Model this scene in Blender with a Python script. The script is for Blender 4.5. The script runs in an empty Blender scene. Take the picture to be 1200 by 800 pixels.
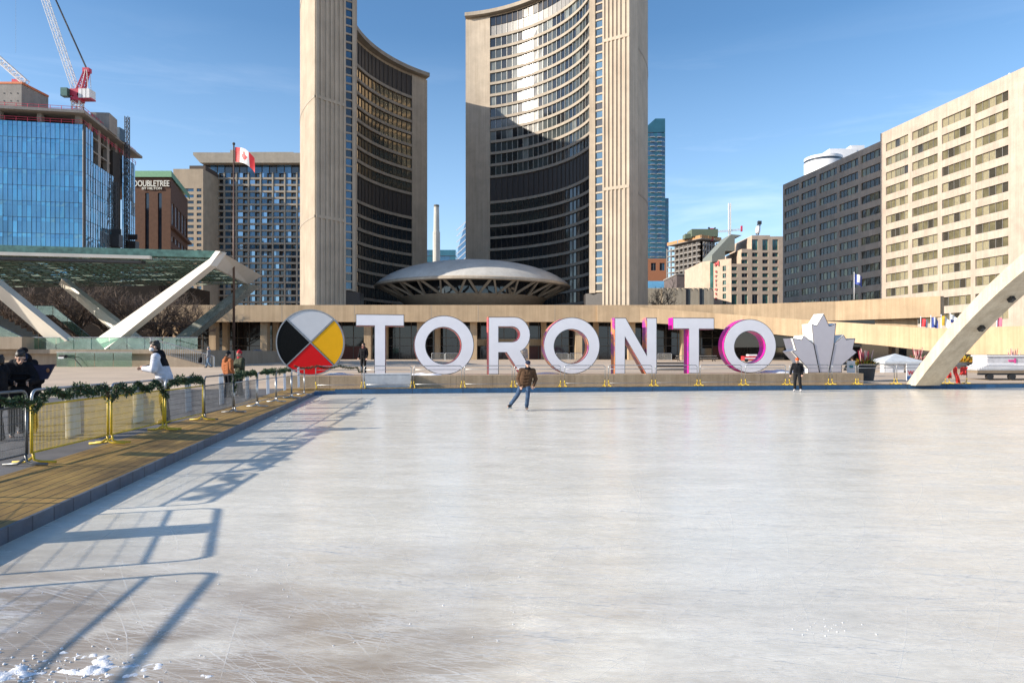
import bpy, bmesh, math, random
from math import radians as rad, sin, cos, pi, sqrt, atan2
from mathutils import Vector, Matrix
from mathutils.geometry import tessellate_polygon
random.seed(7)
S = bpy.context.scene
COL = S.collection
EYE = 1.9; F = 800.0; HZ = 415.0

def P(px, py, d): return Vector(((px-600)/F*d, d, EYE-(py-HZ)/F*d))
def XP(px, d): return (px-600)/F*d
def ZP(py, d): return EYE-(py-HZ)/F*d

# rink frame: u along the far edge (left to right), v from the far edge towards the camera side
YAW = rad(9.3); CU, SU = cos(YAW), sin(YAW); FLX, FLY = -9.3, 32.3
def RP(u, v, z=0.0): return Vector((FLX+u*CU+v*SU, FLY+u*SU-v*CU, z))
def UV(px, v0):
    k = (px-600)/F
    return (k*(FLY-v0*CU)-FLX-v0*SU)/(CU-k*SU)
def UZ(px, py, v0):
    u = UV(px, v0); d = FLY+u*SU-v0*CU
    return (u, ZP(py, d))
def RV(x, y):
    dx, dy = x-FLX, y-FLY
    return dx*CU+dy*SU, dx*SU-dy*CU
def plaza_z_v(v):
    if v >= -0.8: return 0.25
    if v >= -26: return 0.25+0.5*(-0.8-v)/25.2
    if v >= -80: return 0.75+0.3*(-26-v)/54
    return 1.05
def plaza_z(x, y): return plaza_z_v(RV(x, y)[1])

# ------------------------------------------------------------------ materials
MATS = {}
def nodes_of(name):
    m = bpy.data.materials.new(name); m.use_nodes = True
    nt = m.node_tree; b = nt.nodes['Principled BSDF']
    MATS[name] = m
    return m, nt, b
def N(nt, t, **kw):
    n = nt.nodes.new(t)
    for k, v in kw.items(): setattr(n, k, v)
    return n
def ramp(nt, stops, src=None, interp='LINEAR'):
    r = N(nt, 'ShaderNodeValToRGB'); r.color_ramp.interpolation = interp
    e = r.color_ramp.elements
    while len(e) < len(stops): e.new(0.5)
    for i, (p, c) in enumerate(stops):
        e[i].position = p
        e[i].color = (c, c, c, 1) if isinstance(c, (int, float)) else (*c, 1)
    if src is not None: nt.links.new(src, r.inputs[0])
    return r
def mapping(nt, scale=(1,1,1), rot=(0,0,0), loc=(0,0,0), coord='Object'):
    tc = N(nt, 'ShaderNodeTexCoord'); mp = N(nt, 'ShaderNodeMapping')
    nt.links.new(tc.outputs[coord], mp.inputs['Vector'])
    mp.inputs['Scale'].default_value = scale; mp.inputs['Rotation'].default_value = rot; mp.inputs['Location'].default_value = loc
    return mp.outputs['Vector']
def noise(nt, vec, scale, detail=5, rough=0.55, dist=0.0):
    n = N(nt, 'ShaderNodeTexNoise'); n.inputs['Scale'].default_value = scale
    n.inputs['Detail'].default_value = detail; n.inputs['Roughness'].default_value = rough; n.inputs['Distortion'].default_value = dist
    nt.links.new(vec, n.inputs['Vector']); return n.outputs['Fac']
def mixc(nt, fac, a, b, mode='MIX'):
    m = N(nt, 'ShaderNodeMix', data_type='RGBA', blend_type=mode)
    def put(i, v):
        if isinstance(v, (tuple, list)): m.inputs[i].default_value = (*v, 1) if len(v) == 3 else v
        else: nt.links.new(v, m.inputs[i])
    if isinstance(fac, (int, float)): m.inputs[0].default_value = fac
    else: nt.links.new(fac, m.inputs[0])
    put(6, a); put(7, b); return m.outputs[2]
def math_(nt, op, a, b=None):
    m = N(nt, 'ShaderNodeMath', operation=op)
    for i, v in enumerate((a, b)):
        if v is None: continue
        if isinstance(v, (int, float)): m.inputs[i].default_value = v
        else: nt.links.new(v, m.inputs[i])
    return m.outputs[0]
def bump(nt, b, h, strength=0.2, dist=0.02):
    bm_ = N(nt, 'ShaderNodeBump'); bm_.inputs['Strength'].default_value = strength; bm_.inputs['Distance'].default_value = dist
    nt.links.new(h, bm_.inputs['Height']); nt.links.new(bm_.outputs[0], b.inputs['Normal'])

def mat(name, col, rough=0.6, metal=0.0, var=0.15, scale=3.0, bmp=0.0, spec=0.5, coat=0.0):
    """plain surface: base colour with a procedural blotch and slight roughness variation"""
    m, nt, b = nodes_of(name)
    v = mapping(nt)
    f = noise(nt, v, scale)
    lo = tuple(c*(1-var) for c in col); hi = tuple(min(1, c*(1+var)) for c in col)
    r = ramp(nt, [(0.3, lo), (0.7, hi)], f)
    nt.links.new(r.outputs[0], b.inputs['Base Color'])
    rr = ramp(nt, [(0.3, max(0, rough-0.08)), (0.7, min(1, rough+0.08))], noise(nt, v, scale*2.3))
    nt.links.new(rr.outputs[0], b.inputs['Roughness'])
    b.inputs['Metallic'].default_value = metal
    b.inputs['Specular IOR Level'].default_value = spec
    b.inputs['Coat Weight'].default_value = coat
    if bmp: bump(nt, b, noise(nt, v, scale*12), bmp, 0.01)
    return m
def concrete(name, col, streak=0.25, scale=0.6, rough=0.85, bmp=0.25, joint=None):
    m, nt, b = nodes_of(name)
    v = mapping(nt)
    a = ramp(nt, [(0.25, tuple(c*0.8 for c in col)), (0.75, tuple(c*1.14 for c in col))], noise(nt, v, scale, 8, 0.65))
    vs = mapping(nt, (2.2, 2.2, 0.06))
    st = ramp(nt, [(0.35, (0.62, 0.57, 0.52)), (0.62, (1, 1, 1))], noise(nt, vs, 1.0, 6, 0.7))
    c = mixc(nt, streak, a.outputs[0], st.outputs[0], 'MULTIPLY')
    fine = ramp(nt, [(0.3, 0.86), (0.7, 1.08)], noise(nt, v, 14, 4, 0.7))
    c = mixc(nt, 1.0, c, fine.outputs[0], 'MULTIPLY')
    if joint:
        br = N(nt, 'ShaderNodeTexBrick'); br.offset = 0.0
        br.inputs['Color1'].default_value = (1, 1, 1, 1); br.inputs['Color2'].default_value = (0.93, 0.93, 0.94, 1)
        br.inputs['Mortar'].default_value = (0.55, 0.52, 0.5, 1); br.inputs['Scale'].default_value = 1.0
        br.inputs['Brick Width'].default_value = joint[0]; br.inputs['Row Height'].default_value = joint[1]
        br.inputs['Mortar Size'].default_value = joint[2]
        nt.links.new(mapping(nt, rot=joint[3] if len(joint) > 3 else (0, 0, 0)), br.inputs['Vector'])
        c = mixc(nt, 1.0, c, br.outputs['Color'], 'MULTIPLY')
    nt.links.new(c, b.inputs['Base Color'])
    b.inputs['Roughness'].default_value = rough
    if bmp: bump(nt, b, noise(nt, v, 9, 6, 0.7), bmp, 0.02)
    return m
def glass_opaque(name, col, rough=0.08, spec=0.8, var=0.3, scale=0.35, metal=0.0):
    m, nt, b = nodes_of(name)
    v = mapping(nt)
    r = ramp(nt, [(0.3, tuple(c*(1-var) for c in col)), (0.7, tuple(c*(1+var) for c in col))], noise(nt, v, scale, 3))
    nt.links.new(r.outputs[0], b.inputs['Base Color'])
    b.inputs['Roughness'].default_value = rough; b.inputs['Specular IOR Level'].default_value = spec
    b.inputs['Metallic'].default_value = metal
    bump(nt, b, noise(nt, v, 0.5, 2), 0.06, 0.05)
    return m
def clear_glass(name, tint, refl=0.12):
    m = bpy.data.materials.new(name); m.use_nodes = True; nt = m.node_tree; nt.nodes.clear(); MATS[name] = m
    o = N(nt, 'ShaderNodeOutputMaterial'); mx = N(nt, 'ShaderNodeMixShader'); t = N(nt, 'ShaderNodeBsdfTransparent'); g = N(nt, 'ShaderNodeBsdfGlossy')
    d = N(nt, 'ShaderNodeBsdfDiffuse'); m2 = N(nt, 'ShaderNodeMixShader')
    t.inputs[0].default_value = (*tint, 1); g.inputs['Roughness'].default_value = 0.05; d.inputs[0].default_value = (tint[0]*0.5, tint[1]*0.6, tint[2]*0.58, 1)
    f = ramp(nt, [(0.3, refl*0.7), (0.7, refl*1.4)], noise(nt, mapping(nt), 1.2))
    nt.links.new(f.outputs[0], mx.inputs[0]); nt.links.new(t.outputs[0], m2.inputs[1]); nt.links.new(d.outputs[0], m2.inputs[2]); m2.inputs[0].default_value = 0.09
    nt.links.new(m2.outputs[0], mx.inputs[1]); nt.links.new(g.outputs[0], mx.inputs[2]); nt.links.new(mx.outputs[0], o.inputs[0])
    return m

CONC = concrete('podium_concrete', (0.52, 0.385, 0.245), 0.5, 0.35)
TOWER = concrete('tower_concrete', (0.53, 0.45, 0.355), 0.42, 0.25)
TOWER_D = concrete('tower_band_concrete', (0.40, 0.345, 0.28), 0.3, 0.4)
LEDGE = concrete('ledge_concrete', (0.48, 0.37, 0.25), 0.6, 0.8, joint=(2.1, 8, 0.012, (rad(90), 0, 0)))
PAVE = concrete('plaza_paving', (0.56, 0.44, 0.325), 0.0, 0.25, joint=(3.0, 3.0, 0.012))
GREY = concrete('grey_concrete', (0.30, 0.28, 0.26), 0.3, 0.5)
ARCHC = concrete('arch_concrete', (0.56, 0.49, 0.385), 0.6, 0.7)
PINKC = concrete('pale_precast', (0.49, 0.41, 0.345), 0.4, 0.4)
WHITEP = mat('white_paint', (0.74, 0.74, 0.76), 0.45, var=0.05)
FACEW = mat('white_sign_face', (0.86, 0.83, 0.86), 0.35, var=0.04, scale=1.2)
DARKEDGE = mat('dark_sign_edging', (0.07, 0.07, 0.075), 0.5)
STEEL = mat('galvanised_steel', (0.42, 0.43, 0.44), 0.38, 0.85, 0.2, 6)
YELLOW = mat('yellow_paint', (0.62, 0.43, 0.03), 0.45, 0.0, 0.22, 5, 0.1)
DARKST = mat('dark_steel', (0.06, 0.06, 0.065), 0.5, 0.4)
BLACK = mat('black_plastic', (0.018, 0.018, 0.02), 0.5)
SNOW = mat('snow', (0.82, 0.83, 0.86), 0.7, var=0.08, scale=8, bmp=0.6)
RED = mat('red_paint', (0.55, 0.03, 0.04), 0.45)
CRED = mat('crane_red', (0.50, 0.03, 0.07), 0.5)
WLAT = mat('crane_white', (0.70, 0.70, 0.70), 0.5)
LEAFD = mat('evergreen_needles', (0.022, 0.055, 0.016), 0.6, var=0.5, scale=9)
LEAFL = mat('evergreen_light_needles', (0.045, 0.085, 0.028), 0.6, var=0.4, scale=9)
BARK = mat('bare_bark', (0.105, 0.07, 0.05), 0.9, var=0.3)
TWIG = mat('bare_twigs', (0.15, 0.11, 0.085), 0.9, var=0.3)
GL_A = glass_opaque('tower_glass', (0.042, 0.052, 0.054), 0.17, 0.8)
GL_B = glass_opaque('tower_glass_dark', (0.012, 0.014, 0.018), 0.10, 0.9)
GL_C = glass_opaque('tower_glass_blind', (0.16, 0.175, 0.165), 0.22, 0.7)
GL_W = glass_opaque('warm_reflecting_tower_glass', (0.012, 0.012, 0.012), 0.09, 1.0); _b = GL_W.node_tree.nodes['Principled BSDF']; _b.inputs['IOR'].default_value = 2.3; _b.inputs['Specular Tint'].default_value = (1.0, 0.82, 0.58, 1)  # warm tint stands in for gold reflections of the sunlit tower opposite
LOUV = mat('brown_louvre', (0.05, 0.045, 0.045), 0.5)
SPAN = mat('grey_spandrel', (0.22, 0.21, 0.20), 0.45)
MULL = mat('pale_mullion', (0.50, 0.50, 0.47), 0.4, 0.3)
MULL_D = mat('bronze_mullion', (0.12, 0.10, 0.085), 0.4, 0.4)
BLUEG = glass_opaque('blue_curtain_glass', (0.17, 0.385, 0.56), 0.05, 1.0, 0.35, 0.045, 0.55)  # broad blotches in the blue stand in for reflected clouds
BLUEL = glass_opaque('pale_curtain_glass', (0.30, 0.44, 0.58), 0.06, 1.0, 0.15, 0.1, 0.6)
TEALG = glass_opaque('teal_curtain_glass', (0.035, 0.13, 0.17), 0.08, 1.0, 0.35, 0.05, 0.3)
DKG = glass_opaque('dark_window_glass', (0.025, 0.032, 0.045), 0.07, 0.9)
BLUEW = glass_opaque('blue_window_glass', (0.05, 0.12, 0.20), 0.06, 1.0, 0.5, 0.2, 0.3)
GOLDG = glass_opaque('gold_window_glass', (0.19, 0.17, 0.10), 0.10, 0.9, 0.35, 0.5, 0.25)
GREENG = glass_opaque('green_window_glass', (0.045, 0.13, 0.12), 0.08, 1.0, 0.4, 0.4, 0.2)
PATINA = mat('copper_patina', (0.105, 0.215, 0.18), 0.6, 0.1, 0.4, 2.0)
PATIN_D = mat('dark_truss_patina', (0.20, 0.26, 0.215), 0.6, 0.1, 0.4, 2.0)
m, nt_, b_ = nodes_of('patina_roof_glass')
tr_ = N(nt_, 'ShaderNodeBsdfTranslucent'); tr_.inputs[0].default_value = (0.32, 0.45, 0.385, 1); mx_ = N(nt_, 'ShaderNodeMixShader'); mx_.inputs[0].default_value = 0.45
r_ = ramp(nt_, [(0.3, (0.13, 0.24, 0.20)), (0.7, (0.24, 0.38, 0.33))], noise(nt_, mapping(nt_), 0.9)); nt_.links.new(r_.outputs[0], b_.inputs['Base Color']); b_.inputs['Roughness'].default_value = 0.4
nt_.links.new(b_.outputs[0], mx_.inputs[1]); nt_.links.new(tr_.outputs[0], mx_.inputs[2]); nt_.links.new(mx_.outputs[0], nt_.nodes['Material Output'].inputs[0])
GGLASS = clear_glass('green_balustrade_glass', (0.62, 0.82, 0.74), 0.14)

# ------------------------------------------------------------------ mesh builder
class MB:
    def __init__(s): s.v, s.f, s.m = [], [], []
    def add(s, vs, fs, mi=0):
        o = len(s.v); s.v += [Vector(p) for p in vs]
        for k, f in enumerate(fs):
            s.f.append([i+o for i in f]); s.m.append(mi if isinstance(mi, int) else mi[k])
        return s
    def quad(s, a, b, c, d, mi=0): return s.add([a, b, c, d], [(0, 1, 2, 3)], mi)
    def obox(s, o, ax, ay, az, mi=0):
        o, ax, ay, az = Vector(o), Vector(ax), Vector(ay), Vector(az)
        vs = [o, o+ax, o+ax+ay, o+ay, o+az, o+ax+az, o+ax+ay+az, o+ay+az]
        return s.add(vs, [(3,2,1,0), (4,5,6,7), (0,1,5,4), (1,2,6,5), (2,3,7,6), (3,0,4,7)], mi)
    def box(s, c, sz, rz=0.0, mi=0):
        c = Vector(c); ax = Vector((cos(rz), sin(rz), 0))*sz[0]; ay = Vector((-sin(rz), cos(rz), 0))*sz[1]; az = Vector((0, 0, sz[2]))
        return s.obox(c-ax/2-ay/2-az/2, ax, ay, az, mi)
    def beam(s, a, b, w, h, mi=0, up=(0, 0, 1)):
        a, b = Vector(a), Vector(b); t = b-a
        side = t.cross(Vector(up))
        if side.length < 1e-6: side = t.cross(Vector((1, 0, 0)))
        side.normalize(); u = side.cross(t).normalized()
        return s.obox(a-side*w/2-u*h/2, side*w, u*h, t, mi)
    def tube(s, path, r, n=8, mi=0, closed=False, caps=True):
        path = [Vector(p) for p in path]; L = len(path)
        rs = r if isinstance(r, (list, tuple)) else [r]*L
        rings = []; prev = None
        for i, p in enumerate(path):
            if closed: t = path[(i+1) % L]-path[i-1]
            else: t = path[min(i+1, L-1)]-path[max(i-1, 0)]
            if t.length < 1e-9: t = Vector((0, 0, 1))
            t.normalize()
            if prev is None:
                a = Vector((0, 0, 1)) if abs(t.z) < 0.9 else Vector((1, 0, 0))
                x = t.cross(a).normalized()
            else:
                x = prev-t*prev.dot(t)
                x = x.normalized() if x.length > 1e-6 else t.orthogonal().normalized()
            prev = x; y = t.cross(x)
            rings.append([p+(x*cos(2*pi*k/n)+y*sin(2*pi*k/n))*rs[i] for k in range(n)])
        vs = [q for rg in rings for q in rg]; fs = []
        for i in range(L if closed else L-1):
            j = (i+1) % L
            for k in range(n): fs.append((i*n+k, i*n+(k+1) % n, j*n+(k+1) % n, j*n+k))
        if caps and not closed: fs += [tuple(range(n-1, -1, -1)), tuple((L-1)*n+k for k in range(n))]
        return s.add(vs, fs, mi)
    def lathe(s, prof, c, n=32, mi=0, a0=0.0, a1=2*pi):
        """prof: list of (r, z); c: centre"""
        c = Vector(c); full = abs(a1-a0-2*pi) < 1e-6; m_ = n if full else n+1
        vs = []
        for r, z in prof:
            for k in range(m_):
                a = a0+(a1-a0)*k/n; vs.append(c+Vector((r*cos(a), r*sin(a), z)))
        fs = []; mm = []
        for i in range(len(prof)-1):
            for k in range(n):
                k2 = (k+1) % m_
                fs.append((i*m_+k, i*m_+k2, (i+1)*m_+k2, (i+1)*m_+k)); mm.append(mi if isinstance(mi, int) else mi[i])
        return s.add(vs, fs, mm)
    def ell(s, c, r, n=12, mi=0, M=None):
        c = Vector(c); vs = []; fs = []; h = max(4, n//2)
        for i in range(h+1):
            th = pi*i/h
            for k in range(n):
                ph = 2*pi*k/n; p = Vector((r[0]*sin(th)*cos(ph), r[1]*sin(th)*sin(ph), r[2]*cos(th)))
                vs.append(c+(M @ p if M else p))
        for i in range(h):
            for k in range(n): fs.append((i*n+k, (i+1)*n+k, (i+1)*n+(k+1) % n, i*n+(k+1) % n))
        return s.add(vs, fs, mi)
    def cap(s, a, b, ra, rb, n=10, mi=0):
        """tapered capsule"""
        a, b = Vector(a), Vector(b); t = b-a
        if t.length < 1e-6: return s.ell(a, (ra, ra, ra), n, mi)
        t.normalize(); path = []; rs = []
        for k in range(4):
            th = pi/2*(k/4); path.append(a-t*ra*cos(th)); rs.append(max(ra*sin(th), ra*0.12))
        path.append(a); rs.append(ra); path.append(b); rs.append(rb)
        for k in range(3, -1, -1):
            th = pi/2*(k/4); path.append(b+t*rb*cos(th)); rs.append(max(rb*sin(th), rb*0.12))
        return s.tube(path, rs, n, mi)
    def loops(s, loops, fn, d0, d1, mf=0, ms=1, mb_=None):
        """2D outline (first) and holes, extruded: fn(a, b, depth) -> point"""
        tri = tessellate_polygon([[Vector((p[0], p[1], 0)) for p in lp] for lp in loops])
        flat = [p for lp in loops for p in lp]; n = len(flat)
        s.add([fn(p[0], p[1], d0) for p in flat], [tuple(t) for t in tri], mf)
        s.add([fn(p[0], p[1], d1) for p in flat], [tuple(reversed(t)) for t in tri], ms if mb_ is None else mb_)
        for lp in loops:
            L = len(lp); vs = [fn(p[0], p[1], d0) for p in lp]+[fn(p[0], p[1], d1) for p in lp]
            s.add(vs, [(i, (i+1) % L, L+(i+1) % L, L+i) for i in range(L)], ms)
        return s
    def wallstrip(s, pts, z0, z1, mi=0, closed=False):
        L = len(pts)
        for i in range(L if closed else L-1):
            a, b = pts[i], pts[(i+1) % L]
            s.quad((a[0], a[1], z0), (b[0], b[1], z0), (b[0], b[1], z1), (a[0], a[1], z1), mi if isinstance(mi, int) else mi[i])
        return s
    def plan(s, pts, z0, z1, mi=0):
        return s.loops([[(p[0], p[1]) for p in pts]], lambda a, b, d: Vector((a, b, d)), z1, z0, mi, mi)
    def build(s, name, mats, parent=None, smooth=False, origin=None, fix=True, sharp=None):
        me = bpy.data.meshes.new(name)
        mats = mats if isinstance(mats, (list, tuple)) else [mats]
        o = bpy.data.objects.new(name, me); COL.objects.link(o)
        if parent is not None:
            inv = WM[parent.name].inverted(); vs = [inv @ p for p in s.v]; o.parent = parent; WM[o.name] = WM[parent.name]
        else:
            if origin is None and s.v:
                xs = [p.x for p in s.v]; ys = [p.y for p in s.v]; zs = [p.z for p in s.v]
                origin = Vector(((min(xs)+max(xs))/2, (min(ys)+max(ys))/2, min(zs)))
            origin = Vector(origin or (0, 0, 0)); vs = [p-origin for p in s.v]; o.location = origin
            WM[o.name] = Matrix.Translation(origin)
        me.from_pydata([tuple(p) for p in vs], [], s.f)
        for m in mats: me.materials.append(m)
        me.polygons.foreach_set('material_index', s.m)
        if fix:
            bm = bmesh.new(); bm.from_mesh(me); bmesh.ops.recalc_face_normals(bm, faces=bm.faces); bm.to_mesh(me); bm.free()
        if smooth:
            me.polygons.foreach_set('use_smooth', [True]*len(me.polygons))
            if sharp: me.set_sharp_from_angle(angle=rad(sharp))
        me.update()
        return o
WM = {}
def tag(o, label=None, cat=None, group=None, kind=None):
    if label: o['label'] = label
    if cat: o['category'] = cat
    if group: o['group'] = group
    if kind: o['kind'] = kind
    return o
def thing(name, label, cat, loc=(0, 0, 0), rz=0.0, group=None):
    o = bpy.data.objects.new(name, None); COL.objects.link(o); o.empty_display_size = 0.3
    o.location = loc; o.rotation_euler = (0, 0, rz)
    WM[o.name] = Matrix.Translation(Vector(loc)) @ Matrix.Rotation(rz, 4, 'Z')
    return tag(o, label, cat, group)
def copy_tree(o, parent=None):
    c = o.copy(); COL.objects.link(c)
    if parent is not None: c.parent = parent
    for ch in [q for q in bpy.data.objects if q.parent == o]: copy_tree(ch, c)
    return c
def structure(o): return tag(o, kind='structure')
def offset_poly(pts, d):
    """inset a simple polygon by d (positive: inwards)"""
    n = len(pts); A = sum(pts[i][0]*pts[(i+1) % n][1]-pts[(i+1) % n][0]*pts[i][1] for i in range(n))
    sg = 1 if A > 0 else -1; out = []
    for i in range(n):
        p0, p1, p2 = Vector(pts[i-1]), Vector(pts[i]), Vector(pts[(i+1) % n])
        e1 = (p1-p0).normalized(); e2 = (p2-p1).normalized()
        n1 = Vector((-e1.y, e1.x))*sg; n2 = Vector((-e2.y, e2.x))*sg
        b = n1+n2
        if b.length < 1e-6: b = n1
        b.normalize(); k = d/max(0.35, b.dot(n1)); q = p1+b*k
        out.append((q.x, q.y))
    return out
def text_mb(txt, size, fn, depth=0.05, mi=0, bold=0.0, align='LEFT'):
    """lettering: fn(x, y, depth) -> point"""
    cu = bpy.data.curves.new('lettering', 'FONT'); cu.body = txt; cu.size = size; cu.extrude = 0.0; cu.offset = bold; cu.align_x = align
    ob = bpy.data.objects.new('lettering', cu); COL.objects.link(ob)
    dg = bpy.context.evaluated_depsgraph_get(); dg.update()
    me = bpy.data.meshes.new_from_object(ob.evaluated_get(dg))
    mb = MB(); n = len(me.vertices)
    vs = [fn(v.co.x, v.co.y, 0) for v in me.vertices]; vb = [fn(v.co.x, v.co.y, depth) for v in me.vertices]
    fs = [tuple(p.vertices) for p in me.polygons]
    mb.add(vs+vb, fs+[tuple(i+n for i in reversed(f)) for f in fs], mi)
    cnt = {}
    for f in fs:
        for i in range(len(f)):
            a, b = f[i], f[(i+1) % len(f)]; cnt[(a, b)] = 1
    sides = [(a, b, b+n, a+n) for (a, b) in cnt if (b, a) not in cnt]
    o = len(mb.v)-2*n
    for q in sides: mb.f.append([i+o for i in q]); mb.m.append(mi)
    bpy.data.objects.remove(ob); bpy.data.curves.remove(cu); bpy.data.meshes.remove(me)
    return mb

# ------------------------------------------------------------------ camera, sun, sky
cd = bpy.data.cameras.new('camera'); cam = bpy.data.objects.new('camera', cd); COL.objects.link(cam)
cam.location = (0, 0, EYE); cam.rotation_euler = (rad(90), 0, 0)
cd.sensor_width = 36; cd.lens = 24; cd.shift_y = 15/1200; cd.clip_start = 0.1; cd.clip_end = 9000
S.camera = cam
SUN_AZ, SUN_EL = rad(16), rad(23)     # light travels towards +x, turned SUN_AZ towards +y
sd = Vector((cos(SUN_EL)*cos(SUN_AZ), cos(SUN_EL)*sin(SUN_AZ), -sin(SUN_EL)))
sl = bpy.data.lights.new('sun', 'SUN'); sl.energy = 5.0; sl.angle = rad(0.55); sl.color = (1.0, 0.90, 0.76)
so = bpy.data.objects.new('sun', sl); COL.objects.link(so); so.rotation_euler = sd.to_track_quat('-Z', 'Y').to_euler(); so.location = (-60, -30, 60)
w = bpy.data.worlds.new('World'); S.world = w; w.use_nodes = True; nt = w.node_tree; nt.nodes.clear()
out = N(nt, 'ShaderNodeOutputWorld'); bg = N(nt, 'ShaderNodeBackground'); bg.inputs['Strength'].default_value = 0.135
sky = N(nt, 'ShaderNodeTexSky', sky_type='NISHITA'); sky.sun_disc = False; sky.sun_elevation = SUN_EL
to_sun = -sd; sky.sun_rotation = atan2(to_sun.x, to_sun.y); sky.air_density = 1.0; sky.dust_density = 0.6; sky.ozone_density = 2.0; sky.altitude = 100
tc = N(nt, 'ShaderNodeTexCoord'); mp = N(nt, 'ShaderNodeMapping'); mp.inputs['Scale'].default_value = (1.2, 1.2, 7.0); nt.links.new(tc.outputs['Generated'], mp.inputs[0])
c1 = ramp(nt, [(0.50, 0.0), (0.74, 0.55)], noise(nt, mp.outputs[0], 2.2, 8, 0.6, 0.4))
sep = N(nt, 'ShaderNodeSeparateXYZ'); nt.links.new(tc.outputs['Generated'], sep.inputs[0])
low = ramp(nt, [(0.0, 1.0), (0.42, 0.0)], sep.outputs['Z'])
fac = math_(nt, 'MULTIPLY', c1.outputs[0], low.outputs[0])
hz = ramp(nt, [(0.0, 0.52), (0.15, 0.24), (0.42, 0.0)], sep.outputs['Z'])
skyc = mixc(nt, fac, sky.outputs[0], (7.2, 7.6, 8.4))
skyc = mixc(nt, hz.outputs[0], skyc, (5.2, 6.6, 8.6))
hs_ = N(nt, 'ShaderNodeHueSaturation'); hs_.inputs['Saturation'].default_value = 1.2; nt.links.new(skyc, hs_.inputs['Color']); nt.links.new(hs_.outputs[0], bg.inputs['Color']); nt.links.new(bg.outputs[0], out.inputs[0])
S.render.engine = 'CYCLES'
S.view_settings.view_transform = 'Standard'; S.view_settings.look = 'None'; S.view_settings.gamma = 1; S.view_settings.use_curve_mapping = False
S.view_settings.exposure = 0.58
S.cycles.use_denoising = True; S.cycles.max_bounces = 8; S.cycles.transparent_max_bounces = 16
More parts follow.
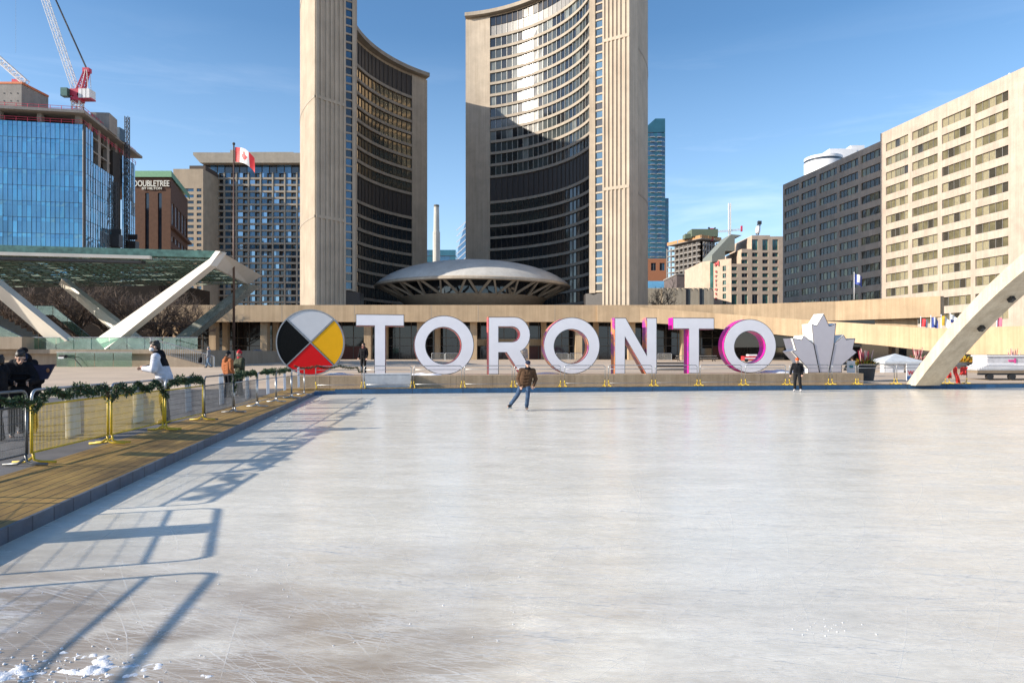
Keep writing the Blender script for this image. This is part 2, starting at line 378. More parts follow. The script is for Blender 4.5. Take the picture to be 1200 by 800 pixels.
# ================================================================== the rink and the plaza
def ice_material():
    m, nt, b = nodes_of('rink_ice')
    tc = N(nt, 'ShaderNodeTexCoord'); V = tc.outputs['Object']
    def mp(scale, rz=0.0, loc=(0, 0, 0)):
        p = N(nt, 'ShaderNodeMapping'); p.inputs['Scale'].default_value = scale; p.inputs['Rotation'].default_value = (0, 0, rz); p.inputs['Location'].default_value = loc
        nt.links.new(V, p.inputs[0]); return p.outputs[0]
    base = ramp(nt, [(0.3, (0.715, 0.675, 0.58)), (0.7, (0.83, 0.79, 0.695))], noise(nt, mp((0.35, 0.8, 1), rad(8)), 1.0, 7, 0.6))
    stre = ramp(nt, [(0.34, 0.90), (0.66, 1.06)], noise(nt, mp((0.9, 3.2, 1), rad(-14)), 1.0, 8, 0.72, 0.9))
    c = mixc(nt, 1.0, base.outputs[0], stre.outputs[0], 'MULTIPLY')
    stre2 = ramp(nt, [(0.4, 0.93), (0.7, 1.05)], noise(nt, mp((1.5, 9.0, 1), rad(12)), 1.0, 6, 0.7, 0.9))
    c = mixc(nt, 1.0, c, stre2.outputs[0], 'MULTIPLY')
    sep = N(nt, 'ShaderNodeSeparateXYZ'); nt.links.new(V, sep.inputs[0])
    # brown dirt ground into the ice, heaviest at the near left corner
    xg = ramp(nt, [(0.0, 1.0), (1.0, 0.0)]); mr = N(nt, 'ShaderNodeMapRange'); mr.inputs['From Min'].default_value = 3.6; mr.inputs['From Max'].default_value = 7.0
    nt.links.new(sep.outputs['Y'], mr.inputs['Value']); nt.links.new(mr.outputs[0], xg.inputs[0])
    mx = N(nt, 'ShaderNodeMapRange'); mx.inputs['From Min'].default_value = -4.5; mx.inputs['From Max'].default_value = 1.6; mx.inputs['To Min'].default_value = 1.0; mx.inputs['To Max'].default_value = 0.14
    nt.links.new(sep.outputs['X'], mx.inputs['Value'])
    dn = ramp(nt, [(0.33, 0.0), (0.58, 1.0)], noise(nt, mp((0.42, 1.1, 1), rad(-10), (5.3, 1.2, 0)), 1.0, 9, 0.62, 0.5))
    dirt = math_(nt, 'MULTIPLY', math_(nt, 'MULTIPLY', dn.outputs[0], xg.outputs[0]), mx.outputs[0])
    dn2 = ramp(nt, [(0.50, 0.0), (0.75, 0.24)], noise(nt, mp((0.10, 0.36, 1), rad(4), (1.3, 3.2, 0)), 1.0, 8, 0.6))
    frost = ramp(nt, [(0.40, 0.93), (0.60, 1.04)], noise(nt, mp((9, 11, 1), rad(-12)), 1.0, 8, 0.75, 0.4)); c = mixc(nt, 1.0, c, frost.outputs[0], 'MULTIPLY')
    dirt = math_(nt, 'MINIMUM', math_(nt, 'ADD', math_(nt, 'MULTIPLY', dirt, 2.1), dn2.outputs[0]), 0.80)
    c = mixc(nt, dirt, c, (0.25, 0.185, 0.13))
    # scraped snow crumbs frozen on
    vo = N(nt, 'ShaderNodeTexVoronoi'); vo.inputs['Scale'].default_value = 5.0; nt.links.new(V, vo.inputs['Vector'])
    sp = ramp(nt, [(0.025, 1.0), (0.06, 0.0)], vo.outputs['Distance'])
    spn = ramp(nt, [(0.54, 0.0), (0.62, 1.0)], noise(nt, mp((0.5, 0.7, 1)), 1.0, 4))
    spk = math_(nt, 'MULTIPLY', sp.outputs[0], spn.outputs[0])
    # crusted snow along the near left
    cr = ramp(nt, [(0.50, 0.0), (0.56, 1.0)], noise(nt, mp((2.6, 6.5, 1), rad(6)), 1.0, 9, 0.75))
    crm = N(nt, 'ShaderNodeMapRange'); crm.inputs['From Min'].default_value = -2.6; crm.inputs['From Max'].default_value = -3.5
    nt.links.new(math_(nt, 'ADD', sep.outputs['X'], math_(nt, 'MULTIPLY', sep.outputs['Y'], 0.12)), crm.inputs['Value'])
    cry = N(nt, 'ShaderNodeMapRange'); cry.inputs['From Min'].default_value = 5.9; cry.inputs['From Max'].default_value = 5.0; nt.links.new(sep.outputs['Y'], cry.inputs['Value'])
    crust = math_(nt, 'MULTIPLY', math_(nt, 'MULTIPLY', cr.outputs[0], crm.outputs[0]), cry.outputs[0])
    wt = math_(nt, 'MAXIMUM', spk, math_(nt, 'MULTIPLY', crust, 0.75))
    c = mixc(nt, wt, c, (0.86, 0.86, 0.88))
    nt.links.new(c, b.inputs['Base Color'])
    ro = ramp(nt, [(0.3, 0.17), (0.7, 0.30)], noise(nt, mp((0.7, 2.0, 1), rad(-12)), 1.0, 6, 0.6))
    nt.links.new(ro.outputs[0], b.inputs['Roughness'])
    b.inputs['IOR'].default_value = 1.31; b.inputs['Specular IOR Level'].default_value = 0.5
    h = math_(nt, 'ADD', math_(nt, 'MULTIPLY', stre2.outputs[0], 0.5), wt)
    bump(nt, b, h, 0.06, 0.008)
    return m
ICE = ice_material()
RU, RVV = 60.0, 32.0
mb = MB(); nu, nv = 24, 12
mb.add([RP(RU*i/nu, RVV*j/nv, 0.0) for j in range(nv+1) for i in range(nu+1)], [(j*(nu+1)+i, j*(nu+1)+i+1, (j+1)*(nu+1)+i+1, (j+1)*(nu+1)+i) for j in range(nv) for i in range(nu)])
structure(mb.build('ice', ICE, origin=(0, 0, 0)))
# plaza sheet round the rink, rising gently away from it, out to the horizon
us = [-4000, -400, -120, -60, -30, -15, -6, -1.35, 0, 10, 20, 30, 40, 50, RU, 75, 120, 400, 4000]
vs = [4000, 400, 60, RVV+8, RVV, 22, 15, 8, 0, -0.8, -6, -12, -18, -26, -40, -60, -80, -160, -500, -4000]
mb = MB(); idx = {}
for j, v in enumerate(vs):
    for i, u in enumerate(us):
        idx[i, j] = len(mb.v); mb.v.append(RP(u, v, plaza_z_v(v)))
for j in range(len(vs)-1):
    for i in range(len(us)-1):
        if us[i] >= -1.36 and us[i+1] <= RU and vs[j] <= RVV and vs[j+1] >= 0: continue
        mb.f.append([idx[i, j], idx[i+1, j], idx[i+1, j+1], idx[i, j+1]]); mb.m.append(0)
structure(mb.build('plaza', PAVE, origin=(0, 0, 0)))
# decking strips round the ice, fascia boards
def deck_material():
    m, nt, b = nodes_of('rink_decking')
    v = mapping(nt, rot=(0, 0, -YAW+rad(90)))
    br = N(nt, 'ShaderNodeTexBrick'); br.inputs['Color1'].default_value = (0.43, 0.265, 0.07, 1); br.inputs['Color2'].default_value = (0.33, 0.195, 0.05, 1); br.inputs['Mortar'].default_value = (0.07, 0.045, 0.02, 1)
    br.inputs['Scale'].default_value = 1.0; br.inputs['Brick Width'].default_value = 2.44; br.inputs['Row Height'].default_value = 0.15; br.inputs['Mortar Size'].default_value = 0.007
    nt.links.new(v, br.inputs['Vector'])
    g = ramp(nt, [(0.32, 0.30), (0.62, 1.12)], noise(nt, mapping(nt, (1.0, 0.5, 1)), 1.1, 9, 0.7))
    c = mixc(nt, 1.0, br.outputs['Color'], g.outputs[0], 'MULTIPLY')
    nt.links.new(c, b.inputs['Base Color']); b.inputs['Roughness'].default_value = 0.7
    bump(nt, b, br.outputs['Fac'], 0.3, -0.006); return m
DECK = deck_material()
mb = MB(); z0, z1 = 0.20, 0.262
def slab(u0, u1, v0, v1):
    a, b_, c, d = RP(u0, v0), RP(u1, v0), RP(u1, v1), RP(u0, v1)
    mb.plan([a, b_, c, d], z0, z1)
q0, q1, q2, q3 = RP(-1.35, 0), RP(-0.002, 0), RP(-0.002, RVV+0.5), RP(-1.35, RVV+0.5)   # the left boards tilt a little down to the ice
up = lambda p, z: Vector((p.x, p.y, z))
mb.add([up(q0, 0.19), up(q1, 0.09), up(q2, 0.09), up(q3, 0.19), up(q0, 0.262), up(q1, 0.158), up(q2, 0.158), up(q3, 0.262)], [(3, 2, 1, 0), (4, 5, 6, 7), (0, 1, 5, 4), (1, 2, 6, 5), (2, 3, 7, 6), (3, 0, 4, 7)])
slab(-1.35, RU, -0.62, -0.004)
structure(mb.build('boardwalk', DECK, origin=(0, 0, 0)))
def fascia_material(name, c1, c2, mortar, bw):
    m, nt, b = nodes_of(name)
    v = mapping(nt, rot=(rad(90), 0, 0)) if bw > 1 else mapping(nt, rot=(0, 0, rad(90)), loc=(0, 50, 0))
    br = N(nt, 'ShaderNodeTexBrick'); br.offset = 0
    br.inputs['Color1'].default_value = (*c1, 1); br.inputs['Color2'].default_value = (*c2, 1); br.inputs['Mortar'].default_value = (*mortar, 1)
    br.inputs['Scale'].default_value = 1; br.inputs['Brick Width'].default_value = bw; br.inputs['Row Height'].default_value = 100; br.inputs['Mortar Size'].default_value = 0.014
    nt.links.new(v, br.inputs['Vector'])
    g = ramp(nt, [(0.3, 0.6), (0.7, 1.1)], noise(nt, mapping(nt), 2.5, 8, 0.7))
    nt.links.new(mixc(nt, 1.0, br.outputs['Color'], g.outputs[0], 'MULTIPLY'), b.inputs['Base Color']); b.inputs['Roughness'].default_value = 0.5
    return m
FASB = fascia_material('blue_dasher_board', (0.025, 0.11, 0.24), (0.02, 0.085, 0.19), (0.01, 0.03, 0.06), 2.4)
FASW = fascia_material('frosted_dasher_board', (0.12, 0.14, 0.175), (0.09, 0.105, 0.14), (0.04, 0.045, 0.055), 0.46)
mb = MB(); mb.obox(RP(0.002, 0.9, -0.02), RP(0.045, 0, 0)-RP(0, 0, 0), RP(0, RVV-0.9, 0)-RP(0, 0, 0), (0, 0, 0.18))
structure(mb.build('kerb', FASW, origin=(0, 0, 0)))
mb = MB(); mb.obox(RP(0.9, 0.002, -0.02), RP(RU-0.9, 0, 0)-RP(0, 0, 0), RP(0, 0.045, 0)-RP(0, 0, 0), (0, 0, 0.262))
for k in range(6):    # the corner is filled in with a blue curved board
    a0, a1 = pi/2*k/6, pi/2*(k+1)/6
    q = lambda a, r: RP(0.9-r*cos(a), 0.9-r*sin(a))
    mb.plan([q(a0, 0.85), q(a1, 0.85), q(a1, 0.9), q(a0, 0.9)], -0.02, 0.158)
    mb.plan([q(a0, 0.9), q(a1, 0.9), RP(0.01, 0.01)], -0.02, 0.161)
structure(mb.build('kerb', FASB, origin=(0, 0, 0)))
# near edge deck where the photographer stands
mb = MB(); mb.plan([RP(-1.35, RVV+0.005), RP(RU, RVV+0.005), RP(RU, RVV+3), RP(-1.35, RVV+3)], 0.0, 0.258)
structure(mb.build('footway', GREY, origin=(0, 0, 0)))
# raised terrace behind the sign ledge
mb = MB(); mb.plan([RP(-1.2, -1.55), RP(29.2, -1.55), RP(29.2, -30), RP(-1.2, -30)], 0.1, 0.80)
structure(mb.build('terrace', PAVE, origin=(0, 0, 0)))
# ledge that carries the sign
LZ = 0.84
mb = MB(); 
for k in range(15):
    u0 = -1.5+k*2.06; a = 0.006
    mb.obox(RP(u0+a, -0.95, 0.1), RP(2.06-2*a, 0)-RP(0, 0), RP(0, -2.1)-RP(0, 0), (0, 0, LZ-0.1))
ledge = mb.build('concrete_ledge', LEDGE, origin=RP(13, -1.9, 0.1)); tag(ledge, 'long low beige concrete ledge under the giant white letters', 'ledge')
# snow left on the ledge and terrace
def lump_sheet(mb, c, rx, ry, h, rz, n=14):
    vs = [Vector((c[0], c[1], c[2]+h))]
    rings = 4; ph = random.random()*9
    for r in range(1, rings+1):
        for k in range(n):
            a = 2*pi*k/n; t = r/rings; wob = 1+0.25*sin(3*a+ph)+0.15*sin(5*a+2*ph)
            x, y = rx*t*wob*cos(a), ry*t*wob*sin(a)
            vs.append(Vector((c[0]+x*cos(rz)-y*sin(rz), c[1]+x*sin(rz)+y*cos(rz), c[2]+h*(1-t*t)*(0.7+0.5*random.random())-0.01*(t > 0.99))))
    fs = [(0, 1+k, 1+(k+1) % n) for k in range(n)]
    for r in range(rings-1):
        for k in range(n): fs.append((1+r*n+k, 1+(r+1)*n+k, 1+(r+1)*n+(k+1) % n, 1+r*n+(k+1) % n))
    mb.add(vs, fs)
mb = MB()
for px, v, rx, ry, h in [(492, -1.6, 0.6, 0.28, 0.12), (505, -1.4, 0.5, 0.2, 0.09), (912, -2.8, 1.1, 0.5, 0.18), (925, -3.0, 0.9, 0.4, 0.16), (640, -2.9, 0.7, 0.2, 0.08), (395, -3.0, 0.9, 0.4, 0.14)]:
    u = UV(px, v); lump_sheet(mb, RP(u, v, LZ if v > -3 else 0.80), rx, ry, h, YAW)
tag(mb.build('snow', SNOW, smooth=True), kind='stuff', label='small heaps of leftover snow on the sign ledge', cat='snow')
mb = MB()
rnd = random.Random(3)
def crumb(x, y, r):
    M = Matrix.Rotation(rnd.random()*6, 3, 'Z')
    i0 = len(mb.v); mb.ell((x, y, r*0.35), (r*rnd.uniform(0.7, 1.3), r*rnd.uniform(0.6, 1.1), r*rnd.uniform(0.5, 0.9)), 7, 0, M)
    for k in range(i0, len(mb.v)): mb.v[k] += Vector((rnd.uniform(-1, 1), rnd.uniform(-1, 1), rnd.uniform(-1, 1)))*r*0.16
from mathutils import noise as mnoise
gx, gy = 130, 46; X0_, X1_, Y0_, Y1_ = -3.9, -1.75, 3.55, 4.35; hts = {}
for j in range(gy+1):
    for i in range(gx+1):
        x, y = X0_+(X1_-X0_)*i/gx, Y0_+(Y1_-Y0_)*j/gy
        f = mnoise.fractal(Vector((x*3.1, y*5.5, 1.7)), 0.7, 2.2, 6)+0.5*mnoise.fractal(Vector((x*14, y*16, 3)), 0.6, 2.1, 4)
        edge = 0.62*max(0, (4.12-y)/0.5)-0.36*max(0, (x+2.75)/0.5)-0.20
        hts[i, j] = (x, y, max(-0.01, 0.038*(f*0.9+edge)))
base_i = len(mb.v); mb.add([hts[i, j] for j in range(gy+1) for i in range(gx+1)], [(j*(gx+1)+i, j*(gx+1)+i+1, (j+1)*(gx+1)+i+1, (j+1)*(gx+1)+i) for j in range(gy) for i in range(gx) if max(hts[i, j][2], hts[i+1, j][2], hts[i+1, j+1][2], hts[i, j+1][2]) > 0])
for k in range(150):
    x = -3.05+rnd.gauss(0.1, 0.38); y = 3.9+abs(rnd.gauss(0, 0.22)); crumb(x, y, rnd.uniform(0.003, 0.011))
for k in range(60): crumb(rnd.uniform(-3.8, 0.2), rnd.uniform(3.9, 6.2), rnd.uniform(0.002, 0.007))
for k in range(24): crumb(rnd.gauss(2.2, 0.16), rnd.gauss(4.75, 0.10), rnd.uniform(0.002, 0.006))
tag(mb.build('snow_crumbs', SNOW, smooth=True), kind='stuff', label='scraped snow crumbs lying on the near ice', cat='snow')

# blade marks scored into the ice: thin curved furrows of powdered ice
def marks_material():
    m = bpy.data.materials.new('blade_marks'); m.use_nodes = True; nt = m.node_tree; nt.nodes.clear()
    o = N(nt, 'ShaderNodeOutputMaterial'); mx = N(nt, 'ShaderNodeMixShader'); t = N(nt, 'ShaderNodeBsdfTransparent'); df = N(nt, 'ShaderNodeBsdfDiffuse'); df.inputs[0].default_value = (0.95, 0.94, 0.91, 1)
    f = ramp(nt, [(0.33, 0.06), (0.70, 0.58)], noise(nt, mapping(nt), 1.7, 4)); nt.links.new(f.outputs[0], mx.inputs[0]); nt.links.new(t.outputs[0], mx.inputs[1]); nt.links.new(df.outputs[0], mx.inputs[2]); nt.links.new(mx.outputs[0], o.inputs[0]); return m
mb = MB(); rk = random.Random(77)
for k in range(9800):
    long_ = k >= 8000; yy = rk.uniform(5, 24) if long_ else 3.6+abs(rk.gauss(0, 1))*8; xx = rk.uniform(-0.72, 0.72)*(yy+4)+rk.gauss(0, .5)
    u_, v_ = RV(xx, yy)
    if not (0.6 < u_ < RU-1 and 0.8 < v_ < RVV-0.3): continue
    a = rk.gauss(rad(-13), rad(16)) if rk.random() < .82 else rk.uniform(0, pi); R0 = rk.choice((-1, 1, 1))*rk.uniform(3, 30); L = rk.uniform(2.5, 9) if long_ else rk.uniform(0.3, 4.5)*min(1, .35+yy/9)
    if long_: R0 = rk.uniform(9, 34); a = rk.gauss(rad(-24), rad(9))
    n = max(4, int(L*3)); w_ = rk.uniform(0.0006, 0.0030)*(1+yy*0.11)*(1.5 if long_ else 1)
    vs = []; x, y = xx, yy
    for i in range(n+1):
        ww = w_*(1-abs(2*i/n-1)**3)+0.0003; vs += [Vector((x-sin(a)*ww, y+cos(a)*ww, 0.0012)), Vector((x+sin(a)*ww, y-cos(a)*ww, 0.0012))]
        x += cos(a)*L/n; y += sin(a)*L/n; a += L/n/R0
    ok = all(RV(p.x, p.y)[0] > 0.1 and 0.1 < RV(p.x, p.y)[1] for p in vs)
    if ok: mb.add(vs, [(2*i, 2*i+1, 2*i+3, 2*i+2) for i in range(n)])
o = mb.build('ice_marks', marks_material(), origin=(0, 0, 0), fix=False); tag(o, kind='stuff', label='thin white blade marks scored across the ice', cat='ice marks')

# ================================================================== the giant sign
def art(name, stops, sc):
    m, nt, b = nodes_of(name)
    v = mapping(nt); f = noise(nt, v, sc, 4, 0.6, 0.8)
    r = ramp(nt, stops, f); nt.links.new(r.outputs[0], b.inputs['Base Color']); b.inputs['Roughness'].default_value = 0.35
    return m
ART1 = art('orange_red_wrap', [(0.3, (0.62, 0.13, 0.06)), (0.5, (0.70, 0.09, 0.16)), (0.68, (0.75, 0.30, 0.05))], 0.9)
ART2 = art('pink_orange_wrap', [(0.28, (0.68, 0.03, 0.22)), (0.46, (0.74, 0.30, 0.08)), (0.56, (0.28, 0.05, 0.30)), (0.72, (0.72, 0.04, 0.25))], 1.1)
ART3 = art('magenta_wrap', [(0.32, (0.22, 0.03, 0.33)), (0.46, (0.62, 0.01, 0.30)), (0.75, (0.72, 0.01, 0.34))], 0.8)
SV = -2.27; SD = 0.66
sgn = lambda v0: (lambda a, z, d: RP(a, v0-d, z))
def ell_loop(cx, cz, rx, rz, n=48): return [(cx+rx*cos(2*pi*k/n), cz+rz*sin(2*pi*k/n)) for k in range(n)]
def sign_letter(name, label, outer, holes, mat_side, v0=SV, depth=SD, rim=0.035):
    cx = sum(p[0] for p in outer)/len(outer)
    t = thing(name, label, 'sign letter', RP(cx, v0-depth/2, LZ), YAW, 'giant sign letters')
    mb = MB(); mb.loops([outer]+holes, sgn(v0), 0, depth, 0, 1, 1); mb.build('shell', [DARKEDGE, mat_side], t)
    mb = MB(); ins = [offset_poly(outer, rim)]+[offset_poly(h, -rim) for h in holes]
    mb.loops(ins, sgn(v0), -0.012, -0.003); mb.build('face_panel', FACEW, t)
    return t
BZ = LZ-0.005
def T_outline(xl, xr, sl_, sr, yt, yb):
    u0, zt = UZ(xl, yt, SV); u1, _ = UZ(xr, yt, SV); zb = UZ((xl+xr)/2, yb, SV)[1]; zt = UZ((xl+xr)/2, yt, SV)[1]
    a, b_ = UV(sl_, SV), UV(sr, SV)
    return [(u0, zt), (u0, zb), (a, zb), (a, BZ), (b_, BZ), (b_, zb), (u1, zb), (u1, zt)][::-1]
def O_loops(xl, xr, yt, yb, il, ir, it, ib):
    cx = (xl+xr)/2; u0, u1 = UV(xl, SV), UV(xr, SV); zt, zb = UZ(cx, yt, SV)[1], UZ(cx, yb, SV)[1]
    a, b_ = UV(il, SV), UV(ir, SV); it, ib = UZ(cx, it, SV)[1], UZ(cx, ib, SV)[1]
    o = ell_loop((u0+u1)/2, (zt+zb)/2, (u1-u0)/2, (zt-zb)/2, 64)
    return [(p[0], max(p[1], BZ)) for p in o], ell_loop((a+b_)/2, (it+ib)/2, (b_-a)/2, (it-ib)/2)
sign_letter('letter_sign', 'giant white letter T beside the round four-colour disc', T_outline(416.8, 473.8, 438.5, 452, 368.2, 382), [], ART1)
o, h = O_loops(485.2, 555.6, 369.6, 439, 499, 540.3, 383.6, 426)
sign_letter('letter_sign', 'giant white letter O standing between the first T and the R', o, [h], ART1)
# R
def R_loops():
    f = lambda px, py: UZ(px, py, SV)
    bowl = []; c = f(603, 392.3); rt = f(603, 371.2)[1]-c[1]; ru = f(621.6, 392)[0]-c[0]
    for k in range(13):
        a = pi/2-pi*k/12; bowl.append((c[0]+ru*cos(a), c[1]+rt*sin(a)))
    o = [f(572.3, 371.2)]+bowl[:11]
    o += [f(610.5, 411.5), (f(625.5, 438)[0], BZ), (f(610, 438)[0], BZ), f(593.5, 413.2), f(584.6, 413.2), (f(584.6, 438)[0], BZ), (f(572.3, 438)[0], BZ)]
    c2 = f(600, 391.6); r2 = f(600, 383)[1]-c2[1]; ru2 = f(609, 392)[0]-c2[0]
    hole = [f(584.6, 383)]+[(c2[0]+ru2*cos(pi/2-pi*k/10), c2[1]+r2*sin(pi/2-pi*k/10)) for k in range(11)]+[f(584.6, 400.2)]
    return o[::-1], hole[::-1]
o, h = R_loops(); sign_letter('letter_sign', 'giant white letter R with a thin orange edge behind the skater', o, [h], ART1)
o, h = O_loops(637, 703, 371.7, 438.2, 649.5, 689.6, 386, 425.7)
sign_letter('letter_sign', 'giant white letter O between the R and the N with orange and pink sides', o, [h], ART2)
def N_outline():
    f = lambda px, py: UZ(px, py, SV); b_ = lambda px: (UV(px, SV), BZ)
    return [f(720.3, 372.2), f(733.3, 372.2), f(757.6, 415.5), f(757.6, 372.2), f(769.8, 372.2), b_(769.8), b_(757.0), f(732.6, 395.5), b_(732.6), b_(720.3)][::-1]
sign_letter('letter_sign', 'giant white letter N with pink and orange sides', N_outline(), [], ART2)
sign_letter('letter_sign', 'giant white letter T with magenta sides between the N and the last O', T_outline(788.5, 837, 807, 819.5, 372.2, 385.6), [], ART3)
o, h = O_loops(848, 909.6, 373.8, 436.8, 860.7, 897, 388, 425.3)
sign_letter('letter_sign', 'giant white letter O with purple and magenta sides beside the maple leaf', o, [h], ART3)
# round disc in four colours
DV = SV+0.05
uc, zc = UZ(363.8, 401.2, DV); R_ = (UV(404, DV)-UV(323.6, DV))/2
t = thing('medicine_wheel', 'round disc sign in four quarters of white, yellow, red and black', 'disc sign', RP(uc, DV-0.25, LZ), YAW)
n = 96; o = [(uc+R_*cos(2*pi*k/n), max(BZ, zc+R_*sin(2*pi*k/n))) for k in range(n)]
mb = MB(); mb.loops([o], sgn(DV), 0, 0.5, 0, 1); mb.build('shell', [DARKST, mat('disc_grey_rim', (0.16, 0.16, 0.165), 0.4)], t)
WH = mat('disc_white', (0.62, 0.62, 0.64), 0.4, var=0.03); YE = mat('disc_yellow', (0.84, 0.42, 0.006), 0.4, var=0.03, spec=0.2); RE = mat('disc_red', (0.66, 0.006, 0.008), 0.4, var=0.03, spec=0.2); BK = mat('disc_black', (0.004, 0.004, 0.004), 0.3, var=0.03, spec=0.12)
for i, (m_, nm) in enumerate([(YE, 'yellow quarter'), (WH, 'white quarter'), (BK, 'black quarter'), (RE, 'red quarter')]):
    a0 = rad(45)+(i-1)*pi/2+0.0; g = 0.045; am = a0+pi/4; ox, oz = g*1.414*cos(am)/1, g*1.414*sin(am)/1
    rr = R_-0.07; pts = [(uc+ox, zc+oz)]
    for k in range(25):
        a = a0+pi/2*k/24; x, y = rr*cos(a), rr*sin(a)
        # keep clear of the dividers
        lx, ly = x*cos(-a0)-y*sin(-a0), x*sin(-a0)+y*cos(-a0); lx, ly = max(lx, g), max(ly, g)
        x, y = lx*cos(a0)-ly*sin(a0), lx*sin(a0)+ly*cos(a0)
        pts.append((uc+x, max(zc+y, LZ+0.03)))
    mb = MB(); mb.loops([pts], sgn(DV), -0.012, -0.003); tag(mb.build('quarter_panel', m_, t), label=nm)
mb = MB()
for a in (rad(45), rad(135)):
    d = Vector((cos(a), sin(a)))*(R_-0.05); e = -d
    if zc+e.y < LZ: e = e*((zc-LZ-0.02)/(zc-(zc+e.y)))
    off = 0 if a < 1 else 0.004
    mb.beam(RP(uc+d.x, DV+0.012+off, zc+d.y), RP(uc+e.x, DV+0.012+off, zc+e.y), 0.05, 0.03, up=RP(0, 1)-RP(0, 0))
n = 96
ring_o = [(uc+R_*cos(2*pi*k/n), max(BZ, zc+R_*sin(2*pi*k/n))) for k in range(n)]; ring_i = [(uc+(R_-0.06)*cos(2*pi*k/n), max(BZ+0.03, zc+(R_-0.06)*sin(2*pi*k/n))) for k in range(n)]
mb.loops([ring_o, ring_i], sgn(DV), -0.03, -0.002); mb.build('rim', mat('disc_aluminium', (0.34, 0.34, 0.35), 0.35, 0.6), t)
# maple leaf
LV = SV; raw = [(310, 590), (310, 545), (185, 410), (217, 400), (190, 308), (240, 315), (262, 320), (280, 285), (355, 350), (340, 195), (362, 205), (380, 208), (435, 115), (478, 210), (495, 208), (533, 190), (516, 350), (592, 280), (612, 317), (683, 308), (664, 392), (697, 418), (577, 520), (577, 590)]
lf = [UZ(900+x/6.667, 350+y/6.667, LV) for x, y in raw]; lf = [(a, max(z, BZ)) for a, z in lf]
cx = sum(p[0] for p in lf)/len(lf)
t = thing('maple_leaf_sign', 'giant white maple leaf with black outlines at the end of the letters', 'leaf sign', RP(cx, LV-0.4, LZ), YAW)
lo = lf[::-1]
mb = MB(); mb.loops([lo], sgn(LV), 0, 0.95, 0, 1); mb.build('shell', [BLACK, mat('leaf_white_side', (0.80, 0.80, 0.78), 0.4, var=0.04)], t)
GFACE = mat('leaf_grey_face', (0.56, 0.525, 0.56), 0.4, var=0.03)
mb = MB(); mb.loops([offset_poly(lo, 0.04)], sgn(LV), -0.012, -0.003); mb.build('face_panel', GFACE, t)
mb = MB()
for (x0, y0), (x1, y1) in (((356, 352), (403, 584)), ((516, 352), (471, 584))):
    a = UZ(900+x0/6.667, 350+y0/6.667, LV); b_ = UZ(900+x1/6.667, 350+y1/6.667, LV)
    mb.beam(RP(a[0], LV+0.014, a[1]), RP(b_[0], LV+0.014, b_[1]), 0.05, 0.03, up=RP(0, 1)-RP(0, 0))
mb.build('vein_strip', BLACK, t)
# white bench-like box in front of the first T
u0, u1 = UV(425.5, -0.9), UV(482.5, -0.9)
t = thing('storage_box', 'long white box standing before the ledge below the first T', 'box', RP((u0+u1)/2, -0.85, 0.262), YAW)
mb = MB(); mb.obox(RP(u0, -0.62, 0.264), RP(u1-u0, 0)-RP(0, 0), RP(0, -0.31)-RP(0, 0), (0, 0, 0.66)); mb.build('body', mat('box_grey_white', (0.50, 0.52, 0.55), 0.5), t)
mb = MB(); mb.obox(RP(u0-0.03, -0.60, 0.926), RP(u1-u0+0.06, 0)-RP(0, 0), RP(0, -0.72)-RP(0, 0), (0, 0, 0.035)); mb.build('lid', WHITEP, t)

# ================================================================== barriers
def barrier_parts(t, W, H, col_low, col_top, mesh, mesh_mat, open_far=False):
    """local: x along, z up; W wide; posts at the ends, rounded top rail"""
    r = 0.021; hw = W/2; rc = 0.12
    def L(x, y, z): return WM[t.name] @ Vector((x, y, z))
    zr0 = (H*0.79 if not open_far else 0.30); path = [L(-hw, 0, zr0)]+[L(-hw+rc-rc*cos(pi/2*k/5), 0, H-rc+rc*sin(pi/2*k/5)) for k in range(6)]+[L(hw-rc+rc*sin(pi/2*k/5), 0, H-rc+rc*cos(pi/2*k/5)) for k in range(6)]+[L(hw, 0, zr0)]
    MB().tube(path, r, 8).build('top_frame', col_top, t, True)
    for s in (-1, 1):
        MB().tube([L(s*hw, 0, 0.16), L(s*hw, 0, zr0+0.02)], r*1.06, 8).build('post', col_low, t, True)
        mb = MB(); mb.tube([L(s*(hw-0.03), 0, 0.17), L(s*(hw-0.03), -0.02, 0.06), L(s*(hw-0.05), -0.10, 0.03), L(s*(hw-0.05), -0.32, 0.022)], 0.02, 8); mb.tube([L(s*(hw-0.035), 0.0, 0.10), L(s*(hw-0.05), 0.10, 0.03), L(s*(hw-0.05), 0.30, 0.022)], 0.02, 8)
        mb.build('foot', col_low, t, True)
    zr = H*0.79 if not open_far else H*0.83
    MB().tube([L(-hw, 0, zr), L(hw, 0, zr)], 0.015, 8).build('mid_rail', col_low if mesh else col_top, t, True)
    MB().tube([L(-hw, 0, 0.17), L(hw, 0, 0.17)], 0.015, 8).build('bottom_rail', col_low if mesh else col_top, t, True)
    if mesh:
        mb = MB(); nvw = int(W/0.036)
        for k in range(1, nvw): mb.tube([L(-hw+W*k/nvw, 0.004, 0.17), L(-hw+W*k/nvw, 0.004, zr)], 0.0036, 3, caps=False)
        for k in range(1, 6): z = 0.17+(zr-0.17)*k/6; mb.tube([L(-hw, -0.003, z), L(hw, -0.003, z)], 0.0036, 3, caps=False)
        mb.build('wire_mesh', mesh_mat, t)
STEELD = mat('weathered_steel', (0.17, 0.175, 0.18), 0.45, 0.7, 0.3, 5)
BL0 = Vector((-6.98, 8.0)); BDIR = (Vector((-9.05, 31.0))-BL0).normalized()
def bpt(s): q = BL0+BDIR*s; return q
GB = 'crowd barriers along the left edge of the ice'
bar_specs = []   # (s centre, width, colour, label)
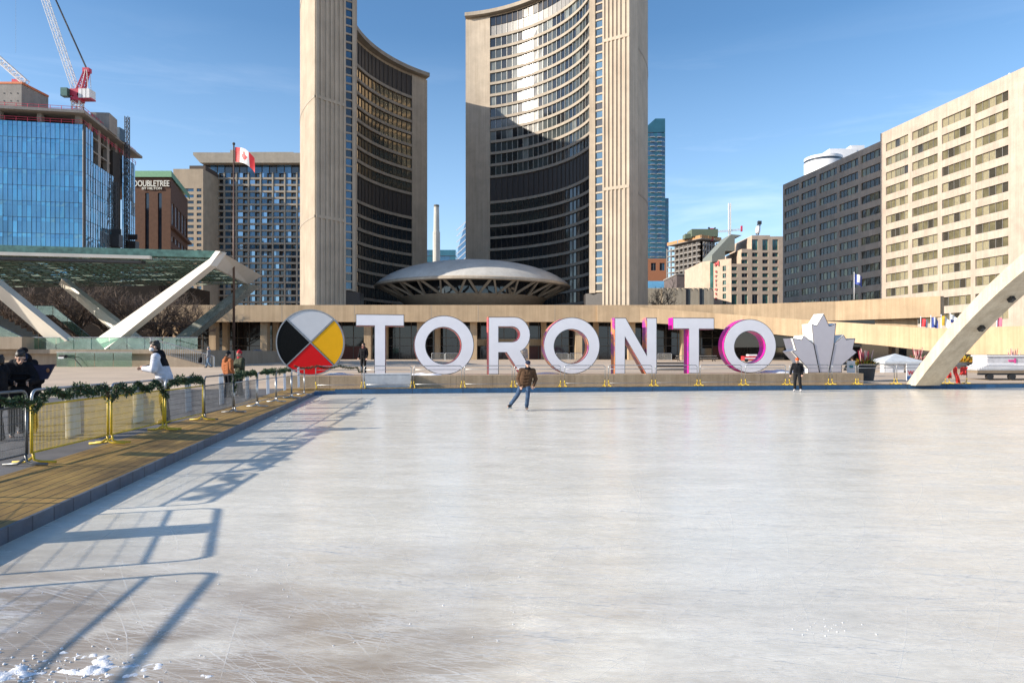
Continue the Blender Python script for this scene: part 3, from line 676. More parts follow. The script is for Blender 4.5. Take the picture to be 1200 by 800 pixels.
labs = {0: ('steel', 'grey steel barrier cut by the left edge of the picture'), 1: ('yellow', 'yellow mesh barrier with a white board near its middle, before the dark clothed group'), 2: ('yellow', 'yellow mesh barrier in front of the man in the white puffer jacket'),
        3: ('mixed', 'narrow yellow-ended barrier just past the man in the white puffer jacket'), 4: ('steel', 'grey barrier with a bare top rail before the person in orange'), 5: ('silver', 'silver barrier past the orange jacketed person, first with steel feet painted yellow'),
        6: ('silver', 'silver barrier halfway between the orange jacketed person and the round disc'), 7: ('silver', 'silver barrier second from the rink corner'), 8: ('silver', 'silver barrier next to the rink corner, below the left rim of the disc')}
widths = 2.28; s0 = 2.15-2.4
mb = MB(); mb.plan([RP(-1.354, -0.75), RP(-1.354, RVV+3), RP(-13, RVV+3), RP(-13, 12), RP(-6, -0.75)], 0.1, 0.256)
structure(mb.build('footpath', mat('matting_and_plaza_shade', (0.105, 0.10, 0.10), 0.8, var=0.35, scale=0.7, bmp=0.2), origin=(0, 0, 0)))  # dark mats, spread wider to stand for big shadows across the plaza
def bar_place(k, off=0.0):
    # the two nearest barriers, out past the corner of the picture, swing in towards the ice
    if k in (-1, -2):
        p0, p1 = {-1: (Vector((-6.72, 7.65)), Vector((-5.86, 5.42))), -2: (Vector((-5.56, 5.12)), Vector((-5.22, 2.9)))}[k]
        dr = (p0-p1).normalized(); return (p0+p1)/2+dr*off, dr
    return bpt(s0+2.4*k+1.2+off), BDIR
for k in range(-2, 9):
    q, bdr = bar_place(k); kind, lab = labs.get(k, ('steel', 'grey steel barrier beside the ice, out past the near left corner'))
    yaw = atan2(bdr.y, bdr.x)
    t = thing('crowd_barrier', lab, 'barrier', (q.x, q.y, 0.158+0.104*max(0, min(1, -RV(q.x, q.y)[0]/1.35))), yaw, GB)
    top = STEEL if kind in ('silver', 'yellow', 'mixed') else STEELD; lowm = {'yellow': YELLOW, 'mixed': YELLOW, 'steel': STEELD, 'silver': STEEL}[kind]
    barrier_parts(t, widths, 1.1, lowm, top, k < 6, YELLOW if kind == 'yellow' else STEELD)
# white boards hung on the barriers
BOARD = mat('white_board', (0.74, 0.75, 0.78), 0.5, var=0.06)
board_labs = {1: 'wide white board hung on the yellow barrier before the dark clothed group', 2: 'white board hung on the yellow barrier under the man in the white puffer jacket', 3: 'white board on the barrier just right of the man in the white puffer jacket',
              4: 'tall white board on the bare-topped grey barrier left of the orange jacket', 5: 'white board on the barrier right of the orange jacketed person', 6: 'white board on the middle silver barrier, third from the rink corner',
              7: 'white board on the silver barrier second from the rink corner', 8: 'narrow white board on the barrier at the rink corner'}
nn = Vector((-BDIR.y, BDIR.x))
for k in range(-2, 9):
    if k in (0, -2): continue
    q, bdr = bar_place(k, 0.1 if k < 3 else 0.35); nn = Vector((-bdr.y, bdr.x)); q = q+nn*0.05
    zb = 0.52
    mb = MB(); wv = 0.44 if k < 3 else 0.36
    a = Vector((q.x, q.y, zb))-Vector((bdr.x, bdr.y, 0))*wv/2
    mb.obox(a, Vector((bdr.x, bdr.y, 0))*wv+Vector((0, 0, 0.02)), Vector((nn.x, nn.y, 0))*0.012, Vector((nn.x*0.02, nn.y*0.02, 0.83)))
    tag(mb.build('white_board', BOARD), board_labs.get(k, 'white board hung on a grey barrier past the near left corner'), 'board', 'white boards hung on the barriers')
nn = Vector((-BDIR.y, BDIR.x))
# far barriers along the sign
far_px = [(370, 424), (427, 482), (485, 541), (544, 600), (603, 657), (661.5, 709), (713, 764), (768, 817), (820.5, 869), (873.5, 920.5), (925, 971), (975, 1003), (1005.5, 1048), (1051, 1108), (1112, 1133)]
far_lab = ['far silver barrier carrying green garland below the round disc', 'far silver barrier in front of the long white box', 'far silver barrier below the first letter O', 'far silver barrier below the letter R, left of the skater', 'far silver barrier right behind the skater in brown',
           'far silver barrier under the second letter O', 'far silver barrier under the letter N', 'far silver barrier under the magenta-sided T', 'far silver barrier left of the last O', 'far silver barrier left of the orange beanie', 'far silver barrier under the left half of the maple leaf',
           'short far silver barrier under the right half of the maple leaf', 'far silver barrier before the big black planter', 'far silver barrier across the foot of the concrete arch', 'short far barrier draped in red cloth']
BV = -0.34
for i, ((a, b_), lab) in enumerate(zip(far_px, far_lab)):
    u0, u1 = UV(a, BV), UV(b_, BV)
    t = thing('crowd_barrier', lab, 'barrier', RP((u0+u1)/2, BV, 0.262), YAW, 'crowd barriers along the far edge of the ice')
    barrier_parts(t, u1-u0, 1.07, YELLOW, STEEL, False, None, True)
    # painted posts only at the bottom: the frame colour carries on above

# ================================================================== evergreen garlands
def garland(label, pts, rad_=0.10, dens=150, seed=1):
    rn = random.Random(seed); mb = MB(); pts = [Vector(p) for p in pts]
    for i in range(len(pts)-1):
        a, b_ = pts[i], pts[i+1]; L = (b_-a).length; n = max(2, int(L*dens))
        for k in range(n):
            p = a.lerp(b_, rn.random()); d = Vector((rn.gauss(0, 1), rn.gauss(0, 1), rn.gauss(0, 1))); d.normalize()
            bulge = 0.72+0.5*sin(p.y*4.3+p.x*4+seed)*sin(p.y*2.1+seed*2)
            c = p+d*rad_*rn.random()**0.6*bulge; s = rn.uniform(0.014, 0.036)
            e1 = (d+Vector((rn.gauss(0, .6), rn.gauss(0, .6), rn.gauss(0, .6)))).normalized(); e2 = e1.orthogonal().normalized()
            e2 = (Matrix.Rotation(rn.random()*6.3, 3, e1) @ e2)
            q = 0.45*s; mb.add([c-e2*q, c+e1*s*0.7-e2*q*0.8, c+e1*s*1.9, c+e1*s*0.7+e2*q*0.8, c+e2*q], [(0, 1, 2, 3, 4)], 0 if rn.random() < 0.62 else 1)
        mb.tube([a, b_], 0.025, 5, 2)
    return tag(mb.build('evergreen_garland', [LEAFD, LEAFL, BARK], fix=False), label, 'garland', 'evergreen garlands on the barriers')
def gl_line(k0, k1, drape=0.05, up=1.34, step=0.16, droop_ends=0.0):
    out_ = []; n = int((k1-k0)*2.4/step)
    for i in range(n+1):
        f = i/n; s = s0+2.4*(k0+(k1-k0)*f); q = bpt(s)-nn*0.03; fr = (k0+(k1-k0)*f) % 1.0
        z = up-drape*1.7*abs(sin(pi*fr*3+k0))-(0.22*max(0, 1-abs(fr-(0 if fr < .5 else 1))*9))
        out_.append((q.x, q.y, z))
    return out_
garland('evergreen garland at the left edge of the picture, before the dark clothed group', gl_line(0.15, 0.97, 0.08), 0.105, 950, 2)
garland('thick evergreen garland along the first yellow barrier', gl_line(1.02, 1.97, 0.06), 0.105, 950, 3)
garland('evergreen garland in front of the man in the white puffer jacket', gl_line(2.03, 3.0, 0.10), 0.105, 950, 4)
garland('evergreen garland bunched right of the man in the white puffer jacket', gl_line(3.05, 3.93, 0.05), 0.105, 950, 5)
q = bpt(s0+2.4*5.0)
garland('evergreen garland right of the orange jacketed person with a hanging end', [(q.x, q.y, 0.82), (q.x, q.y, 1.05), (q.x, q.y, 1.28)]+gl_line(5.08, 5.94, 0.03), 0.105, 950, 6)
garland('evergreen garland on the middle silver barrier', gl_line(6.1, 6.9, 0.03), 0.105, 950, 7)
garland('evergreen garland on the barrier second from the rink corner', gl_line(7.1, 7.85, 0.04), 0.10, 800, 8)
pp = []
for i in range(40):
    f = i/39; px = 345+f*(425-345); u = UV(px, BV); sag = 0.10*abs(sin(f*pi*3)); pp.append(RP(u, BV+0.03, 1.34-sag-(0.25 if f > 0.94 else 0)))
garland('thin evergreen garland strung across the bottom of the round disc', pp, 0.065, 500, 9)
# ================================================================== the two curved towers
def pane_ribbon(mb, c, R, a0, a1, n, z0, z1, rn, lit=0.08, mull=True, mw=0.09, mi_m=3, zsplit=None):
    """flat panes along an arc, each a hair out of true, with upright mullions between"""
    for k in range(n):
        aa, ab = a0+(a1-a0)*k/n, a0+(a1-a0)*(k+1)/n
        j = [rn.uniform(-0.012, 0.012) for _ in range(4)]
        p = [Vector((c[0]+(R+j[i])*cos(q), c[1]+(R+j[i])*sin(q), z)) for i, (q, z) in enumerate(((aa, z0), (ab, z0), (ab, z1), (aa, z1)))]
        r = rn.random(); mb.quad(*p, mi=2 if r < lit else (1 if r < 0.45 else 0))
        if mull:
            q = Vector((cos(aa), sin(aa), 0)); tq = Vector((-sin(aa), cos(aa), 0)); o = Vector((c[0], c[1], z0))+q*(R-0.16)-tq*mw/2
            mb.obox(o, q*0.15, tq*mw, (0, 0, z1-z0), mi_m)
def arc_band(mb, c, r0, r1, a0, a1, n, z0, z1, mi=0):
    A = [a0+(a1-a0)*k/n for k in range(n+1)]
    I = [(c[0]+r0*cos(a), c[1]+r0*sin(a)) for a in A]; O = [(c[0]+r1*cos(a), c[1]+r1*sin(a)) for a in A]
    for k in range(n):
        i0, i1, o0, o1 = I[k], I[k+1], O[k], O[k+1]
        mb.quad((*i0, z0), (*i1, z0), (*i1, z1), (*i0, z1), mi); mb.quad((*o0, z0), (*o1, z0), (*o1, z1), (*o0, z1), mi)
        mb.quad((*i0, z1), (*i1, z1), (*o1, z1), (*o0, z1), mi); mb.quad((*i0, z0), (*i1, z0), (*o1, z0), (*o0, z0), mi)
    for k in (0, n): mb.quad((*I[k], z0), (*O[k], z0), (*O[k], z1), (*I[k], z1), mi)
def city_tower(label, c, R, aF, aG, aN, co, Ro, oF, oN, ztop, rows, bands, mech, joints, endpoly, ends, zfin, louv_top, seed):
    rn = random.Random(seed)
    t = thing('office_tower', label, 'tower', (c[0]+R*cos((aF+aN)/2), c[1]+R*sin((aF+aN)/2), 1.05), 0, 'twin curved city hall towers')
    npan = int(abs(aN-aG)*R/1.72)
    # shell: outer wall with fine upright grooves, blank backs, top
    A = [oF+(oN-oF)*k/120 for k in range(121)]; out_ = []
    for k, a in enumerate(A[:-1]):
        b_ = A[k+1]; g = 0.07/Ro*(1 if b_ > a else -1)
        out_ += [(co[0]+Ro*cos(a+g), co[1]+Ro*sin(a+g)), (co[0]+Ro*cos(b_-g), co[1]+Ro*sin(b_-g)), (co[0]+(Ro-0.09)*cos(b_-g), co[1]+(Ro-0.09)*sin(b_-g)), (co[0]+(Ro-0.09)*cos(b_+g), co[1]+(Ro-0.09)*sin(b_+g))]
    mb = MB(); mb.wallstrip(out_, 1.05, ztop)
    # wall between the two arcs at the far end, and the body right behind the glass
    body = [(c[0]+(R+0.25)*cos(aF+(aN-aF)*k/60), c[1]+(R+0.25)*sin(aF+(aN-aF)*k/60)) for k in range(61)]
    mb.wallstrip([body[0], out_[0]], 1.05, ztop); mb.wallstrip(body, 1.05, ztop)
    mb.build('shell_wall', TOWER, t, fix=False)
    for zj in joints:
        mb = MB(); arc_band(mb, co, Ro-0.05, Ro+0.06, oF, oN, 60, zj-0.22, zj+0.22); mb.build('wall_joint', TOWER_D, t)
    mb = MB(); arc_band(mb, c, R-0.35, R+0.2, aF, aG, 10, 1.05, ztop-0.8); mb.build('end_panel', TOWER, t)
    # roof with its overhang on the hollow side
    nI = 60; I = [(c[0]+(R-1.6)*cos(aF+(aN-aF)*k/nI), c[1]+(R-1.6)*sin(aF+(aN-aF)*k/nI)) for k in range(nI+1)]; O = [(co[0]+(Ro-0.1)*cos(oF+(oN-oF)*k/nI), co[1]+(Ro-0.1)*sin(oF+(oN-oF)*k/nI)) for k in range(nI+1)]
    mb = MB()
    for k in range(nI):
        for z in (ztop-0.15, ztop+0.85): mb.quad((*I[k], z), (*I[k+1], z), (*O[k+1], z), (*O[k], z))
        for Q in (I, O): mb.quad((*Q[k], ztop-0.15), (*Q[k+1], ztop-0.15), (*Q[k+1], ztop+0.85), (*Q[k], ztop+0.85))
    for k in (0, nI): mb.quad((*I[k], ztop-0.15), (*O[k], ztop-0.15), (*O[k], ztop+0.85), (*I[k], ztop+0.85))
    mb.build('roof', TOWER_D, t)
    for z in bands:
        mb = MB(); arc_band(mb, c, R-0.42, R+0.1, aG, aN, 48, z-0.36, z+0.36); mb.build('floor_band', TOWER_D, t)
    for z0, z1, kind in rows:
        mb = MB()
        if kind == 'louvre':
            pane_ribbon(mb, c, R, aG, aN, npan, z0, z1, rn, 0.0); o = mb.build('louvre_band', [LOUV, LOUV, LOUV, MULL_D], t)
        elif kind == 'spandrel':
            pane_ribbon(mb, c, R-0.06, aG, aN, npan, z0, z1, rn, 0.0); o = mb.build('spandrel_band', [SPAN, SPAN, SPAN, MULL], t)
        else:
            pane_ribbon(mb, c, R, aG, aN, npan, z0, z1, rn, 0.07 if kind == 'glass' else 0.0); o = mb.build('window_band', [GL_A if kind == 'glass' else GL_B, GL_B, GL_C if kind == 'glass' else GL_B, MULL if kind == 'glass' else MULL_D] if kind != 'mixed' else [GL_W, GL_W, GL_W, MULL_D], t)
    # the near end: fin, stair window, ribbed wall
    f0, f1, s1, r0, corner = endpoly
    mb = MB(); inward = Vector((0, 1, 0))*4
    mb.plan([f0, f1, (f1[0], f1[1]+4), (f0[0]+ends*0.8, f0[1]+5)], zfin, ztop+0.8); mb.build('fin_wall', TOWER, t)
    mb = MB(); a, b_ = Vector((*f1, 0)), Vector((*s1, 0)); dd = (b_-a); L = dd.length; dd.normalize(); nv_ = int((ztop-zfin)/1.66)
    for k in range(nv_):
        z0 = zfin+0.3+k*1.66; kk = k % 2
        mb.quad(a+Vector((0, 0.35, z0+0.18)), b_+Vector((0, 0.35, z0+0.18)), b_+Vector((0, 0.35, z0+1.5)), a+Vector((0, 0.35, z0+1.5)), 0 if rn.random() < 0.6 else 1)
        mb.obox(a+Vector((0, 0.14, z0-0.16)), b_-a, Vector((0, 0.25, 0)), (0, 0, 0.33), 2)
    mb.build('stair_window', [BLUEW, DKG, TOWER], t)
    mb = MB(); a, b_ = Vector((*r0, 0)), Vector((*corner, 0)); d = b_-a; L = d.length; d.normalize(); nrm = Vector((d.y, -d.x, 0))
    if nrm.y > 0: nrm = -nrm
    # ribs: narrow proud fins over a plain wall, a broad flat pier at the corner
    back = Vector((2.2*ends, 3.2, 0)); mb.plan([a, b_, b_+back, a+back], 1.05, ztop+0.8)
    nr = 5; pier = L*0.24; pitch = (L-pier)/nr
    for k in range(nr):
        q = a+d*(k*pitch+0.0); mb.obox(q+nrm*0.0+Vector((0, 0, 1.05)), d*pitch*0.42, nrm*0.24, (0, 0, ztop-1.05))
    mb.obox(b_-d*pier*0.92+Vector((0, 0, 1.05)), d*pier*0.30, nrm*0.22, (0, 0, ztop-1.05)); mb.obox(b_-d*pier*0.36+Vector((0, 0, 1.05)), d*pier*0.36, nrm*0.2, (0, 0, ztop-1.05))
    mb.build('ribbed_wall', TOWER, t)
    for zj in joints:
        mb = MB(); mb.obox(a-nrm*0.1+Vector((0, 0, zj-0.3)), d*L, nrm*0.36, (0, 0, 0.6)); mb.build('wall_joint', TOWER, t)
    # dark recess and ring beam under the fin
    mb = MB(); mb.plan([(f0[0]-ends*0.6, f0[1]+1.2), (s1[0], s1[1]+0.4), (s1[0], s1[1]+4), (f0[0]-ends*0.6, f0[1]+5)], 1.05, zfin-0.02); mb.build('recess_wall', LOUV, t)
    return t
rows = [(95.95, 98.6, 'dark'), (92.95, 95.75, 'spandrel')]; bands = [92.6-3.33*k for k in range(13)]
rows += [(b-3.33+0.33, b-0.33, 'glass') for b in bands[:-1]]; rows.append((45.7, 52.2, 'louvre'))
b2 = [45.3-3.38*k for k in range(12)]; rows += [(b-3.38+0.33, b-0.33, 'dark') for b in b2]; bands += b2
d_ = rad
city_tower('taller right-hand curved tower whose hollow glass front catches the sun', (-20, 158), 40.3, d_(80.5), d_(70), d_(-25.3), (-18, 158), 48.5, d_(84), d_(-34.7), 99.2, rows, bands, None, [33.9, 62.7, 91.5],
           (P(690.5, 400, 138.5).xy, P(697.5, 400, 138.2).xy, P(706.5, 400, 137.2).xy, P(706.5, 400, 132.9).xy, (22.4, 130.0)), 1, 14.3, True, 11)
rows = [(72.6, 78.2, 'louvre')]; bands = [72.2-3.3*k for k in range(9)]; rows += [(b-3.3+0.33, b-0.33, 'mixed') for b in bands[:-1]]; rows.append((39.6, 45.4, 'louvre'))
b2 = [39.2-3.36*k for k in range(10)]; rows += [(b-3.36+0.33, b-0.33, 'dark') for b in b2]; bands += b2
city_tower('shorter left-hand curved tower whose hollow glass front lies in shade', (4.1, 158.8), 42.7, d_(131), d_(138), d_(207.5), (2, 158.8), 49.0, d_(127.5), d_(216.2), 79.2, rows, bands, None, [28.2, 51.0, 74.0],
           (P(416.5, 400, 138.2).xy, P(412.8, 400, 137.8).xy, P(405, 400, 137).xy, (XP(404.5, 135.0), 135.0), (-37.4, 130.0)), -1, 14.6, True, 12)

# ================================================================== the council chamber
CC = (-9.0, 158.0)
DOMEM = concrete('dome_membrane', (0.60, 0.58, 0.54), 0.25, 0.3, 0.75, 0.1)
t = thing('council_chamber', 'low saucer-shaped building with a pale domed roof between the two towers', 'saucer building', (*CC, 9.9))
prof = [(0.0, 23.3)]+[(22.0*sin(a), 17.6+5.7*(cos(a*1.0)-cos(1.25))/(1-cos(1.25))) for a in [1.25*k/14 for k in range(1, 15)]]
sc_ = 22.2/prof[-1][0]; prof = [(r*sc_, z) for r, z in prof]
MB().lathe(prof, (*CC, 0), 96).build('dome_roof', DOMEM, t, True)
MB().lathe([(22.2, 17.62), (22.45, 17.4), (22.45, 17.0), (22.0, 16.85), (20.8, 16.95), (20.8, 17.6)], (*CC, 0), 96).build('rim', TOWER, t, True, sharp=40)
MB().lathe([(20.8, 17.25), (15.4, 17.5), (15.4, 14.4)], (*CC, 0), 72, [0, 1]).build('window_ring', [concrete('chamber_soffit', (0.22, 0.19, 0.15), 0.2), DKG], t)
MB().lathe([(15.2, 14.7), (16.9, 14.6), (16.7, 14.1), (14.6, 12.2), (11.0, 10.6), (8.0, 9.6)], (*CC, 0), 72).build('bowl', concrete('bowl_concrete', (0.30, 0.235, 0.17), 0.4, 0.5), t, True, sharp=40)
for k in range(26):
    a = 2*pi*k/26; h = pi/26*0.86
    q = lambda a, r, z: Vector((CC[0]+r*cos(a), CC[1]+r*sin(a), z))
    mb = MB()
    for s in (-1, 1): mb.beam(q(a, 16.4, 14.4), q(a+s*h, 21.3, 17.0), 0.34, 0.42)
    mb.build('strut', TOWER_D, t)

# ================================================================== podium, upper walkway and ramp
pod = thing('city_hall_podium', 'long low concrete podium with columns and dark glass under its parapet', 'podium', (-12, 112, 1.05))
D0 = 110.0; X0, X1 = XP(168, D0), 22.0; ZB, ZT = ZP(377, D0), ZP(357.3, D0)
def band_section(mb, pl, mi=0, thick=0.8):
    """pl: list of (x, y, zb, zt) along a wall; makes an upright slab of that thickness behind it"""
    n = len(pl)
    for i in range(n-1):
        a, b_ = pl[i], pl[i+1]; d = Vector((b_[0]-a[0], b_[1]-a[1], 0)).normalized(); bk = Vector((-d.y, d.x, 0))*thick
        A0, A1, B0, B1 = Vector((a[0], a[1], a[2])), Vector((a[0], a[1], a[3])), Vector((b_[0], b_[1], b_[2])), Vector((b_[0], b_[1], b_[3]))
        mb.quad(A0, B0, B1, A1, mi); mb.quad(A0+bk, B0+bk, B1+bk, A1+bk, mi); mb.quad(A1, B1, B1+bk, A1+bk, mi); mb.quad(A0, B0, B0+bk, A0+bk, mi)
        if i == 0: mb.quad(A0, A1, A1+bk, A0+bk, mi)
        if i == n-2: mb.quad(B0, B1, B1+bk, B0+bk, mi)
    return mb
mb = MB(); mb.loops([[(X0, ZB), (X1, ZB), (X1, ZT), (XP(187, D0), ZT)]], lambda a, z, d: Vector((a, D0+d, z)), 0, 1.2); mb.build('parapet', CONC, pod)
mb = MB(); mb.obox((X0+1, D0+1.21, ZB+0.35), (X1-X0+40, 0, 0), (0, 100, 0), (0, 0, 2.0)); mb.build('roof', GREY, pod)
for px in [330+0, 415, 505, 560, 650, 720]:   # thin upright joints in the parapet
    mb = MB(); x = XP(px, D0); mb.obox((x, D0-0.012, ZB+0.01), (0.07, 0, 0), (0, 0.03, 0), (0, 0, ZT-ZB-0.02)); mb.build('parapet_joint', TOWER_D, pod)
for px in [190, 250, 310, 370, 431, 493, 555, 616, 678, 740, 802]:
    x = XP(px, 111.8); mb = MB(); mb.plan([(x-0.55, 111.4), (x+0.55, 111.4), (x+0.55, 112.8), (x-0.55, 112.8)], 0.9, ZB+0.3); mb.build('column', CONC, pod)
for px in [207, 265, 324, 452, 513, 575, 637, 698, 760]:
    x = XP(px, 116); mb = MB(); mb.plan([(x-0.45, 115.5), (x+0.45, 115.5), (x+0.45, 116.4), (x-0.45, 116.4)], 0.9, ZB+0.3); mb.build('inner_column', CONC, pod)
rn = random.Random(5); xs = X0+4; k = 0
GDARK = glass_opaque('podium_glass', (0.018, 0.018, 0.020), 0.05, 0.7)
while xs < 52:
    mb = MB(); y = 118.0
    for i in range(4):
        x = xs+i*2.0; mb.quad((x, y, 1.0), (x+2, y, 1.0), (x+2, y, ZB+0.4), (x, y, ZB+0.4), 0)
        mb.obox((x-0.06, y-0.12, 1.0), (0.12, 0, 0), (0, 0.11, 0), (0, 0, ZB-0.6), 1)
    for z in (3.3, 4.7): mb.obox((xs, y-0.10, z), (8, 0, 0), (0, 0.085, 0), (0, 0, 0.10), 1)
    if k % 4 == 3: mb.obox((xs+2.1, y-0.06, 1.05), (3.8, 0, 0), (0, 0.03, 0), (0, 0, 2.2), 2)
    mb.build('glass_bay', [GDARK, MULL_D, mat('red_brown_door', (0.12, 0.03, 0.02), 0.5) if 'red_brown_door' not in MATS else MATS['red_brown_door']], pod)
    xs += 8.0; k += 1
mb = MB(); mb.obox((-9, 117.0, 3.4), (14, 0, 0), (0, 0.8, 0), (0, 0, 1.1)); mb.build('mezzanine_edge', CONC, pod)
# upper walkway beyond the podium, turning towards the square on the right
up = thing('upper_walkway', 'raised concrete walkway wall climbing towards the right above a dark glazed slot', 'walkway', (45, 103, 7))
pl = []
for px, yb, yt, d in [(700, 377, 357.3, 109.9), (760, 377.3, 357.4, 109.7), (860, 377, 356.8, 107.5), (979, 375.7, 353.0, 102.5), (1040, 373.6, 349.6, 98.6), (1102, 371.2, 346.8, 94.5)]:
    pl.append((XP(px, d), d, ZP(yb, d), ZP(yt, d)))
mb = MB(); band_section(mb, pl, 0, 0.8); e = pl[-1]; mb.obox((e[0]-0.0, e[1]+0.01, e[2]), (0.7, 0.3, 0), (1.5, 14, 0), (0, 0, e[3]-e[2])); mb.build('parapet', CONC, up)
mb = MB(); a, b_ = pl[2], pl[-1]; mb.quad((a[0], a[1]+3, 3.0), (b_[0]-2.0, b_[1]+4, 3.0), (b_[0]-2.0, b_[1]+4, 8.6), (a[0], a[1]+3, 8.6)); mb.build('glass_wall', GDARK, up)
for f in (0.35, 0.5, 0.62, 0.74):
    x, y = a[0]+(b_[0]-a[0])*f, a[1]+3+(b_[1]-a[1]+1)*f; mb = MB(); mb.box((x, y-0.2, 6.5), (0.2, 0.2, 4.2)); mb.build('mullion', MULL_D, up)
mb = MB(); x, y = a[0]+(b_[0]-a[0])*0.86, a[1]+2.2+(b_[1]-a[1]+1)*0.86; mb.box((x, y, 6.7), (5.4, 0.6, 3.0), atan2(b_[1]-a[1], b_[0]-a[0])); mb.build('blank_panel', CONC, up)
rp = thing('curved_ramp', 'long curving concrete ramp wall sweeping down to the right behind the maple leaf and arch', 'ramp', (45, 88, 2))
pl = []
for px, yb, yt, d in [(700, 377, 357.8, 109.6), (750, 377.5, 360, 109.2), (800, 380.6, 364.0, 107.5), (838, 384.6, 367, 106), (907, 391.6, 372, 102.0), (979, 399.4, 377, 97), (1040, 405.4, 381.0, 90.5), (1088, 411, 384.4, 84), (1107, 412.6, 384.6, 81), (1150, 416.0, 383.2, 75), (1200, 419.8, 381.8, 69), (1260, 423, 380.4, 62.5), (1400, 428, 377, 52)]:
    pl.append((XP(px, d), d, ZP(yb, d), ZP(yt, d)))
mb = MB(); band_section(mb, pl, 0, 0.7); mb.build('parapet', CONC, rp)
mb = MB(); pl2 = [(p[0]+0.5, p[1]+0.72, p[2]+0.1, p[2]+0.6) for p in pl]; band_section(mb, pl2, 0, 5.0); mb.build('deck', GREY, rp)
mb = MB(); q0, q1, q2 = P(880, 400, 108), P(1110, 410, 90), P(1400, 410, 62); 
for a, b_ in ((q0, q1), (q1, q2)): mb.quad((a.x+1.5, a.y+5, 0.9), (b_.x+1.5, b_.y+5, 0.9), (b_.x+1.5, b_.y+5, 4.4), (a.x+1.5, a.y+5, 4.4))
mb.build('undercroft_glass', GDARK, rp)
for px, d in [(905, 106), (950, 104), (1000, 100), (1050, 95), (1100, 88)]:
    x = XP(px, d); mb = MB(); mb.box((x, d+1, 2.6), (0.5, 0.9, 3.6)); mb.build('pier', MULL_D, rp)

# ================================================================== buildings behind: helpers
def facade(mb, O, D, U, Z0, Z1, cols, rows, depth=0.25, mi=0, out=None):
    """wall rectangle from O along D, with recessed openings (cols x rows); returns the opening rectangles"""
    O = Vector((O[0], O[1], 0)); D = Vector((D[0], D[1], 0)).normalized(); Nn = Vector((D.y, -D.x, 0)) if out is None else Vector((*out, 0)).normalized()
    q = lambda u, z, o=0.0: O+D*u+Vector((0, 0, z))-Nn*o
    us = sorted({0.0, U, *[c for cc in cols for c in cc]}); zs = sorted({Z0, Z1, *[r for rr in rows for r in rr]})
    open_ = []
    for i in range(len(us)-1):
        for j in range(len(zs)-1):
            um, zm = (us[i]+us[i+1])/2, (zs[j]+zs[j+1])/2
            if any(a < um < b for a, b in cols) and any(a < zm < b for a, b in rows):
                a, b, c, d = us[i], us[i+1], zs[j], zs[j+1]
                mb.quad(q(a, c), q(b, c), q(b, c, depth), q(a, c, depth), mi); mb.quad(q(a, d), q(b, d), q(b, d, depth), q(a, d, depth), mi)
                mb.quad(q(a, c), q(a, d), q(a, d, depth), q(a, c, depth), mi); mb.quad(q(b, c), q(b, d), q(b, d, depth), q(b, c, depth), mi)
                open_.append((a, b, c, d))
            else: mb.quad(q(us[i], zs[j]), q(us[i+1], zs[j]), q(us[i+1], zs[j+1]), q(us[i], zs[j+1]), mi)
    return q, open_
def window_mb(q, rect, depth, panes, rn, weights=(0, 0, 1), fr=0.07, mi_f=3, jit=0.02):
    a, b, c, d = rect; mb = MB()
    for k in range(panes):
        u0, u1 = a+(b-a)*k/panes, a+(b-a)*(k+1)/panes; j = [depth+rn.uniform(-jit, jit) for _ in range(4)]
        mb.quad(q(u0, c, j[0]), q(u1, c, j[1]), q(u1, d, j[2]), q(u0, d, j[3]), rn.choice(weights))
        if k: 
            o = q(u0-fr/2, c, depth-0.03); mb.obox(o, q(u0+fr/2, c, depth-0.03)-o, q(u0-fr/2, c, depth-0.1)-o, (0, 0, d-c), mi_f)
    o = q(a, c, depth-0.03); mb.obox(o, q(b, c, depth-0.03)-o, q(a, c, depth-0.1)-o, (0, 0, fr), mi_f)
    return mb
def windows(t, q, rects, depth, panes, mats, rn, weights=(0, 0, 1), limit=100, fr=0.07, jit=0.02):
    for k, r in enumerate(rects[:limit]): window_mb(q, r, depth, panes, rn, weights, fr, 3, jit).build('window', mats, t, fix=False)
    if len(rects) > limit:
        mb = MB()
        for r in rects[limit:]:
            w_ = window_mb(q, r, depth, panes, rn, weights, fr, 3, jit); mb.add(w_.v, w_.f, w_.m)
        tag(mb.build('window', mats, t, fix=False), kind='stuff')
def px_cols(O, D, pxs):
    """distances along a wall line at which picture columns fall"""
    out_ = []
    for px in pxs:
        k = (px-600)/F; s = (k*O[1]-O[0])/(D[0]-k*D[1]); out_.append(s)
    return out_

# --- the long court house on the right: one wall, half of it in the tower's shadow
A = Vector((73.8, 186.0)); B = Vector((80.0, 146.6)); C_ = Vector((88.5, 92.0)); D1 = (B-A).normalized()
rn = random.Random(21)
t = thing('office_building', 'long beige office block at the right edge, its far half in shade', 'office block', (84, 140, 1))
LA = (B-A).length; zt = 49.2
c_left = [740+x/2.606 for x in (467, 511, 518, 564, 573, 627, 634, 692, 700, 766)]; s = px_cols(A, D1, c_left); colsL = [(s[i], s[i+1]) for i in range(0, 10, 2)]
rowsz = [(45.7-3.08*k-0.85, 45.7-3.08*k+0.85) for k in range(14)]
mb = MB(); qL, opL = facade(mb, A, D1, LA-0.02, 1.0, zt-1.2, colsL, rowsz, 0.3, 0, (-D1.y*-1, D1.x*-1) if False else (-1, -0.16)); 
B2 = B+Vector((-0.9, 0.0)); D2 = (C_-B).normalized()
c_right = [740+x/2.606 for x in (777, 845, 857, 935, 948, 1036, 1050, 1151)]+[1200, 1262]; s = px_cols(B2, D2, c_right); colsR = [(s[i], s[i+1]) for i in range(0, 10, 2)]
LR = (C_-B).length
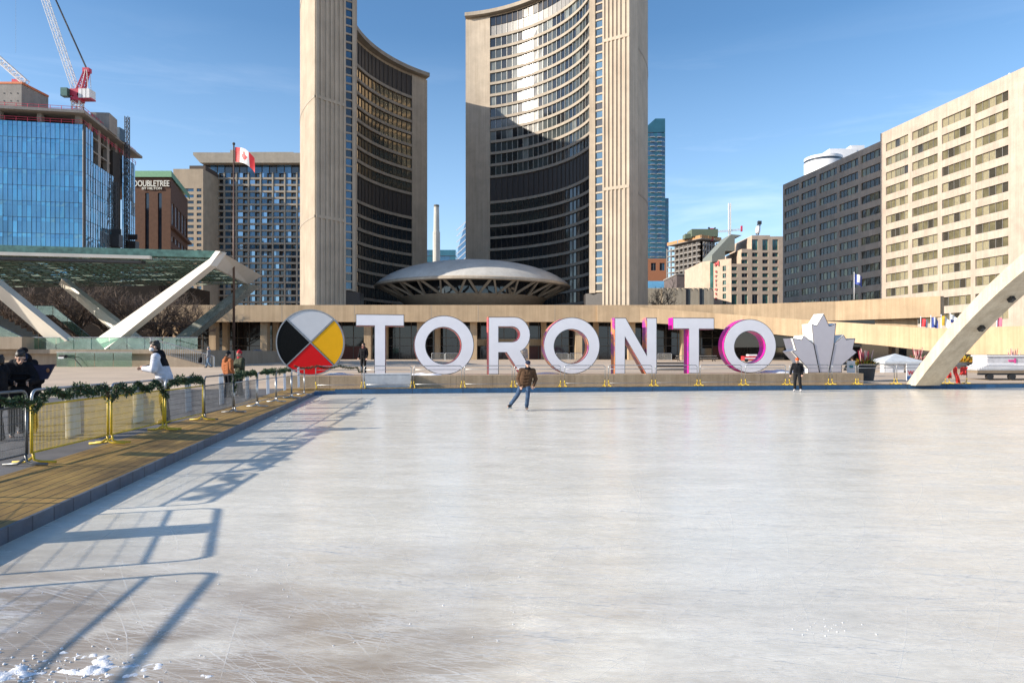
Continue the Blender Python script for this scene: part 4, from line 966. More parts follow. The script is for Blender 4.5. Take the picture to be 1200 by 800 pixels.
qR, opR = facade(mb, B2, D2, LR, 1.0, zt, colsR, rowsz, 0.3, 0, (-1, -0.16))
mb.quad((A.x, A.y, zt-1.2), (B.x, B.y, zt-1.2), (B.x+40, B.y+6, zt-1.2), (A.x+40, A.y+6, zt-1.2)); mb.quad((A.x, A.y, 1), (A.x+40, A.y+6, 1), (A.x+40, A.y+6, zt-1.2), (A.x, A.y, zt-1.2))
e = B2+D2*LR; mb.quad((B2.x, B2.y, zt), (e.x, e.y, zt), (e.x+40, e.y+6, zt), (B2.x+40, B2.y+6, zt)); mb.quad((e.x, e.y, 1), (e.x+40, e.y+6, 1), (e.x+40, e.y+6, zt), (e.x, e.y, zt))
mb.quad((B2.x, B2.y, 1), (B2.x+1.5, B2.y+0.2, 1), (B2.x+1.5, B2.y+0.2, zt), (B2.x, B2.y, zt)); mb.quad((B2.x+1.5, B2.y+0.2, zt-1.2), (B2.x+40, B2.y+6, zt-1.2), (B2.x+40, B2.y+6, zt), (B2.x+1.5, B2.y+0.2, zt))
mb.build('wall', PINKC, t, fix=False)
rects = sorted([(qR, r) for r in opR], key=lambda e: (e[0](e[1][0], 0)).y)+sorted([(qL, r) for r in opL], key=lambda e: (e[0](e[1][0], 0)).y)
GB_, GD_ = GOLDG, glass_opaque('open_and_shaded_window', (0.05, 0.045, 0.035), 0.1)
vis = 0; rest = MB()
for q, r in rects:
    wts = (0, 0, 0, 1, 2, 2, 2, 0) if q is qR else (1, 1, 0)  # sunlit half gets gold panes and blinds, far half darker panes for its shade
    w_ = window_mb(q, r, 0.3, 5, rn, wts, 0.08, 3, 0.012)
    ms_ = [GOLDG, GD_, mat('gold_window_blind', (0.27, 0.24, 0.155), 0.4), SPAN] if 'gold_window_blind' not in MATS else [GOLDG, GD_, MATS['gold_window_blind'], SPAN]
    if vis < 100: w_.build('window', ms_, t, fix=False); vis += 1
    else: rest.add(w_.v, w_.f, w_.m)
tag(rest.build('window', ms_, t, fix=False), kind='stuff')
mb = MB(); mb.box((87, 119, zt+0.5), (0.25, 0.25, 1.0)); mb.cap((87, 119, zt+1.0), (86.5, 118.7, zt+1.4), 0.2, 0.17); mb.build('roof_camera', WHITEP, t)

# --- white rounded building behind it
t = thing('rounded_building', 'white rounded building top peeking over the beige office block', 'building', (150, 300, 1))
x0 = XP(972, 300); zt_ = ZP(181, 300)
MB().lathe([(8, 1), (8, zt_-2.2)], (x0, 306, 0), 40).build('wall', WHITEP, t, True)
MB().lathe([(7.8, zt_-2.2), (7.8, zt_-1.2)], (x0, 306, 0), 40).build('window_band', DKG, t, True)
MB().lathe([(8, zt_-1.2), (8, zt_), (0.1, zt_)], (x0, 306, 0), 40).build('roof', WHITEP, t, True, sharp=40)
mb = MB(); mb.box((x0+8, 309, zt_+1.2), (12, 10, 5.0)); mb.box((x0+15, 309, zt_+3.2), (6, 8, 4.6)); mb.build('penthouse', WHITEP, t)

# --- tall blue glass tower
def curtain_tower(label, x0, x1, y, dep, z0, z1, fl, bay, mats, rn, name='glass_tower', slant=0.0, t=None, balc=False):
    if t is None: t = thing(name, label, 'tower', ((x0+x1)/2, y, z0))
    n = int((z1-z0)/fl)
    for k in range(n):
        a = z0+k*fl; b_ = a+fl; mb = MB(); m = max(2, int((x1-x0)/bay)); ms_ = max(2, int(dep/bay))
        for i in range(m):
            u0, u1 = x0+(x1-x0)*i/m, x0+(x1-x0)*(i+1)/m; j = [rn.uniform(-.02, .02) for _ in range(4)]
            mb.quad((u0, y+j[0], a+0.35), (u1, y+j[1], a+0.35), (u1, y+j[2], b_), (u0, y+j[3], b_), rn.choice((0, 0, 1)))
        for i in range(ms_):
            v0, v1 = y+dep*i/ms_, y+dep*(i+1)/ms_; mb.quad((x1, v0, a+0.35), (x1, v1, a+0.35), (x1, v1, b_), (x1, v0, b_), rn.choice((0, 1)))
            mb.quad((x0, v0, a+0.35), (x0, v1, a+0.35), (x0, v1, b_), (x0, v0, b_), rn.choice((0, 1)))
        mb.obox((x0-0.1, y-0.1, a), (x1-x0+0.2, 0, 0), (0, dep, 0), (0, 0, 0.34), 2)
        if balc:
            for i in balc: mb.obox((x0+(x1-x0)*i-1.6, y-1.6, a), (3.2, 0, 0), (0, 1.5, 0), (0, 0, 0.3), 3); mb.obox((x0+(x1-x0)*i-1.6, y-1.6, a+0.3), (3.2, 0, 0), (0, 0.08, 0), (0, 0, 0.9), 1)
        mb.build('storey_glazing', mats, t, fix=False)
    return t
rn = random.Random(31)
y = 520; t = curtain_tower('slender blue-green glass skyscraper right of the taller curved tower', XP(752, y), XP(779.5, y), y, 26, ZP(312, y), ZP(155, y), 3.5, 2.6, [TEALG, BLUEW, SPAN, MULL], rn, balc=[0.45, 0.75])
curtain_tower('', XP(779.7, y), XP(784.6, y), y+3, 20, ZP(312, y), ZP(227, y), 3.5, 2.0, [TEALG, BLUEW, SPAN, MULL], rn, t=t)
mb = MB(); xa, xb = XP(756, y), XP(779.5, y); za = ZP(155, y)
mb.loops([[(xa, za), (xb, za), (xb, ZP(139, y)), (XP(768, y), ZP(139, y)), (xa, ZP(150, y))]], lambda a, z, d: Vector((a, y+d, z)), 0, 22, 0, 1); mb.build('crown_glazing', [TEALG, BLUEW], t)
# --- brick building at its foot, low blue glass block
rn = random.Random(32); y = 420
t = thing('brick_building', 'orange brick building with square windows at the foot of the glass skyscraper', 'building', (XP(768, y), y, 1)); ORB = mat('orange_brick', (0.36, 0.145, 0.07), 0.8)
mb = MB(); x0, x1 = XP(750, y), XP(783, y); U = x1-x0; q, op = facade(mb, (x0, y), (1, 0), U, ZP(345, y), ZP(303, y), [(U*(0.08+0.31*i), U*(0.26+0.31*i)) for i in range(3)], [(ZP(317, y), ZP(308, y))], 0.4, 0, (0, -1)); mb.obox((x0, y+0.5, ZP(350, y)), (U, 0, 0), (0, 20, 0), (0, 0, ZP(303.3, y)-ZP(350, y))); mb.build('wall', ORB, t, fix=False)
windows(t, q, op, 0.4, 2, [DKG, BLUEW, GOLDG, MULL], rn, (0, 1))
y = 380; curtain_tower('low blue glass block with dark corner beside the bare tree', XP(745, y), XP(791, y), y, 20, ZP(352, y), ZP(319, y), 5.4, 5.2, [BLUEG, DKG, DKG, MULL], rn, 'glass_building')
# --- concrete frame under construction
rn = random.Random(33); y = 360; t = thing('unfinished_building', 'bare concrete building frame under construction behind the peach hotel', 'building', (XP(822, y), y, 1))
x0, xc, x1 = XP(795, y), XP(822, y), XP(852, y); zt = ZP(276, y); CP = [(x0, y+26), (xc, y), (x1, y+9), (x1-10, y+34)]
mb = MB()
for k in range(9):
    z = zt-1-k*3.1; mb.plan(CP, z-0.5, z)
mb.build('floor_slabs', GREY, t)
for k in range(8): pass
mb = MB(); cen = Vector((sum(p[0] for p in CP)/4, sum(p[1] for p in CP)/4)); mb.plan([tuple(cen+(Vector(p)-cen)*0.7) for p in CP], 1, zt-1.6); mb.build('core_wall', mat('dark_core', (0.10, 0.09, 0.085), 0.9), t)
for (a, b_) in ((CP[0], CP[1]), (CP[1], CP[2])):
    for k in range(9): x, yy = a[0]+(b_[0]-a[0])*k/8, a[1]+(b_[1]-a[1])*k/8; mb = MB(); mb.box((x, yy+0.3, zt/2-2), (0.7, 0.7, zt-2)); mb.build('column', GREY, t)
    mb = MB()
    for k in range(3): p = Vector(a).lerp(Vector(b_), k/3); r = Vector(a).lerp(Vector(b_), (k+0.93)/3); mb.beam((p.x, p.y, zt-0.4), (r.x, r.y, zt-0.4), 0.2, 1.6)
    mb.build('edge_screen', mat('orange_screen', (0.42, 0.22, 0.09), 0.7) if 'orange_screen' not in MATS else MATS['orange_screen'], t)
mb = MB(); mb.box((xc+3, y+9, zt+2.2), (14, 10, 4.0)); mb.box((xc-4, y+9, zt+0.8), (6, 6, 2.4)); mb.build('formwork', mat('green_formwork', (0.11, 0.14, 0.10), 0.8), t)
mb = MB(); n = 26
for k in range(n):
    f = k/(n-1); a, b_, c2 = Vector(CP[0]), Vector(CP[1]), Vector(CP[2]); p = a.lerp(b_, f*2) if f < .5 else b_.lerp(c2, f*2-1); mb.box((p.x, p.y-0.2, zt-27), (0.5, 0.3, 10))
mb.build('cladding_fin', MULL, t)
y = 300; t = thing('dark_block', 'low dark brown block behind the bare tree', 'building', (XP(812, y), y, 1)); mb = MB(); mb.plan([(XP(793, y), y), (XP(834, y), y), (XP(834, y), y+25), (XP(793, y), y+25)], 1, ZP(322, y)); mb.build('wall', concrete('dark_brick_wall', (0.13, 0.105, 0.10), 0.3), t)
mb = MB(); mb.plan([(XP(792, y), y-0.4), (XP(834.5, y), y-0.4), (XP(834.5, y), y+25), (XP(792, y), y+25)], ZP(322, y), ZP(320.6, y)); mb.build('coping', GREY, t)
# --- low pale wall with upright ribs
y = 230; t = thing('pale_hall', 'low pale hall with upright ribs left of the peach hotel', 'building', (XP(795, y), y, 1)); zt = ZP(337.5, y); x0, x1 = XP(748, y), XP(836, y)
PALE = concrete('pale_rib_concrete', (0.50, 0.44, 0.35), 0.5, 0.3); mb = MB(); mb.obox((x0, y, 1), (x1-x0, 0, 0), (0, 20, 0), (0, 0, zt-1)); n = 30
for k in range(n):
    x = x0+8+(x1-x0-8)*k/n; mb.obox((x, y-0.6, 1), (0.55, 0, 0), (0, 0.6, 0), (0, 0, zt-1-0.5*(k % 3)))
mb.build('wall', PALE, t)
for px in (803, 819): mb = MB(); mb.obox((XP(px, y), y-0.8, 1), (0.9, 0, 0), (0, 0.9, 0), (0, 0, zt-1.2)); mb.build('slit_window', DKG, t)
# --- stepped peach hotel with the red upright sign
rn = random.Random(34); y = 240; t = thing('stepped_hotel', 'stepped peach hotel with green windows and a red upright sign', 'hotel', (XP(875, y), y, 1)); PE = concrete('peach_stone', (0.52, 0.41, 0.32), 0.15, 0.5)
zl = lambda py: ZP(py, y)
X = lambda px: XP(px, y)
px = lambda cx: 740+cx/6.153
py_ = lambda cy: 240+cy/6.153
mbw = MB(); allr = []
secs = [(720, 795, 300+125, None), (795, 870, 318, None), (870, 1000, 220, None), (1000, 1092, 228, None)]
zbot = 1.0
cols_by = {0: [(722, 762)], 1: [(795, 838)], 2: [(868, 912), (944, 986)], 3: [(1016, 1058)]}
rowc = [(250, 328), (345, 375), (396, 424), (446, 474), (494, 522), (543, 571), (592, 622), (645, 730)]
for i, (a, b_, top, _) in enumerate(secs):
    rws = [(zl(py_(r1)), zl(py_(r0))) for r0, r1 in rowc if r0 > top-2]
    u0 = X(px(a)); q, op = facade(mbw, (u0, y), (1, 0), X(px(b_))-u0, zbot, zl(py_(top)), [(X(px(c0))-u0, X(px(c1))-u0) for c0, c1 in cols_by[i]], rws, 0.5, 0, (0, -1))
    mbw.quad((u0, y, zl(py_(top))), (X(px(b_)), y, zl(py_(top))), (X(px(b_)), y+25, zl(py_(top))), (u0, y+25, zl(py_(top)))); mbw.quad((u0, y, zbot), (u0, y+25, zbot), (u0, y+25, zl(py_(top))), (u0, y, zl(py_(top))))
    allr.append((q, op))
# chamfered left-hand wing that turns away, with tall glass slit and sign
aL, bL = Vector((X(px(720)), y)), Vector((X(px(560)), y+9)); dv = (aL-bL); UL = dv.length
uu = lambda cx: px_cols(bL, dv.normalized(), [px(cx)])[0]
ymid = lambda cx: (bL+dv.normalized()*uu(cx)).y
q, op = facade(mbw, bL, dv, UL, zbot, ZP(py_(400), y+5), [(uu(657), uu(682))], [(ZP(py_(r1), y+2), ZP(py_(r0), y+2)) for r0, r1 in [(440, 478), (494, 528), (545, 577), (592, 625), (640, 678), (692, 730)]], 0.4, 0, (dv.y, -dv.x)); allr.append((q, op))
mbw.quad((bL.x, bL.y, zbot), (bL.x, bL.y+25, zbot), (bL.x, bL.y+25, ZP(py_(400), y+5)), (bL.x, bL.y, ZP(py_(400), y+5)))
mbw.build('wall', PE, t, fix=False)
for q, op in allr: windows(t, q, op, 0.4, 2, [GREENG, DKG, GREENG, SPAN], rn, (0, 0, 1, 2), 100, 0.12)
mb = MB(); f = lambda cx, z, o: bL+dv.normalized()*uu(cx)
for cx0, cx1 in ((568, 590),):
    p0, p1 = bL+dv.normalized()*uu(cx0), bL+dv.normalized()*uu(cx1); n2 = Vector((dv.y, -dv.x)).normalized()*0.15
    mb.quad((p0.x+n2.x, p0.y+n2.y, 1), (p1.x+n2.x, p1.y+n2.y, 1), (p1.x+n2.x, p1.y+n2.y, ZP(py_(412), y+7)), (p0.x+n2.x, p0.y+n2.y, ZP(py_(412), y+7)))
mb.build('glass_slit', GREENG, t)
mb = MB(); zr0 = zl(py_(385)); mb.loops([[(X(px(605)), zl(py_(400))), (X(px(700)), zl(py_(400))), (X(px(700)), zl(py_(320))), (X(px(772)), zl(py_(320))), (X(px(772)), zl(py_(222))), (X(px(825)), zl(py_(205))), (X(px(745)), zl(py_(198))), (X(px(605)), zl(py_(350)))]], lambda a, z, d: Vector((a, y+4+d, z)), 0, 12); mb.build('sloped_roof', mat('grey_green_roof', (0.20, 0.215, 0.19), 0.6), t)
dn_ = dv.normalized(); n2 = Vector((dv.y, -dv.x)).normalized()
def hs(x, z, d, cx=0, z0=0): p = bL+dn_*(uu(cx)+x)+n2*(0.45-d); return Vector((p.x, p.y, z0+z))
SIGNR = mat('red_sign_letters', (0.55, 0.04, 0.05), 0.4)
mbs = MB()
word = 'arriott'; zs_ = [478, 512, 545, 575, 606, 640, 674]
for ch, cy in zip(word, zs_):
    tm = text_mb(ch, 1.75, lambda x, z, d, cy=cy: hs(x, z, d, 612, ZP(py_(cy+14), y+6)), 0.2, 0, 0.02, 'CENTER'); mbs.add(tm.v, tm.f, tm.m)
tm = text_mb('M', 2.5, lambda x, z, d: hs(x, z, d, 618, ZP(py_(446), y+6)), 0.2, 0, 0.04, 'CENTER'); mbs.add(tm.v, tm.f, tm.m)
mbs.build('upright_sign', SIGNR, t)
# ================================================================== left: glass building with cranes
rn = random.Random(41)
K = Vector((-94.3, 150.0)); KF = Vector((-138.0, 141.9)); KS = Vector((-100.5, 182.0))
ZG = 52.3; FLH = 3.45
t = thing('glass_building', 'blue glass building at the left edge with its open concrete top storey unfinished', 'building', (-112, 158, 1))
BLUEG2 = glass_opaque('blue_curtain_glass_light', (0.16, 0.42, 0.60), 0.05, 1.0, 0.18, 0.12, 0.55)
def glass_wall(a, b_, bays, z0, z1, fl, mats, name, n_out, skip=None, w_=(0, 0, 1)):
    d = b_-a
    nfl = int(round((z1-z0)/fl))
    for k in range(nfl):
        za = z1-(k+1)*fl; zb = za+fl; mb = MB(); used = False
        for i in range(bays+1):
            if i == bays or (skip and skip(i, k)):
                if used: mb.build(name, mats, t, fix=False)
                mb = MB(); used = False; continue
            p, q = a+d*(i/bays), a+d*((i+1)/bays); j = [rn.uniform(-.035, .035) for _ in range(4)]; used = True
            v = lambda pt, z, o: Vector((pt.x+n_out.x*o, pt.y+n_out.y*o, z))
            mb.quad(v(p, za+0.08, j[0]), v(q, za+0.08, j[1]), v(q, zb-0.9, j[2]), v(p, zb-0.9, j[3]), rn.choice(w_))
            mb.quad(v(p, zb-0.88, j[0]), v(q, zb-0.88, j[1]), v(q, zb, j[2]), v(p, zb, j[3]), rn.choice(w_))
            mb.obox(v(p, za, -0.02), v(p+d*(0.08/d.length), 0, 0)-v(p, 0, 0), v(p, 0, 0.10)-v(p, 0, 0), (0, 0, fl), 2)
            mb.obox(v(p, za, -0.02), v(q, 0, 0)-v(p, 0, 0), v(p, 0, 0.06)-v(p, 0, 0), (0, 0, 0.07), 3)
nF = Vector((0.18, -0.98)); nS = Vector((0.98, 0.19))
glass_wall(KF, K, 48, 1.0, ZG, FLH, [BLUEG, BLUEG2, BLUEW, DARKST], 'storey_glazing', nF, None, (0, 0, 1))
def skp(i, k): return (4 <= i <= 12 and k < 2) or (13 <= i <= 16)
glass_wall(K, KS, 24, 1.0, ZG, FLH, [BLUEL, BLUEG, DARKST, DARKST], 'storey_glazing', nS, skp, (0, 0, 1))
mb = MB(); mb.plan([(K.x-0.4, K.y+0.15), (K.x+0.12, K.y-0.12), (K.x+0.25, K.y+0.6), (K.x-0.3, K.y+0.8)], 1, ZG+0.2); mb.build('corner_post', DARKST, t)
inn = lambda p, k: Vector((p.x-k, p.y+0.3*k))
back = [(KF.x, KF.y+1), (K.x-1.0, K.y+1.0), (KS.x-1.0, KS.y), (KS.x-42, KS.y)]
mb = MB()
for zf in (ZG-0.3, ZG-FLH, ZG-2*FLH): mb.plan(back, zf-0.3, zf)
mb.plan([(KF.x, KF.y-0.7), (K.x+0.8, K.y-0.8), (KS.x+0.9, KS.y+2), (KS.x-42, KS.y)], 54.6, 55.2); mb.build('floor_slab', GREY, t)
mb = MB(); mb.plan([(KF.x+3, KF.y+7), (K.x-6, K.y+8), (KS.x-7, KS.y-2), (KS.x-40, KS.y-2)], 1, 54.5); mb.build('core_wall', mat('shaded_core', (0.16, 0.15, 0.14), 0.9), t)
for f in (0.02, 0.22, 0.42, 0.62, 0.8, 0.97):
    p = KF.lerp(K, f); mb = MB(); mb.box((p.x-0.5, p.y+1.6, 53.4), (1.0, 1.0, 2.5)); mb.build('column', GREY, t)
for f in (0.18, 0.34, 0.5, 0.66, 0.82):
    p = K.lerp(KS, f); mb = MB(); mb.box((p.x-1.3, p.y, 50.3), (1.0, 1.0, 8.7)); mb.build('column', GREY, t)
mb = MB()
for a, b_ in ((KF, K), (K, KS)):
    d = (b_-a); n = int(d.length/2.2)
    for zb in (ZG, 55.2):
        for k in range(n+1): p = a+d*(k/n); mb.box((p.x, p.y+0.3, zb+0.55), (0.09, 0.09, 1.1))
        for z in (0.55, 1.05): mb.beam((a.x, a.y+0.3, zb+z), (b_.x, b_.y+0.3, zb+z), 0.05, 0.09)
mb.build('guard_rail', CRED, t)
x0, x1 = XP(-40, 149), XP(17.5, 149); mb = MB(); mb.obox((x0, 151, 55.2), (x1-x0, 0, 0), (0.5, 8, 0), (0, 0, ZP(98.5, 151)-55.2)); mb.obox((x0, 150.9, ZP(98.5, 151)), (x1-x0+0.2, 0, 0), (0.5, 8, 0), (0, 0, 0.45), 1)
for i in range(3):
    for j in range(3): mb.box((x1-0.9-i*1.5, 150.97, 56.2+j*1.7), (0.2, 0.08, 0.25), 0, 2)
mb.build('lift_core', [GREY, mat('orange_edge_protection', (0.6, 0.16, 0.05), 0.6), DARKST], t)
mb = MB(); o = P(106, 140, 161); mb.obox((o.x, o.y, 54.8), (4.2, 0.4, 0), (-1, 5, 0), (0, 0, ZP(131.5, 161)-54.8)); mb.build('penthouse', GREY, t)
mb = MB(); x0 = XP(44, 151); mb.obox((x0, 152, 55.2), (6.2, 0.4, 0), (0, 2, 0), (0, 0, 1.3)); mb.build('formwork_stack', mat('form_timber', (0.28, 0.19, 0.11), 0.8), t)
# construction hoist on the side
hp = K.lerp(KS, 0.615)
t = thing('construction_hoist', 'dark construction hoist mast and cages climbing the side of the glass building', 'hoist', (hp.x+1.2, hp.y, 1))
def lattice(mb, a, b_, w, n, r=0.09, mi=0, up=(0, 0, 1), w2=None):
    a, b_ = Vector(a), Vector(b_); ax = (b_-a).normalized(); s = ax.cross(Vector(up))
    if s.length < 1e-4: s = Vector((1, 0, 0))
    s.normalize(); u = s.cross(ax).normalized(); w2 = w if w2 is None else w2
    def c(i, k):
        ww = w+(w2-w)*i/n; o = [(-1, -1), (1, -1), (1, 1), (-1, 1)][k]; return a.lerp(b_, i/n)+s*o[0]*ww/2+u*o[1]*ww/2
    for k in range(4):
        mb.beam(c(0, k), c(n, k), r*2, r*2, mi)
        for i in range(n):
            mb.beam(c(i, k), c(i+1, (k+1) % 4), r*1.1, r*1.1, mi); mb.beam(c(i, k), c(i, (k+1) % 4), r*1.1, r*1.1, mi)
mb = MB(); lattice(mb, (hp.x+1.0, hp.y-2.6, 1), (hp.x+1.0, hp.y-2.6, 44), 0.8, 32, 0.07); lattice(mb, (hp.x+1.0, hp.y+2.6, 1), (hp.x+1.0, hp.y+2.6, ZP(133, 170)), 0.8, 46, 0.07); mb.build('mast', DARKST, t)
mb = MB(); mb.obox((hp.x-0.9, hp.y-2.1, 1), (0.9, 0.2, 0), (-0.5, 4.2, 0), (0, 0, 51)); mb.build('backing_screen', mat('hoist_screen', (0.03, 0.026, 0.024), 0.8), t)
for s in (-1, 1):
    mb = MB(); mb.box((hp.x+1.9, hp.y+s*3.6, 29.4 if s < 0 else 29.0), (2.2, 1.8, 3.0)); mb.box((hp.x+1.9, hp.y+s*3.6, 31.6), (2.3, 0.1, 1.4)); mb.build('cage', DARKST, t)
mb = MB(); mb.box((hp.x+0.6, hp.y+0, 56.4), (1.3, 2.4, 3.0)); mb.build('hoist_head', mat('hoist_blue', (0.05, 0.10, 0.16), 0.6), t)
# luffing cranes
def crane(label, d, pm, pslew, ptop, pheel, ptip, pcw, roof_z, seed):
    b = P(*pslew, d); t = thing('tower_crane', label, 'crane', (b.x, d, roof_z))
    mb = MB(); lattice(mb, (b.x, d, roof_z), (b.x, d, b.z-0.8), 1.7, 5, 0.12); mb.build('mast', WLAT, t)
    mb = MB(); mb.lathe([(0.1, b.z-0.9), (1.5, b.z-0.9), (1.5, b.z-0.2), (1.1, b.z-0.1), (1.1, b.z+0.5), (0.1, b.z+0.5)], (b.x, d, 0), 14); mb.box((b.x-0.1, d, b.z+1.0), (2.4, 2.0, 1.6)); mb.build('slewing_ring', CRED, t)
    cw = P(*pcw, d); mb = MB(); mb.beam((b.x+0.5, d-0.8, b.z+0.5), (cw.x, d-0.8, cw.z), 0.4, 0.9); mb.beam((b.x+0.5, d+0.8, b.z+0.5), (cw.x, d+0.8, cw.z), 0.4, 0.9); mb.box((cw.x-1.2, d, cw.z-0.3), (3.4, 1.9, 0.3)); mb.build('counter_jib', CRED, t)
    mb = MB()
    for k in range(3): mb.box((cw.x-0.1-k*0.9, d, cw.z+0.8), (0.75, 2.4, 2.1))
    mb.build('counterweight', WLAT, t)
    tp = P(*ptop, d); he = P(*pheel, d); mb = MB(); lattice(mb, (b.x+0.5, d, b.z+1.2), tp, 1.3, 6, 0.11, w2=0.8); mb.box(tp, (1.5, 1.2, 1.0)); mb.build('a_frame', CRED, t)
    mb = MB()
    for s in (-0.6, 0.6): mb.tube([tp+Vector((0.3, s, 0)), Vector((cw.x-0.3, d+s, cw.z+0.3))], 0.07, 5); mb.tube([tp+Vector((0, s, 0)), Vector((cw.x-2.4, d+s, cw.z+0.3))], 0.07, 5)
    mb.build('back_stay', WLAT, t)
    ti = P(*ptip, d); L = (ti-he).length; mb = MB(); lattice(mb, he, ti, 1.15, int(L/1.8), 0.06); mb.build('jib', WLAT, t)
    mb = MB(); mb.tube([tp, ti], 0.10, 5); mb.tube([tp+Vector((0, .5, 0)), ti+Vector((0, .5, 0))], 0.10, 5); mb.build('luffing_rope', DARKST, t)
    mb = MB(); mb.box((b.x-1.9, d-1.4, b.z+0.7), (1.5, 1.4, 1.9)); mb.build('cab', mat('crane_cab_green', (0.05, 0.14, 0.12), 0.4) if 'crane_cab_green' not in MATS else MATS['crane_cab_green'], t)
crane('red and white luffing crane standing on the roof of the blue glass building', 159, None, (91, 115), (102, 83), (88.5, 105), (17, -106), (107, 115.5), 55.2, 1)
b = P(19, 127, 157); t = thing('tower_crane', 'white crane jib and red mast half cut off at the left edge of the picture', 'crane', (b.x, 157, 55.2))
mb = MB(); lattice(mb, P(16.5, 127, 157), P(20, 99, 157), 1.1, 6, 0.12); mb.box(P(19.6, 97, 157), (1.5, 1.2, 1.2)); mb.build('a_frame', CRED, t)
mb = MB(); lattice(mb, P(30.5, 97.5, 155.5), P(-46, 30, 155.5), 1.2, 16, 0.09); mb.build('jib', WLAT, t)
mb = MB(); mb.tube([P(18.5, 62, 156), P(18.5, -60, 156)], 0.03, 4); mb.tube([P(20.2, 97, 156), P(30.5, 97.5, 156)], 0.2, 6); mb.build('hoist_rope', STEEL, t)
# ---- brown brick hotel with the green roof
rn = random.Random(42)
HA, HB, HC = Vector((XP(148, 215), 215.0)), Vector((XP(200, 215), 215.0)), Vector((XP(220, 246), 246.0))
BRN = mat('brown_brick', (0.105, 0.05, 0.03), 0.85, scale=1.0); 
t = thing('brick_hotel', 'brown brick hotel with a green copper roof and pale lettering near its top', 'hotel', (-112, 225, 1)); zt = ZP(208, 215)
mb = MB(); U = (HB-HA).length; cf = [(XP(170, 215)-HA.x, XP(174.5, 215)-HA.x), (XP(185, 215)-HA.x, XP(189.5, 215)-HA.x)]
q, op = facade(mb, HA, HB-HA, U, 1.0, zt, cf, [(1.2+0, ZP(226, 215))], 0.5, 0, (0, -1))
dS = HC-HB; US = dS.length; cs = [(US*(0.06+0.19*i), US*(0.20+0.19*i)) for i in range(5)]
q2, op2 = facade(mb, HB, dS, US, 1.0, zt, cs, [(43.2, 50.2)]+[(39.6-4.0*k-1.9, 39.6-4.0*k) for k in range(10)], 0.5, 0, (dS.y, -dS.x))
mb.quad((HA.x, HA.y, zt), (HB.x, HB.y, zt), (HC.x, HC.y, zt), (HC.x-45, HC.y, zt)); mb.build('wall', BRN, t, fix=False)
windows(t, q2, op2, 0.4, 2, [BLUEL, DKG, BLUEL, WHITEP], rn, (0, 0, 1, 2), 100, 0.18)
windows(t, q, op, 0.4, 1, [DKG, DKG, BLUEW, SPAN], rn, (0, 1))
mb = MB(); n2 = Vector((dS.y, -dS.x)).normalized(); a = Vector((HB.x, HB.y, 41.4))-Vector((*dS, 0))*0.02; mb.obox(a, Vector((*dS, 0))*1.05, Vector((*n2, 0))*1.2, (0, 0, 0.8)); mb.build('cornice', BRN, t)
# sloping copper roof
zr = ZP(201, 217); i_ = lambda p, o: Vector((p.x-1.2*o, p.y+3.0*o, 0))
mb = MB(); A3, B3, C3 = Vector((HA.x-1, HA.y-0.6, zt)), Vector((HB.x+0.6, HB.y-0.6, zt)), Vector((HC.x+0.8, HC.y, zt)); up_ = Vector((-1.0, 1.8, zr-zt))
mb.quad(A3, B3, B3+up_, A3+up_); mb.quad(B3, C3, C3+up_, B3+up_); mb.quad(A3+up_, B3+up_, C3+up_, C3+up_+Vector((-40, 0, 0))); mb.build('copper_roof', mat('light_copper', (0.16, 0.30, 0.17), 0.55), t)
SL = mat('cream_letters', (0.72, 0.70, 0.62), 0.4)
tm = text_mb('DOUBLETREE', 2.35, lambda x, z, d: Vector((XP(157.5, 215)+x*0.70, 215-0.35+d, ZP(218.6, 215)+z*1.12)), 0.25, 0, 0.03); W0 = max(p.x for p in tm.v)-min(p.x for p in tm.v); sx = (XP(199, 215)-XP(157, 215))/W0
x0 = min(p.x for p in tm.v)
for p in tm.v: p.x = XP(157, 215)+(p.x-x0)*sx
tm2 = text_mb('BY HILTON', 1.1, lambda x, z, d: Vector((XP(167, 215)+x, 215-0.35+d, ZP(222.4, 215)+z)), 0.25, 0, 0.01); x0 = min(p.x for p in tm2.v); W0 = max(p.x for p in tm2.v)-x0
for p in tm2.v: p.x = XP(167, 215)+(p.x-x0)*(XP(190, 215)-XP(167, 215))/W0
tm.add(tm2.v, tm2.f, tm2.m); tm.build('roof_sign', SL, t)
# ---- beige slab tower
rn = random.Random(43); y = 285; t = thing('beige_tower', 'plain beige tower with narrow dark window bands left of the gridded hotel', 'tower', (XP(220, y), y, 1)); zt = ZP(198, y); x0 = XP(203, y); U = XP(238, y)-x0
mb = MB(); q, op = facade(mb, (x0, y), (1, 0), U, 1.0, zt, [(XP(213, y)-x0, XP(227, y)-x0), (XP(230.5, y)-x0, XP(236, y)-x0)], [(ZP(224.5+7.15*k, y), ZP(220.8+7.15*k, y)) for k in range(19)], 0.5, 0, (0, -1))
mb.quad((x0, y, zt), (x0+U, y, zt), (x0+U, y+25, zt), (x0, y+25, zt)); mb.quad((x0+U, y, 1), (x0+U, y+25, 1), (x0+U, y+25, zt), (x0+U, y, zt)); mb.quad((x0, y, 1), (x0, y+25, 1), (x0, y+25, zt), (x0, y, zt)); mb.build('wall', concrete('beige_tower_stone', (0.42, 0.335, 0.245), 0.2, 0.3), t, fix=False)
windows(t, q, op, 0.4, 2, [DKG, DKG, BLUEW, SPAN], rn, (0, 1, 2), 100, 0.1)
mb = MB(); mb.obox((XP(218, y), y+3, zt), (XP(237, y)-XP(218, y), 0, 0), (0, 12, 0), (0, 0, 2.2)); mb.build('penthouse', mat('dark_penthouse', (0.08, 0.06, 0.05), 0.8), t)
